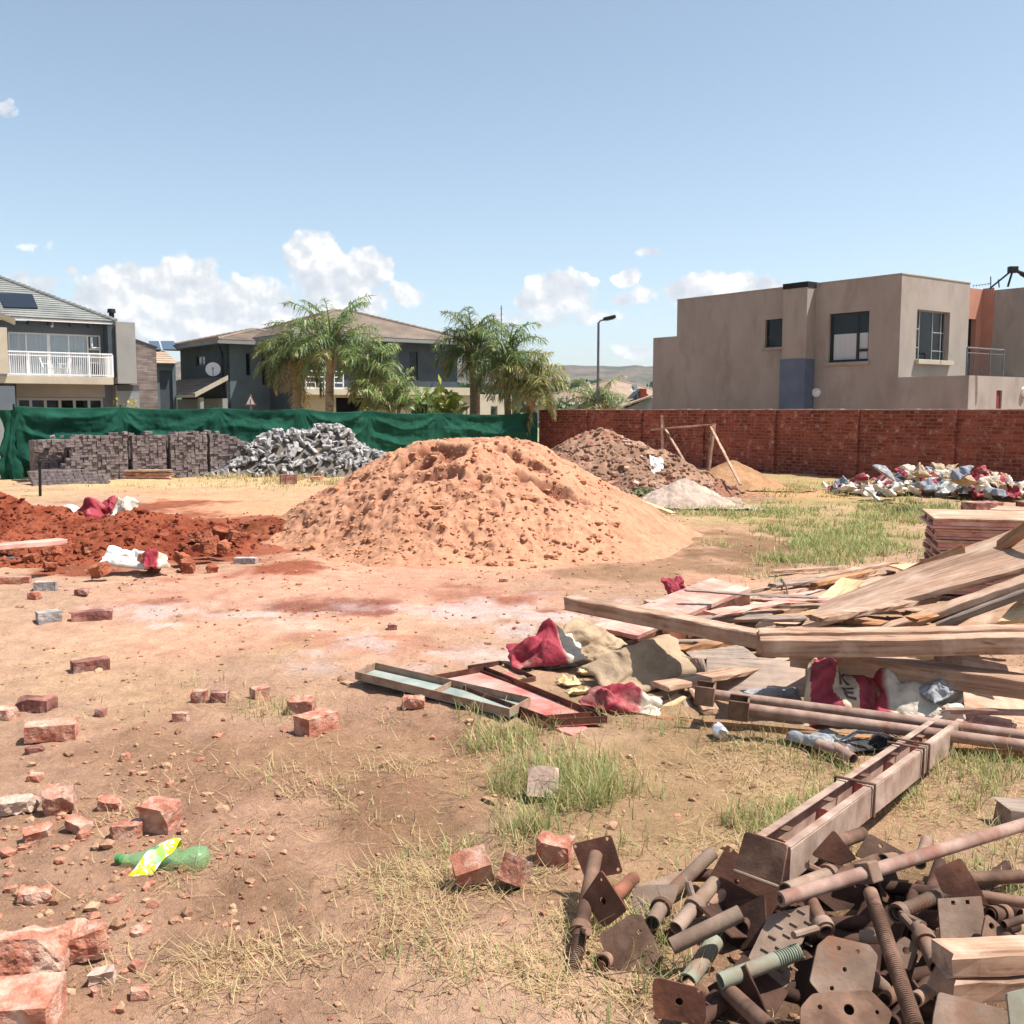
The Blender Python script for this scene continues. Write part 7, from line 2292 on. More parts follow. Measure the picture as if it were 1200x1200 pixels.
# the red sack that still shows two letters
def ke_sack():
    c = PY(992, 806, 5.28)
    root = empty('cement_sack', Vector((c.x, c.y, 0)), 'red sack with big dark letters K and E on a cream band', 'sack')
    W_, H_ = .46, .42
    ax = Vector((.97, -.05, -.06)).normalized(); ay = Vector((.06, .60, .80)).normalized(); az = ax.cross(ay).normalized()
    if az.y > 0: az = -az
    def S(u, v, off=0.0):        # u across, v up, both 0..1
        x = (u - .5) * W_ * (1 - .38 * v * v); y = (v - .5) * H_
        z = .05 * math.sin(u * 5.0 + 1.2) * (.4 + v) + .035 * float(fbm(np.array([u * 4.]), np.array([v * 3.]), octv=3, seed=91)[0]) + .03 * math.sin((u - v) * 9)
        z -= .10 * (2 * u - 1) ** 2 + .16 * max(0, v - .75) * 2
        return c + ax * x + ay * y + az * (z + off)
    n, m = 60, 46
    V = [S(i / n, j / m) for i in range(n + 1) for j in range(m + 1)]
    F = [(i * (m + 1) + j, (i + 1) * (m + 1) + j, (i + 1) * (m + 1) + j + 1, i * (m + 1) + j + 1) for i in range(n) for j in range(m)]
    b = MB()
    mi = []
    b.add(V, F)
    for k, f in enumerate(F):
        i, j = k // m, k % m
        u, v = (i + .5) / n, (j + .5) / m
        band = .40 + .03 * math.sin(v * 9) < u < .67 + .02 * math.sin(v * 13) and v < .86
        edge = u < .06 + .03 * math.sin(v * 7) or v > .95
        b.m[k] = 1 if (band or edge) else 0
    rm, nt, p = newmat('red_printed_paper')
    vv = objvec(nt, False)
    nt.link(nt.mix(1.0, lin(156, 54, 68), nt.ramp(nt.noise(vv, 6, 6, .65), [(.35, .68), (.55, 1.0), (.7, 1.18)]), 'MULTIPLY'), p.inputs['Base Color'])
    p.inputs['Roughness'].default_value = .7
    bu = nt.n('ShaderNodeBump', {'Height': nt.noise(vv, 22, 5, .6), 'Strength': .5, 'Distance': .008}); nt.link(bu.outputs[0], p.inputs['Normal'])
    cm = rough_mat('cream_printed_paper', [lin(186, 162, 134), lin(208, 186, 158)], 6, .75, .4, 24, .006, rnd=False)
    o = b.build('sack_body', [rm, cm], root, smooth=True)
    s = o.modifiers.new('t', 'SOLIDIFY'); s.thickness = .004; s.offset = -1
    K = [[(0, 0), (.26, 0), (.26, 1), (0, 1)], [(.26, .42), (.26, .62), (.74, 1.0), (1.0, 1.0)], [(.36, .52), (.52, .64), (1.0, 0), (.72, 0)]]
    E = [[(0, 0), (.28, 0), (.28, 1), (0, 1)], [(.28, 0), (1, 0), (1, .2), (.28, .2)], [(.28, .4), (.85, .4), (.85, .6), (.28, .6)], [(.28, .8), (1, .8), (1, 1), (.28, 1)]]
    def letter(polys, u0, v0, w, h, name):
        b = MB()
        g = 6
        for q in polys:
            a0 = [(u0 + x * w, v0 + y * h) for x, y in q]
            vs = []
            for i in range(g + 1):
                for j in range(g + 1):
                    s_, t_ = i / g, j / g
                    pu = (1 - s_) * ((1 - t_) * a0[0][0] + t_ * a0[3][0]) + s_ * ((1 - t_) * a0[1][0] + t_ * a0[2][0])
                    pv = (1 - s_) * ((1 - t_) * a0[0][1] + t_ * a0[3][1]) + s_ * ((1 - t_) * a0[1][1] + t_ * a0[2][1])
                    vs.append(S(pu, pv, .0035))
            b.add(vs, [(i * (g + 1) + j, (i + 1) * (g + 1) + j, (i + 1) * (g + 1) + j + 1, i * (g + 1) + j + 1) for i in range(g) for j in range(g)])
        b.build(name, plain_mat('letter_ink', lin(92, 74, 66), .8), root)
    letter(K, .46, .60, .145, .20, 'letter')
    letter(E, .465, .35, .145, .20, 'letter')
ke_sack()

# ------------------------------------------------------------------ long steel props lying across the front
def fork_pipe(a, b_, r, mat, label, fork=True):
    root = empty('steel_prop', (a + b_) / 2, label, 'pipe')
    t = MB(); t.tube(a, b_, r, 20, hollow=.85); t.build('tube', mat, root, smooth=True)
    if fork:
        d = (b_ - a).normalized(); rot = mrot(d)
        f = MB()
        f.box(a - d * .006, (.012, .13, .10), rot)
        f.box(a - d * .055 + rot @ Vector((0, .06, 0)), (.09, .012, .10), rot); f.box(a - d * .055 + rot @ Vector((0, -.06, 0)), (.09, .012, .10), rot)
        f.build('fork_head', M_rust, root, bevel=.004)
    return root
fork_pipe(PY(838, 814, 5.2), PY(1245, 868, 4.75), .027, M_pipe, 'farther of the two long dusty steel props with fork heads before the timber')
fork_pipe(PY(878, 831, 5.0), PY(1245, 880, 4.62), .029, M_pipe, 'nearer of the two long dusty steel props with fork heads before the timber')

# ------------------------------------------------------------------ pallets stacked at the right
def pallet(c, rz, label, w=1.0, d=.9, h=.13, mat=None, tilt=0):
    root = empty('pallet', c, label, 'pallet', 'pallets stacked at the right')
    rot = Matrix.Rotation(rz, 3, 'Z') @ Matrix.Rotation(tilt, 3, 'Y')
    def part(name, cc, s, m=None):
        b = MB(); b.box(Vector(c) + rot @ Vector(cc), s, rot); b.build(name, m or mat or M_wood_red, root, bevel=.004)
    part('top_deck', (0, 0, h - .012), (w, d, .022), M_wood)
    for y in (-d / 2 + .05, 0, d / 2 - .05):
        part('stringer', (random.uniform(-.02, .02), y, h * .5), (w * .99, .07, h - .05), M_wood_red)
    part('bottom_deck', (random.uniform(-.03, .03), 0, .012), (w, d * .98, .022), M_wood_red)
    return root
pc = G(1142, 712)
pc = Vector((PY(1168, 650, 9.2).x, 9.4, 0))
hh = 0
for i, lab in enumerate(('lowest pallet of the stack beyond the timber', 'second pallet from the ground in the stack beyond the timber', 'third pallet from the ground in the stack beyond the timber', 'fourth pallet from the ground in the stack beyond the timber',
                         'fifth pallet from the ground in the stack beyond the timber', 'sixth pallet from the ground, under the topmost one', 'topmost pallet with a pale dusty deck beyond the timber')):
    pallet(pc + Vector((random.uniform(-.04, .04), random.uniform(-.03, .03), hh)), R(-14 + random.uniform(-3, 3)), lab, h=.095)
    hh += .099
board([PY(1158, 597, 11.6), PY(1260, 601, 11.4), PY(1260, 596, 12.4), PY(1170, 592.5, 12.6)], .05, M_wood, 'flat pale board on bricks farther back behind the pallets', seed=61)
put('brick_stack', B(91, M_brick_burnt, (.5, .3, .3)), 1150, 612, 20, 'dark block propping the flat board behind the pallets', 'block', z=.0)
put('brick_stack', B(92, M_brick_burnt, (.5, .3, .3)), 1215, 612, 10, 'reddish block under the right end of the far flat board', 'block', z=.0)

# ------------------------------------------------------------------ timber by the heaps
plank(G(-30, 640, .36), G(74, 631, .36), .20, .05, M_wood_red, 'long pink plank lying on the red soil at the left edge', seed=71)
plank(PY(742, 583, 16.2), PY(790, 601, 15.2), .10, .03, M_wood_pale, 'pale stick at the right back foot of the pink sand heap', 'stick', 'stick', seed=72)
def goal_frame():
    Y = 22.6
    root = empty('timber_gantry', Vector((PY(806, 560, Y).x, Y, 0)), 'goal like frame of thin battens standing before the brick wall', 'frame')
    def bar(x0, y0, x1, y1, d0, d1, t, w, nm):
        plank(PY(x0, y0, d0), PY(x1, y1, d1), t, w, M_wood, None, name=nm, parent=root)
    bar(777, 487, 777.5, 548, 22.6, 22.6, .07, .05, 'post')
    bar(835, 499, 828, 556, 21.6, 21.7, .08, .06, 'post')
    bar(763, 502.5, 838, 496.5, 22.7, 21.5, .06, .035, 'crossbar')
    bar(779, 501, 812, 556, 22.6, 20.8, .05, .035, 'brace')
    bar(833, 500, 868, 567, 21.5, 19.4, .05, .035, 'brace')
goal_frame()
b = MB(); p = G(47, 582); b.tube(p - Vector((0, 0, .1)), PY(46.5, 541, p.y), .028, 8)
o = tag(b.build('steel_stake', M_black), 'dark steel stake standing upright in front of the paver stack', 'stake')
b = MB(); p = PY(46.5, 541, p.y); b.lathe(p, [(.045, -.03), (.045, .02), (.001, .03)], 10); k = b.build('stake_head', M_black, o); k.location = p - Vector((0, 0, 0)) - o.location if False else k.location
# sacks by the red soil
sack(G(92, 606, .20), .55, .42, .24, 31, M_sack_white, (30, 0, 12), 'whitish sack, leftmost of the sacks behind the red soil heap', .5)
sack(G(117, 604, .25), .60, .32, .26, 33, M_sack_red, (40, 24, -24), 'pink red sack leaning in the middle behind the red soil heap', .5)
sack(G(131, 602, .26), .50, .30, .2, 35, M_sack_red, (48, 40, -40), 'dark red sack squeezed beside the pale upright sack', .5)
sack(G(144, 604, .28), .36, .52, .2, 37, M_sack_pale, (66, 10, -12), 'pale upright sack, rightmost behind the red soil heap', .4)
sack(G(150, 655, .14), .48, .26, .20, 39, M_sack_white, (20, 8, 4), 'white sack half buried in the red clods', .55)
sack(G(183, 657, .14), .24, .22, .16, 41, M_sack_mix, (30, 10, 30), 'red and white sack corner buried in the red clods', .55)
def clods():
    rng = random.Random(9)
    for i in range(46):
        if i < 24: x, y = rng.uniform(150, 290), rng.uniform(640, 672)
        elif i < 36: x, y = rng.uniform(190, 285), rng.uniform(622, 645)
        else: x, y = rng.uniform(-5, 130), rng.uniform(655, 680)
        s = rng.uniform(.05, .15) * (1.2 if i < 12 else 1)
        me = rock_mesh('soil_clod', (s * 1.3, s, s * .8), 700 + i, 6, 4, .12, MATCLOD)
        put('soil_clod', me, x, y, rng.uniform(0, 360), 'rust red clod of dried soil on the edge of the red heap', 'clod', (rng.uniform(-20, 20), rng.uniform(-20, 20)), z=.02 if y > 660 else .10, group='red soil clods', sink=.03)
MATCLOD = rough_mat('red_clod', [lin(122, 64, 42), lin(148, 84, 58), lin(172, 112, 82)], 8, .95, .8, 40, .02, 0, .15)
clods()

# ------------------------------------------------------------------ stacked pavers in front of the net
def paver_stacks():
    rng = random.Random(17)
    v0 = NV + 1.6
    ua, ub = onV(46, 520, v0)[0], onV(300, 520, v0)[0]
    me_list = []
    for k in range(6):
        b = MB(); b.box((0, 0, 0), (.096, .2, .056))
        o = b.build('paver', M_paver, loc=(0, 0, 0)); me_list.append(o.data); bpy.data.objects.remove(o)
    rot0 = Matrix((E2, -E1, Vector((0, 0, 1)))).transposed()
    # a core of packed pavers behind the seen face (one mass)
    cells = []
    u = ua
    cols = []
    while u < ub:
        cols.append(u); u += .100
    gaps = [onV(p, 520, v0)[0] for p in (93, 153, 198, 243)]
    rows = 17
    face, rest = [], MB()
    for ci, uu in enumerate(cols):
        f = (uu - ua) / (ub - ua)
        hrow = rows - (1 if f < .25 else 0) - int(5.5 * max(0, (f - .84) / .16))
        near = min(abs(uu - g) for g in gaps)
        push = .0
        blk = sum(uu > g for g in gaps)
        push = (.05, -.05, .0, .03, -.03)[blk]
        # the leftmost block has tumbled: its upper left is a dark hollow
        for r in range(hrow):
            z = .03 + r * .061
            off = push + rng.gauss(0, .018) - (.22 if near < .04 else 0)
            if blk == 0 and r > 4 and uu - ua < .35 + .05 * (r - 4) and r < 13: off -= .35
            face.append((uu + rng.gauss(0, .004), v0 - .1 + off, z, rng.gauss(0, 1.6), r, hrow))
    # rest of the mass behind the face
    for ci, uu in enumerate(cols[::2]):
        f = (uu - ua) / (ub - ua)
        hrow = rows - (1 if f < .25 else 0) - int(5.5 * max(0, (f - .84) / .16))
        for k in range(3):
            rest.wbox(uu, uu + .195, v0 - .62 - k * .22, v0 - .45 - k * .22 + .04, .0, hrow * .061 - rng.uniform(.0, .05))
    # the 300 largest in view become objects (upper rows of the nearest blocks), the others one mass
    face.sort(key=lambda q: (-q[4] + 0 * q[0]))
    n = 0
    for (uu, vv, z, rz, r, h) in face:
        if n < 285:
            o = bpy.data.objects.new('paver', me_list[n % 6]); C.objects.link(o)
            o.location = W(uu, vv, z)
            o.rotation_euler = (rot0 @ Matrix.Rotation(R(rz), 3, 'Z')).to_euler()
            tag(o, 'grey concrete paver packed end on in the long stack before the green net', 'paver', 'pavers in the long stack')
            n += 1
        else:
            rest.box(W(uu, vv, z), (.096, .2, .056), rot0 @ Matrix.Rotation(R(rz), 3, 'Z'))
    o = rest.build('packed_pavers', M_paver)
    tag(o, 'mass of dark grey pavers packed in rows before the green net', None, None, 'stuff')
    # loose ones lying flat on top
    k = 0
    for i in range(26):
        uu = rng.uniform(ua + .3, ub - 1.0); 
        o = bpy.data.objects.new('paver', me_list[i % 6]); C.objects.link(o)
        o.location = W(uu, v0 - rng.uniform(.05, .3), .03 + rows * .061 - (.061 if (uu - ua) / (ub - ua) < .25 else 0) + rng.uniform(-.01, .04))
        o.rotation_euler = (R(rng.gauss(0, 6)), R(rng.gauss(0, 6)), rng.uniform(0, 3.1))
        tag(o, 'loose grey paver lying flat on top of the long stack', 'paver', 'loose pavers on top of the stack')
    # low stack in front at the left
    for r in range(5):
        for c in range(16):
            uu, vv = onV(36, 555, v0 + .6)[0] + c * .1, v0 + .95 - .10 * r + rng.gauss(0, .012)
            if r * 2.2 > 16 - c + 4: continue
            o = bpy.data.objects.new('paver', me_list[(r + c) % 6]); C.objects.link(o)
            o.location = W(uu, vv, .03 + r * .061); o.rotation_euler = (rot0 @ Matrix.Rotation(R(rng.gauss(0, 2)), 3, 'Z')).to_euler()
            tag(o, 'paver in the low stepped stack in front of the left end of the long stack', 'paver', 'pavers in the low stepped stack')
    return me_list, v0
_pv, _v0 = paver_stacks()
# wooden offcuts piled before the stack
for i, (x0, x1, y, z, m) in enumerate(((119, 197, 562, .03, M_wood_red), (120, 158, 558, .10, M_wood_red), (158, 196, 559, .09, M_wood_brown), (121, 175, 554, .17, M_wood_red), (150, 197, 554, .17, M_wood))):
    nm = ('lowest red board', 'left middle red board', 'right middle brown board', 'upper left red board', 'upper right pale board')[i]
    p = G(x0, 562); q = G(x1, 562)
    plank(Vector((p.x, p.y + .15, z + .05)), Vector((q.x, q.y + .25, z + .05)), .30, .055, m, nm + ' of the small wood pile before the paver stack', 'board', 'board')

# ------------------------------------------------------------------ pile of tipped grey pavers and tiles
def grey_pile():
    rng = np.random.default_rng(23)
    c = G(352, 553)
    cx, cy = -5.25, 26.25
    rx, ry, h = 2.85, 1.3, 1.16
    def hz(x, y):
        d = np.hypot((x - cx) / rx, (y - cy) / ry)
        f = np.clip(1 - d, 0, 1)
        f = np.minimum(f * 1.15, .70 + .18 * f) / .85
        sk = 1 + .16 * np.clip((x - cx) / rx, -1, 1)
        return h * f * sk * (.93 + .16 * fbm(x * 1.1, y * 1.1, octv=3, seed=44))
    core = heap('paver_rubble_core', cx, cy, rx * .98, ry * .98, 1.0, lambda X, Y, d: (hz(X + cx, Y + cy) - .14, .02 * fbm(X * 6, Y * 6, octv=3, seed=46), np.array(lin(128, 118, 106))[None] * np.ones((len(X), 1))), .06, None, None)
    for k in ('label', 'category'):
        if k in core: del core[k]
    tag(core, 'grit and dust under the tipped grey pavers', None, None, 'stuff')
    core.name = 'grit'
    mes = []
    for k in range(7):
        sz = [(.2, .1, .055), (.2, .16, .04), (.16, .1, .055), (.24, .12, .035), (.12, .1, .055), (.28, .16, .03), (.18, .12, .05)][k]
        mes.append(rock_mesh('paver_piece', sz, 800 + k, 1 if k % 2 else 0, 2, .03, M_paver_pale))
    n = 0
    extra = []
    N = 900
    x = cx + rng.uniform(-1, 1, N) * rx; y = cy + rng.uniform(-1, .55, N) * ry
    d = np.hypot((x - cx) / rx, (y - cy) / ry)
    order = np.argsort(y)
    for i in order:
        if d[i] > 1.02: continue
        lowfront = (y[i] - cy) / ry < -.55
        if lowfront and rng.random() < .45: continue
        z = float(hz(x[i:i + 1], y[i:i + 1])[0])
        if n >= 290:
            if d[i] < 1: extra.append((x[i], y[i], max(.03, z - .02 + rng.uniform(-.03, .05))))
            continue
        o = bpy.data.objects.new('paver_piece', mes[n % 7]); C.objects.link(o)
        o.location = (x[i], y[i], max(.03, z - .03 + rng.uniform(-.03, .06)))
        o.rotation_euler = (rng.normal() * .7, rng.normal() * .7, rng.uniform(0, 6.28))
        s = rng.uniform(.7, 1.2); o.scale = (s, s, s)
        tag(o, 'pale grey paver piece tumbled in the loose heap before the green net', 'paver', 'tumbled pavers in the grey heap')
        n += 1
    b = MB()
    for p in extra: b.box(p, (.2, .11, .05), Euler((rng.normal() * .7, rng.normal() * .7, rng.uniform(0, 6.28))).to_matrix())
    tag(b.build('tumbled_pavers', M_paver_pale), 'mass of pale grey paver pieces farther back in the loose heap', None, None, 'stuff')
grey_pile()

# ------------------------------------------------------------------ rubbish heap against the brick wall
def rubbish():
    rng = random.Random(31)
    kinds = [('white', M_sack_white, 11), ('cream', M_sack_pale, 11), ('grey', M_sack_grey, 8), ('blue grey', M_sack_blue, 7), ('red', M_sack_red, 9), ('brown', M_sack_brown, 12), ('black', M_sack_black, 4), ('red and cream', M_sack_mix, 8)]
    protos = {}
    for nm, m, cnt in kinds:
        protos[nm] = []
        for k in range(3):
            o = sack_mesh('rubbish_sack', .62, .46, .26, 900 + k * 17 + len(protos) * 5, m, .75, None, 30, 22)
            protos[nm].append(o.data); bpy.data.objects.remove(o)
    c = G(1085, 585)
    cx, cy = G(1095, 578).x, 19.6
    slots = []
    for nm, m, cnt in kinds: slots += [nm] * int(cnt * 3.2)
    rng.shuffle(slots)
    spec = [('white', 1005, 577, .12), ('white', 1022, 580, .10), ('white', 1040, 579, .14), ('white', 992, 574, .10), ('white', 1050, 574, .2), ('white', 1104, 577, .12), ('grey', 1155, 576, .16), ('blue grey', 1168, 580, .14), ('grey', 1036, 556, .5),
            ('red', 1073, 560, .5), ('black', 1058, 562, .45), ('cream', 1062, 552, .66), ('brown', 1080, 556, .62), ('cream', 1100, 556, .62), ('brown', 1112, 560, .5), ('blue grey', 1127, 556, .6), ('red', 1148, 562, .4), ('red', 1150, 569, .3), ('red and cream', 1010, 564, .25),
            ('red and cream', 1195, 572, .2), ('red', 1188, 578, .15), ('cream', 1210, 566, .3), ('blue grey', 1082, 570, .3), ('blue grey', 1090, 575, .25), ('white', 1112, 572, .3), ('brown', 985, 566, .12), ('brown', 1130, 566, .45), ('black', 1165, 565, .3)]
    seen = 0
    def lay(nm, x, y, z):
        me = rng.choice(protos[nm])
        o = bpy.data.objects.new('rubbish_sack', me); C.objects.link(o)
        o.location = (x, y, z)
        o.rotation_euler = (rng.gauss(.25, .35), rng.gauss(0, .35), rng.uniform(0, 6.28))
        s = rng.uniform(.30, .68); o.scale = (s, s, s * rng.uniform(.7, 1.3))
        tag(o, f'crumpled {nm} sack in the rubbish heap along the brick wall', 'sack', f'{nm} sacks of the rubbish heap')
    for nm, px, py, z in spec:
        p = G(px, py, z); lay(nm, p.x, p.y, z + .02)
    for nm in slots:
        t = rng.gauss(0, .5)
        x = cx + t * 1.9; yy = rng.uniform(-.9, .9)
        # the heap follows the wall, nearer on the right
        y = cy - .55 * (x - cx) + yy
        z = max(.05, rng.uniform(.55, 1.0) * .60 * (1 - abs(t) / 1.15) * (1 - abs(yy) * .6))
        if abs(t) < 1.2: lay(nm, x, y, z)
    plank(G(1036, 588, .05), G(1066, 590, .05), .12, .03, M_wood, 'short plank lying in front of the white rubbish sacks', seed=81)
rubbish()

# rubble on the brown heap
def rubble_bits():
    rng = random.Random(41)
    mes = [rock_mesh('rubble_piece', (rng.uniform(.12, .3), rng.uniform(.1, .22), rng.uniform(.08, .16)), 1000 + k, 4, 3, .1, (M_brick, M_brick_burnt, M_stone_grey, M_brick)[k % 4]) for k in range(8)]
    dg = bpy.context.evaluated_depsgraph_get()
    for i in range(110):
        px, py = rng.uniform(610, 850), rng.uniform(506, 590)
        d = ray(px, py).normalized()
        hit, loc, nrm, _, ob, _ = sc.ray_cast(dg, Vector((0, 0, CAMZ)), d)
        if not hit or ob.name.split('.')[0] not in ('rubble_heap',): continue
        o = bpy.data.objects.new('rubble_piece', mes[i % 8]); C.objects.link(o)
        o.location = loc; o.rotation_euler = (rng.uniform(-.6, .6), rng.uniform(-.6, .6), rng.uniform(0, 6.28))
        s = rng.uniform(.2, .75); o.scale = (s, s, s)
        tag(o, 'chunk of brick or concrete sticking out of the brown rubble heap', 'rubble', 'chunks on the brown rubble heap')
bpy.context.view_layer.update()
rubble_bits()
sack(PY(770, 547, 19.6), .3, .45, .12, 61, M_sack_white, (60, 10, 20), 'white plastic bag caught in the side of the brown rubble heap', .6, name='plastic_bag', cat='bag')
shrub(18.2, 757, 574, 16, 'grey green weed bush at the right foot of the brown rubble heap', 36, 300, lin(132, 134, 100), (.12, .03))

# ------------------------------------------------------------------ heap of scaffold jacks, plates and tubes (bottom right)
def PJ(x, y, d):      # the heap stands 10 to 30 cm proud of the ground
    k = min(1.0, max(0.0, (x - 790) / 100.0))
    return PY(x, y, d * (.965 - .055 * k))
def plate_geo(pix, depth, nrm, th, holes=(), round_=.012, sq=False):
    """pixel outline laid on a plane at the given distance with the given facing; returns MB-like verts of a real plate with drilled holes"""
    cxp = sum(p[0] for p in pix) / len(pix); cyp = sum(p[1] for p in pix) / len(pix)
    c = PJ(cxp, cyp, depth)
    n = Vector(nrm).normalized()
    if n.dot(Vector((0, 0, CAMZ)) - c) < 0: n = -n
    P = [PP(x, y, c, n) for x, y in pix]
    # soften corners
    out = []
    k = len(P)
    for i in range(k):
        a, b, d = P[i - 1], P[i], P[(i + 1) % k]
        r = min(round_, (a - b).length * .3, (d - b).length * .3)
        p0, p1 = b + (a - b).normalized() * r, b + (d - b).normalized() * r
        for t in (0, .5, 1):
            out.append((p0 * (1 - t) + b * t).lerp(b * (1 - t) + p1 * t, t))
    bm = bmesh.new()
    vs = [bm.verts.new(p) for p in out]
    es = [bm.edges.new((vs[i], vs[(i + 1) % len(vs)])) for i in range(len(vs))]
    ax = n.orthogonal().normalized(); ay = n.cross(ax)
    if sq:
        up = Vector((0, 0, 1)); ay = (up - n * up.dot(n)).normalized(); ax = ay.cross(n)
    for hx, hy, hr in holes:
        h = PP(hx, hy, c, n)
        m = 4 if sq else 14
        hv = [bm.verts.new(h + ax * hr * math.cos(2 * math.pi * (i + .5) / m) + ay * hr * math.sin(2 * math.pi * (i + .5) / m)) for i in range(m)]
        es += [bm.edges.new((hv[i], hv[(i + 1) % m])) for i in range(m)]
    bmesh.ops.triangle_fill(bm, edges=es, use_beauty=True, use_dissolve=False, normal=n)
    for f in bm.faces:
        f.normal_update()
        if f.normal.dot(n) < 0: f.normal_flip()
    r = bmesh.ops.extrude_face_region(bm, geom=bm.faces[:])
    for v in [g for g in r['geom'] if isinstance(g, bmesh.types.BMVert)]: v.co -= n * th
    bmesh.ops.recalc_face_normals(bm, faces=bm.faces)
    return bm, c, n
def bm_obj(name, bm, mat, parent=None, loc=None):
    me = bpy.data.meshes.new(name)
    o0 = org(parent) if parent is not None else Vector(loc)
    bmesh.ops.translate(bm, vec=-o0, verts=bm.verts)
    bm.to_mesh(me); bm.free()
    me.materials.append(mat)
    o = bpy.data.objects.new(name, me); C.objects.link(o)
    if parent is not None: o.parent = parent
    else: o.location = o0
    return o
def jplate(pix, depth, nrm, mat, label=None, holes=(), th=.007, parent=None, name='base_plate', cat='plate', round_=.012, sq=False):
    bm, c, n = plate_geo(pix, depth, nrm, th, holes, round_, sq)
    o = bm_obj(name, bm, mat, parent, c)
    return tag(o, label, cat) if parent is None else o
def pipe_mb(a, b, r, thread=None, hollow=.8, seg=18):
    """steel tube; thread = (t0, t1) part of the length that carries a screw thread"""
    m = MB()
    d = b - a; L = d.length
    rot = d.to_track_quat('Z', 'Y').to_matrix()
    prof = [(r * hollow, .03), (r * hollow, 0), (r, 0)]
    if thread:
        s0, s1 = thread[0] * L, thread[1] * L
        prof.append((r, s0))
        pitch = max(.0075, .0075)
        z = s0
        while z < s1:
            prof += [(r * .90, z), (r * .90, z + pitch * .3), (r * 1.04, z + pitch * .5), (r * 1.04, z + pitch * .8)]
            z += pitch
        prof.append((r, min(L, s1)))
    prof += [(r, L), (r * hollow, L), (r * hollow, L - .03)]
    m.lathe(a, prof, seg, rot)
    # dark bore stops
    for z in (.03, L - .03):
        m.lathe(a, [(r * hollow, z), (.0005, z)], seg, rot)
    return m
def tube_obj(x0, y0, d0, x1, y1, d1, r, mat, label=None, thread=None, parent=None, name='steel_tube', cat='tube', hollow=.8):
    a, b = PJ(x0, y0, d0), PJ(x1, y1, d1)
    m = pipe_mb(a, b, r, thread, hollow)
    if parent is not None: return m.build(name, mat, parent, smooth=True)
    o = m.build(name, mat, smooth=True)
    return tag(o, label, cat)
def ring_part(parent, p, d, r, mat, w=.028, name='collar', lever=None):
    rot = Vector(d).normalized().to_track_quat('Z', 'Y').to_matrix()
    m = MB()
    m.lathe(p, [(r * 1.0, -w / 2), (r * 1.38, -w / 2), (r * 1.45, 0), (r * 1.38, w / 2), (r * 1.0, w / 2)], 18, rot)
    if lever is not None:
        m.path([Vector(p) + (lever - Vector(p)).normalized() * r, Vector(p).lerp(lever, .6), lever], .011, 8)
    return m.build(name, mat, parent, smooth=True)
def jack(label, plate=None, tube=None, collar=None, cat='scaffold jack', name='scaffold_jack'):
    """plate: dict for jplate, tube: tuple for tube_obj, collar: (t, lever pixel, depth) along the tube"""
    a, b = PJ(*tube[:3]), PJ(*tube[3:6])
    root = empty(name, (a + b) / 2, label, cat)
    tube_obj(*tube[:7], tube[7], parent=root, name='tube', thread=tube[8] if len(tube) > 8 else None)
    if plate: jplate(parent=root, **plate)
    for c in (collar or []):
        p = a.lerp(b, c[0])
        ring_part(root, p, b - a, tube[6], M_rust if len(c) < 3 else c[2], lever=PJ(*c[1]) if len(c) > 1 and c[1] else None)
    return root
r1 = .0235
# left side of the heap -------------------------------------------------------------
jack('jack at the far left corner, square plate up and tube pointing down left', dict(pix=[(670, 989), (716, 978), (730, 1023), (686, 1031)], depth=3.42, nrm=(-.35, -.85, .35), mat=M_rust_dark, holes=[(674, 992, .006), (711, 983, .006), (724, 1019, .006)]),
     (698, 1002, 3.40, 668, 1150, 2.92, r1, M_rust, (.7, .95)), [(.62, (690, 1092, 3.02))])
jack('jack with a tilted diamond shaped plate in front of the far left one', dict(pix=[(704, 1019), (735, 1066), (708, 1088), (681, 1053)], depth=3.15, nrm=(-.55, -.75, .25), mat=M_rust_dark, holes=[(706, 1056, .012), (704, 1031, .005), (688, 1055, .005)]),
     (712, 1058, 3.2, 742, 1030, 3.5, r1, M_rust_dark), [])
jack('jack with a leaning rusty plate low at the left front', dict(pix=[(682, 1094), (723, 1112), (729, 1122), (730, 1157), (686, 1133)], depth=2.92, nrm=(-.35, -.85, .2), mat=M_rust_dark, holes=[(689, 1117, .006), (689, 1135, .006), (704, 1132, .013), (719, 1150, .006)]),
     (706, 1128, 2.95, 742, 1100, 3.25, r1, M_rust), [])
jack('jack with an eight cornered grey plate facing the camera at the left', dict(pix=[(702, 1096), (739, 1071), (752, 1072), (778, 1121), (772, 1136), (731, 1150), (716, 1140)], depth=2.98, nrm=(-.15, -.8, .5), mat=M_rust, holes=[(749, 1092, .007), (761, 1109, .006)], round_=.008),
     (742, 1112, 3.02, 790, 1075, 3.35, r1, M_rust), [])
jplate([(757, 1083), (798, 1095), (816, 1127), (798, 1146), (770, 1136)], 3.08, (-.2, -.75, .55), M_rust_dark, 'dark shaded plate behind the eight cornered one', [(785, 1112, .012)])
jack('jack standing nearest the camera with a round cornered dark red plate', dict(pix=[(764, 1144), (826, 1160), (828, 1203), (766, 1192)], depth=2.62, nrm=(-.15, -.95, .2), mat=M_rust_dark, holes=[(796, 1174, .010), (819, 1162, .005)], round_=.022),
     (796, 1174, 2.64, 830, 1160, 2.95, r1, M_rust), [])
jack('jack with a chequered dusty plate and its tube pointing at the camera', dict(pix=[(741, 1042), (757, 1037), (797, 1036), (790, 1058), (776, 1070), (742, 1073)], depth=3.32, nrm=(-.1, -.7, .7), mat=M_rust_dusty, holes=[]),
     (778, 1058, 3.28, 764, 1082, 3.1, r1, M_rust_dusty), [(.25,)])
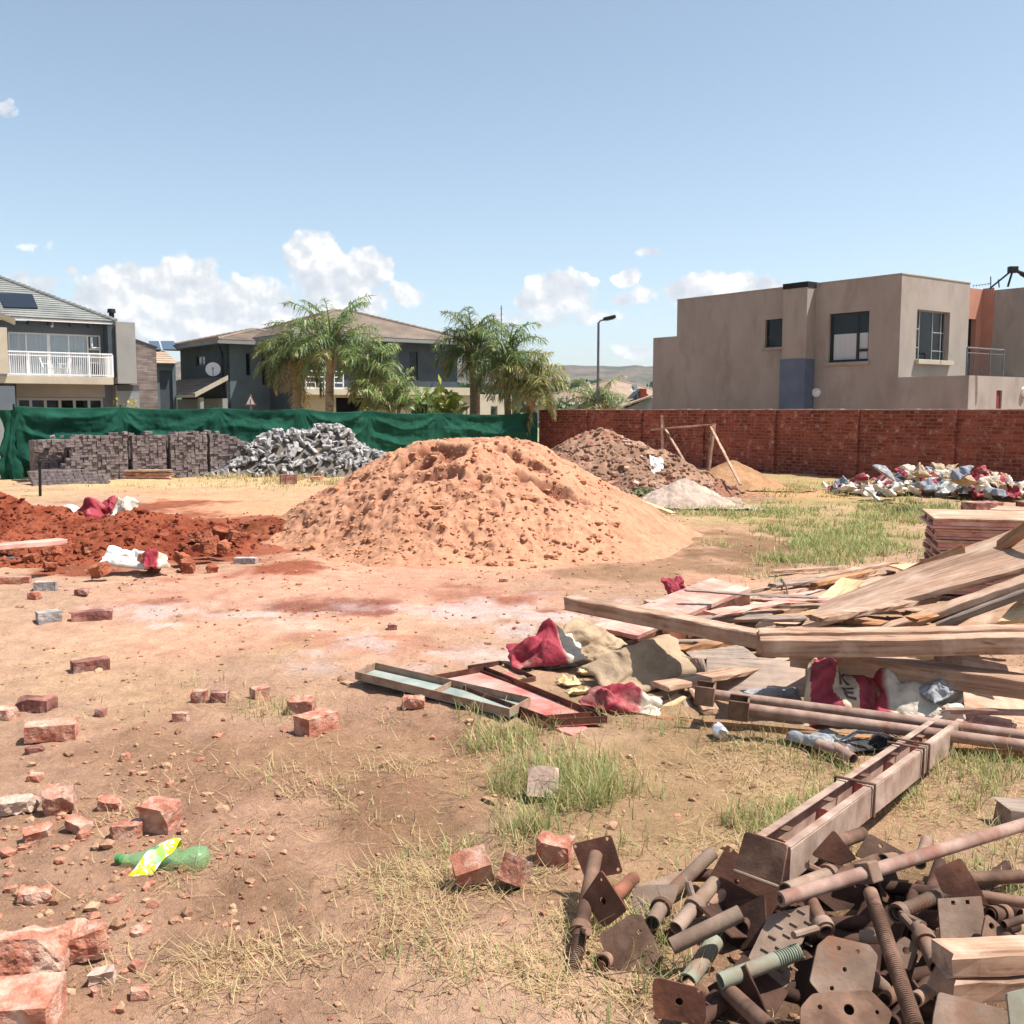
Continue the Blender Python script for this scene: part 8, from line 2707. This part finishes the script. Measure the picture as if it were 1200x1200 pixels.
tube_obj(835, 999, 3.62, 782, 1050, 3.4, r1, M_rust_dusty, 'dusty tube lying from the middle back towards the chequered plate', name='steel_tube')
plank(PJ(747, 1040, 3.42), PJ(806, 1022, 3.55), .04, .008, M_rust_dusty, 'flat dusty bar in front of the back tube', 'bar', 'flat_bar')
jack('dusty jack tube with a lever collar pointing down left', None, (792, 1088, 3.1, 838, 1034, 3.38, r1, M_rust_dusty), [(.48, (806, 1033, 3.25), M_rust_dusty)])
tube_obj(787, 1109, 2.93, 868, 1070, 3.1, .024, M_rust_dusty, 'thick open ended tube pointing left in the middle of the jacks', hollow=.84)
tube_obj(838, 1103, 3.12, 806, 1150, 2.9, .026, M_pipe_green, 'faded grey green tube in shade left of the chequered tread plate')
tube_obj(844, 1150, 2.78, 934, 1116, 2.95, .022, M_pipe_green, 'greenish tube with a screw thread at its right half, before the tread plate', thread=(.72, 1.0))
tube_obj(850, 1158, 2.82, 902, 1206, 2.62, .023, M_rust, 'short rusty tube lying on the grass under the greenish tube')
# middle ------------------------------------------------------------------------------
jack('jack with a large dark plate leaning under the end of the box beam', dict(pix=[(852, 989), (868, 1003), (925, 1040), (900, 1078), (846, 1056), (824, 1041)], depth=3.4, nrm=(-.35, -.8, .45), mat=M_rust_dark, holes=[(856, 996, .006), (834, 1036, .006), (863, 1033, .008)], round_=.01),
     (866, 1034, 3.45, 826, 1062, 3.3, r1, M_rust), [])
def tread_plate():
    pix = [(901, 1072), (950, 1060), (953, 1074), (932, 1124), (922, 1158), (882, 1152), (876, 1124)]
    o = jplate(pix, 3.02, (-.25, -.62, .75), M_rust_dusty, 'dusty steel plate with raised tread bars facing up in the middle of the jacks', name='tread_plate', round_=.01)
    c = PJ(sum(p[0] for p in pix) / 7, sum(p[1] for p in pix) / 7, 3.02)
    n = Vector((-.25, -.62, .75)).normalized()
    k = 0
    for i in range(4):
        for j in range(7):
            x, y = 884 + i * 17 + (j % 2) * 8, 1072 + j * 13 + i * -2
            if not (880 < x - (1158 - y) * .0 < 948 and y < 1150 and (x - 876) * 1 > (1124 - y) * .48 and x < 956 - max(0, y - 1074) * .4): continue
            p = PP(x, y, c, n); q = PP(x + 9, y + 5, c, n)
            rot = mrot(q - p, n)
            b = MB(); b.box((p + q) / 2 + n * .002, ((q - p).length, .006, .006), rot); b.build('tread_bar', M_rust_dusty, o, bevel=.002)
            # parent origin is the plate's own location
    return o
tread_plate()
jack('jack tube behind the tread plate with a bent handle', None, (948, 1052, 3.15, 968, 1092, 3.0, .021, M_rust), [(.85, (930, 1096, 2.95), M_rust_dusty)])
jack('bright eight cornered plate standing in front, lit by the sun', dict(pix=[(958, 1108), (972, 1096), (1019, 1107), (1029, 1120), (1022, 1162), (1010, 1176), (962, 1166), (949, 1150)], depth=2.78, nrm=(.1, -.86, .5), mat=M_rust_dusty, holes=[(1005, 1115, .006), (983, 1111, .006), (990, 1136, .006), (975, 1158, .006), (996, 1164, .005)], round_=.006),
     (1000, 1130, 2.82, 1034, 1160, 2.9, .026, M_rust_dusty), [])
jack('lowest plate at the bottom edge under the bright eight cornered one', dict(pix=[(938, 1180), (952, 1164), (1020, 1160), (1046, 1186), (1038, 1212), (938, 1212)], depth=2.62, nrm=(.0, -.7, .7), mat=M_rust, holes=[(995, 1183, .013), (961, 1180, .006), (1028, 1186, .005)], round_=.01),
     (995, 1184, 2.64, 1000, 1225, 2.75, r1, M_rust_dark), [])
jplate([(1060, 1097), (1077, 1109), (1067, 1138), (1052, 1130), (1050, 1106)], 2.95, (-.1, -.85, .5), M_rust_dusty, 'little tan plate with a hole between the two threaded rods', [(1062, 1114, .010)], round_=.006)
jack('jack in shade with a V shaped plate under the box beam', dict(pix=[(977, 972), (1004, 1006), (984, 1014), (950, 1002)], depth=3.5, nrm=(-.5, -.6, .5), mat=M_rust_dark), (980, 988, 3.6, 1010, 977, 3.8, r1, M_rust), [])
jplate([(1018, 976), (1069, 1004), (1060, 1014), (1002, 1003)], 3.55, (.1, -.75, .6), M_rust, 'plate with two holes behind the long bar', [(1032, 991, .007), (1048, 1000, .007)])
jack('jack with a rounded long plate leaning on the long bar', dict(pix=[(979, 1024), (986, 1016), (1028, 999), (1040, 1008), (1044, 1020), (1004, 1030), (982, 1032)], depth=3.38, nrm=(.1, -.8, .55), mat=M_rust, round_=.02), (1034, 1008, 3.4, 1060, 1004, 3.7, .02, M_rust_dusty), [])
jack('dusty jack tube with an eared collar just below the box beam', None, (920, 1044, 3.2, 974, 1024, 3.45, .024, M_rust_dusty), [(.93, (946, 1014, 3.4), M_rust_dusty)])
# long bar with a square nut
def long_bar():
    a, b_ = PJ(914, 1054, 3.08), PJ(1250, 951, 3.75)
    root = empty('long_bar', (a + b_) / 2, 'long flattened dusty bar with a square nut lying across all the jacks', 'bar')
    m = MB(); m.tube(a, b_, .022, 18, .021, hollow=.55); m.build('bar', M_pipe, root, smooth=True)
    p = a.lerp(b_, .27); rot = mrot(b_ - a, (0, -.5, .8)) @ Matrix.Rotation(R(35), 3, 'X')
    n = MB(); n.box(p, (.045, .062, .062), rot); n.build('square_nut', M_rust_dusty, root, bevel=.005)
long_bar()
tube_obj(1020, 1046, 3.12, 1074, 1206, 2.55, .0205, M_rust, 'threaded red brown rod running straight down to the bottom edge', thread=(.14, 1.0), hollow=.6, name='threaded_rod', cat='rod')
jack('threaded jack rod pointing up right beneath the long bar', None, (1052, 1070, 3.2, 1115, 1042, 3.4, .021, M_rust_dusty, (.08, .86)), [(.02, (1082, 1084, 3.0), M_rust_dusty)])
jack('jack tube with a lever collar and open end facing down right', None, (1076, 1086, 3.02, 1098, 1133, 2.85, .022, M_rust_dusty), [(.32, (1058, 1074, 3.1), M_rust_dusty)])
# right side -------------------------------------------------------------------------
jplate([(1099, 1053), (1150, 1050), (1158, 1104), (1103, 1107)], 3.05, (.0, -.88, .45), M_rust_dusty, 'bright square plate with two small square holes on the right', [(1117, 1058, .008), (1134, 1057, .008)], round_=.003, sq=True)
jack('jack with a shaded plate behind the bright square one', dict(pix=[(1093, 1019), (1126, 1005), (1152, 1047), (1158, 1062), (1104, 1046)], depth=3.28, nrm=(-.45, -.75, .45), mat=M_rust_dark, round_=.008), (1128, 1030, 3.4, 1197, 1027, 3.42, .021, M_rust), [])
tube_obj(1150, 1050, 3.35, 1240, 1064, 3.3, .018, M_rust, 'rusty tube running out of the picture on the right')
jplate([(1156, 1070), (1178, 1089), (1168, 1106), (1150, 1100)], 3.0, (.3, -.8, .5), M_rust, 'small rusty plate right of the bright square one', [(1162, 1085, .009)])
tube_obj(1176, 1084, 3.0, 1240, 1064, 3.1, .012, M_rust, 'thin rusty rod pointing right over the timber block', name='steel_rod', cat='rod')
jack('short jack end with two rings near the right edge', None, (1160, 1072, 3.15, 1180, 1070, 3.2, .018, M_rust), [(.2,), (.8,)])
jplate([(1100, 1162), (1182, 1184), (1184, 1215), (1092, 1212), (1094, 1190)], 2.55, (-.05, -.85, .5), M_rust_dusty, 'scratched brown plate at the bottom edge beneath the timber block', [], round_=.008)
jplate([(1180, 1164), (1240, 1150), (1240, 1215), (1186, 1215)], 2.5, (.2, -.9, .4), M_pipe_green, 'dark greenish plate in the bottom right corner', [], round_=.008)
jack('two small tube mouths peeping out beside the threaded rod', None, (1072, 1172, 2.75, 1090, 1160, 2.9, .019, M_rust_dusty), [])
tube_obj(1036, 1172, 2.75, 1056, 1160, 2.95, .019, M_rust, 'short tube stub between the bright plate and the threaded rod')
tube_obj(1078, 1012, 3.5, 1086, 985, 3.75, .02, M_rust_dusty, 'tube stub standing up behind the long bar')
tube_obj(1040, 1098, 3.0, 1010, 1098, 3.05, .019, M_rust_dusty, 'tube stub with pale rim behind the bright eight cornered plate')
M_rust_shade = rough_mat('shade_dark_rust', [lin(50, 34, 27), lin(72, 48, 38), lin(90, 64, 52)], 9, .85, .5, 60, .004, .1, .1)  # rust colour darkened to stand for shade between the lower pieces
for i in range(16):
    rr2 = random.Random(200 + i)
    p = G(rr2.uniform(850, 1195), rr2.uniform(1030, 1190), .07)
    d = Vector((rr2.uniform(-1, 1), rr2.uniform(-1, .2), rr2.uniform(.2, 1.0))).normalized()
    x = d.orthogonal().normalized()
    plank(p - x * .075, p + x * .075, .15, .007, M_rust_shade, 'rusty square plate wedged in the shade under the upper jacks', 'plate', 'base_plate', up=d, group='shaded plates under the jacks', wear=.2)
# lower layer, coloured dark as shade, so that the heap is not hollow
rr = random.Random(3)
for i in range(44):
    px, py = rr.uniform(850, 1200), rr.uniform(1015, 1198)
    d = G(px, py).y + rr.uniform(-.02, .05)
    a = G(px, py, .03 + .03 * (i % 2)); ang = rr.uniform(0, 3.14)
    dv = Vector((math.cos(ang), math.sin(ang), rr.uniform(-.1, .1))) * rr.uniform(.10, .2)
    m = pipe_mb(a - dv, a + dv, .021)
    tag(m.build('steel_tube', M_rust_shade, smooth=True), 'rusty tube lying in the shade at the bottom of the jack heap', 'tube', 'shaded tubes under the jacks')

# ------------------------------------------------------------------ split timber block and log at the right edge
def timber_block():
    a, b_ = PJ(1106, 1109, 2.80), PJ(1260, 1104, 2.86)
    root = empty('timber_block', (a + b_) / 2, 'split weathered timber block on the jacks at the right edge', 'timber')
    plank(a, b_, .10, .062, M_wood, None, name='upper_half', parent=root, wear=.8, seed=5)
    dz = Vector((.006, -.004, -.066))
    plank(a + dz, b_ + dz, .10, .060, M_wood, None, name='lower_half', parent=root, wear=.8, seed=6)
timber_block()
plank(G(1176, 944, .085), G(1290, 940, .10), .13, .10, M_wood_grey, 'cut log end on the grass at the right edge above the long bar', 'log', 'log', seed=7, wear=2.5)

# ------------------------------------------------------------------ steel box beam propped on the jacks
def box_beam():
    # axis of the open top from the end plate to the far end
    a = (PJ(886, 984, 3.48) + PJ(921, 994, 3.40)) / 2
    f = (PY(1092, 842, 5.05) + PY(1135, 842, 4.92)) / 2
    root = empty('column_form', (a + f) / 2, 'long hollow steel column form with clamps, propped on the jacks', 'steel form')
    d = (f - a); L = d.length; rot = mrot(d)
    w, h = .128, .112
    def bx(name, cx, cy, cz, sx, sy, sz, mat, bev=.002):
        b = MB(); b.box(a + rot @ Vector((cx, cy, cz)), (sx, sy, sz), rot); return b.build(name, mat, root, bevel=bev)
    bx('bottom_web', L / 2, 0, -h, L, w, .006, M_red_form)
    for s in (-1, 1):
        bx('side_web', L / 2, s * (w / 2), -h / 2, L, .006, h, M_dusty_pale)
        bx('top_flange', L / 2, s * (w / 2 - .014), .003, L, .030, .007, M_dusty_pale)
    for t in (.08, .26, .44, .62, .80):
        bx('stiffener', L * t, 0, -h * .68, .006, w - .012, h * .55, M_red_form)
        bx('tie_lug', L * t + .02, .028, -.012, .05, .03, .006, M_rust)
    for t in (.36, .66, .70):
        c = MB()
        p = lambda y, z: a + rot @ Vector((L * t, y, z))
        c.path([p(w / 2 + .012, -h * .8), p(w / 2 + .012, .018), p(-w / 2 - .012, .018), p(-w / 2 - .012, -h * .95)], .007, 8)
        c.build('clamp', M_rust, root, smooth=True)
    ep = [(873, 974), (923, 990), (914, 1040), (860, 1020)]
    jplate(ep, 3.40, (-.45, -.85, .28), M_rust, None, [], th=.02, parent=root, name='end_plate', round_=.012)
    b = MB(); q0, q1 = PJ(860, 1020, 3.37), PJ(914, 1040, 3.32)
    b.tube(q0, q1, .006, 8); b.build('end_lip', M_rust_dusty, root)
box_beam()
# bits of stray wire in the grass
b = MB(); p = [PJ(x, y, dd) for x, y, dd in ((686, 1145, 2.9), (715, 1142, 2.85), (745, 1138, 2.8), (766, 1141, 2.72), (772, 1147, 2.66))]
b.path(p, .0016, 5); tag(b.build('stray_wire', M_rust_dusty), 'thin stray wire arching between two plates at the left of the jacks', 'wire')

# ------------------------------------------------------------------ the air: thin even haze round the whole scene
def build_haze():
    b = MB(); b.box((0, 0, 68), (5600, 5600, 139))
    m = bpy.data.materials.new('haze_air'); m.use_nodes = True
    nt = NT(m)
    for nd in list(m.node_tree.nodes): m.node_tree.nodes.remove(nd)
    v = nt.n('ShaderNodeVolumePrincipled', {'Color': (.80, .87, .96, 1), 'Density': .00011, 'Anisotropy': .2})
    nt.n('ShaderNodeOutputMaterial', {'Volume': v.outputs[0]})
    o = b.build('haze', m)
    tag(o, 'thin pale haze in the air that fades the far hill', None, None, 'stuff')
build_haze()
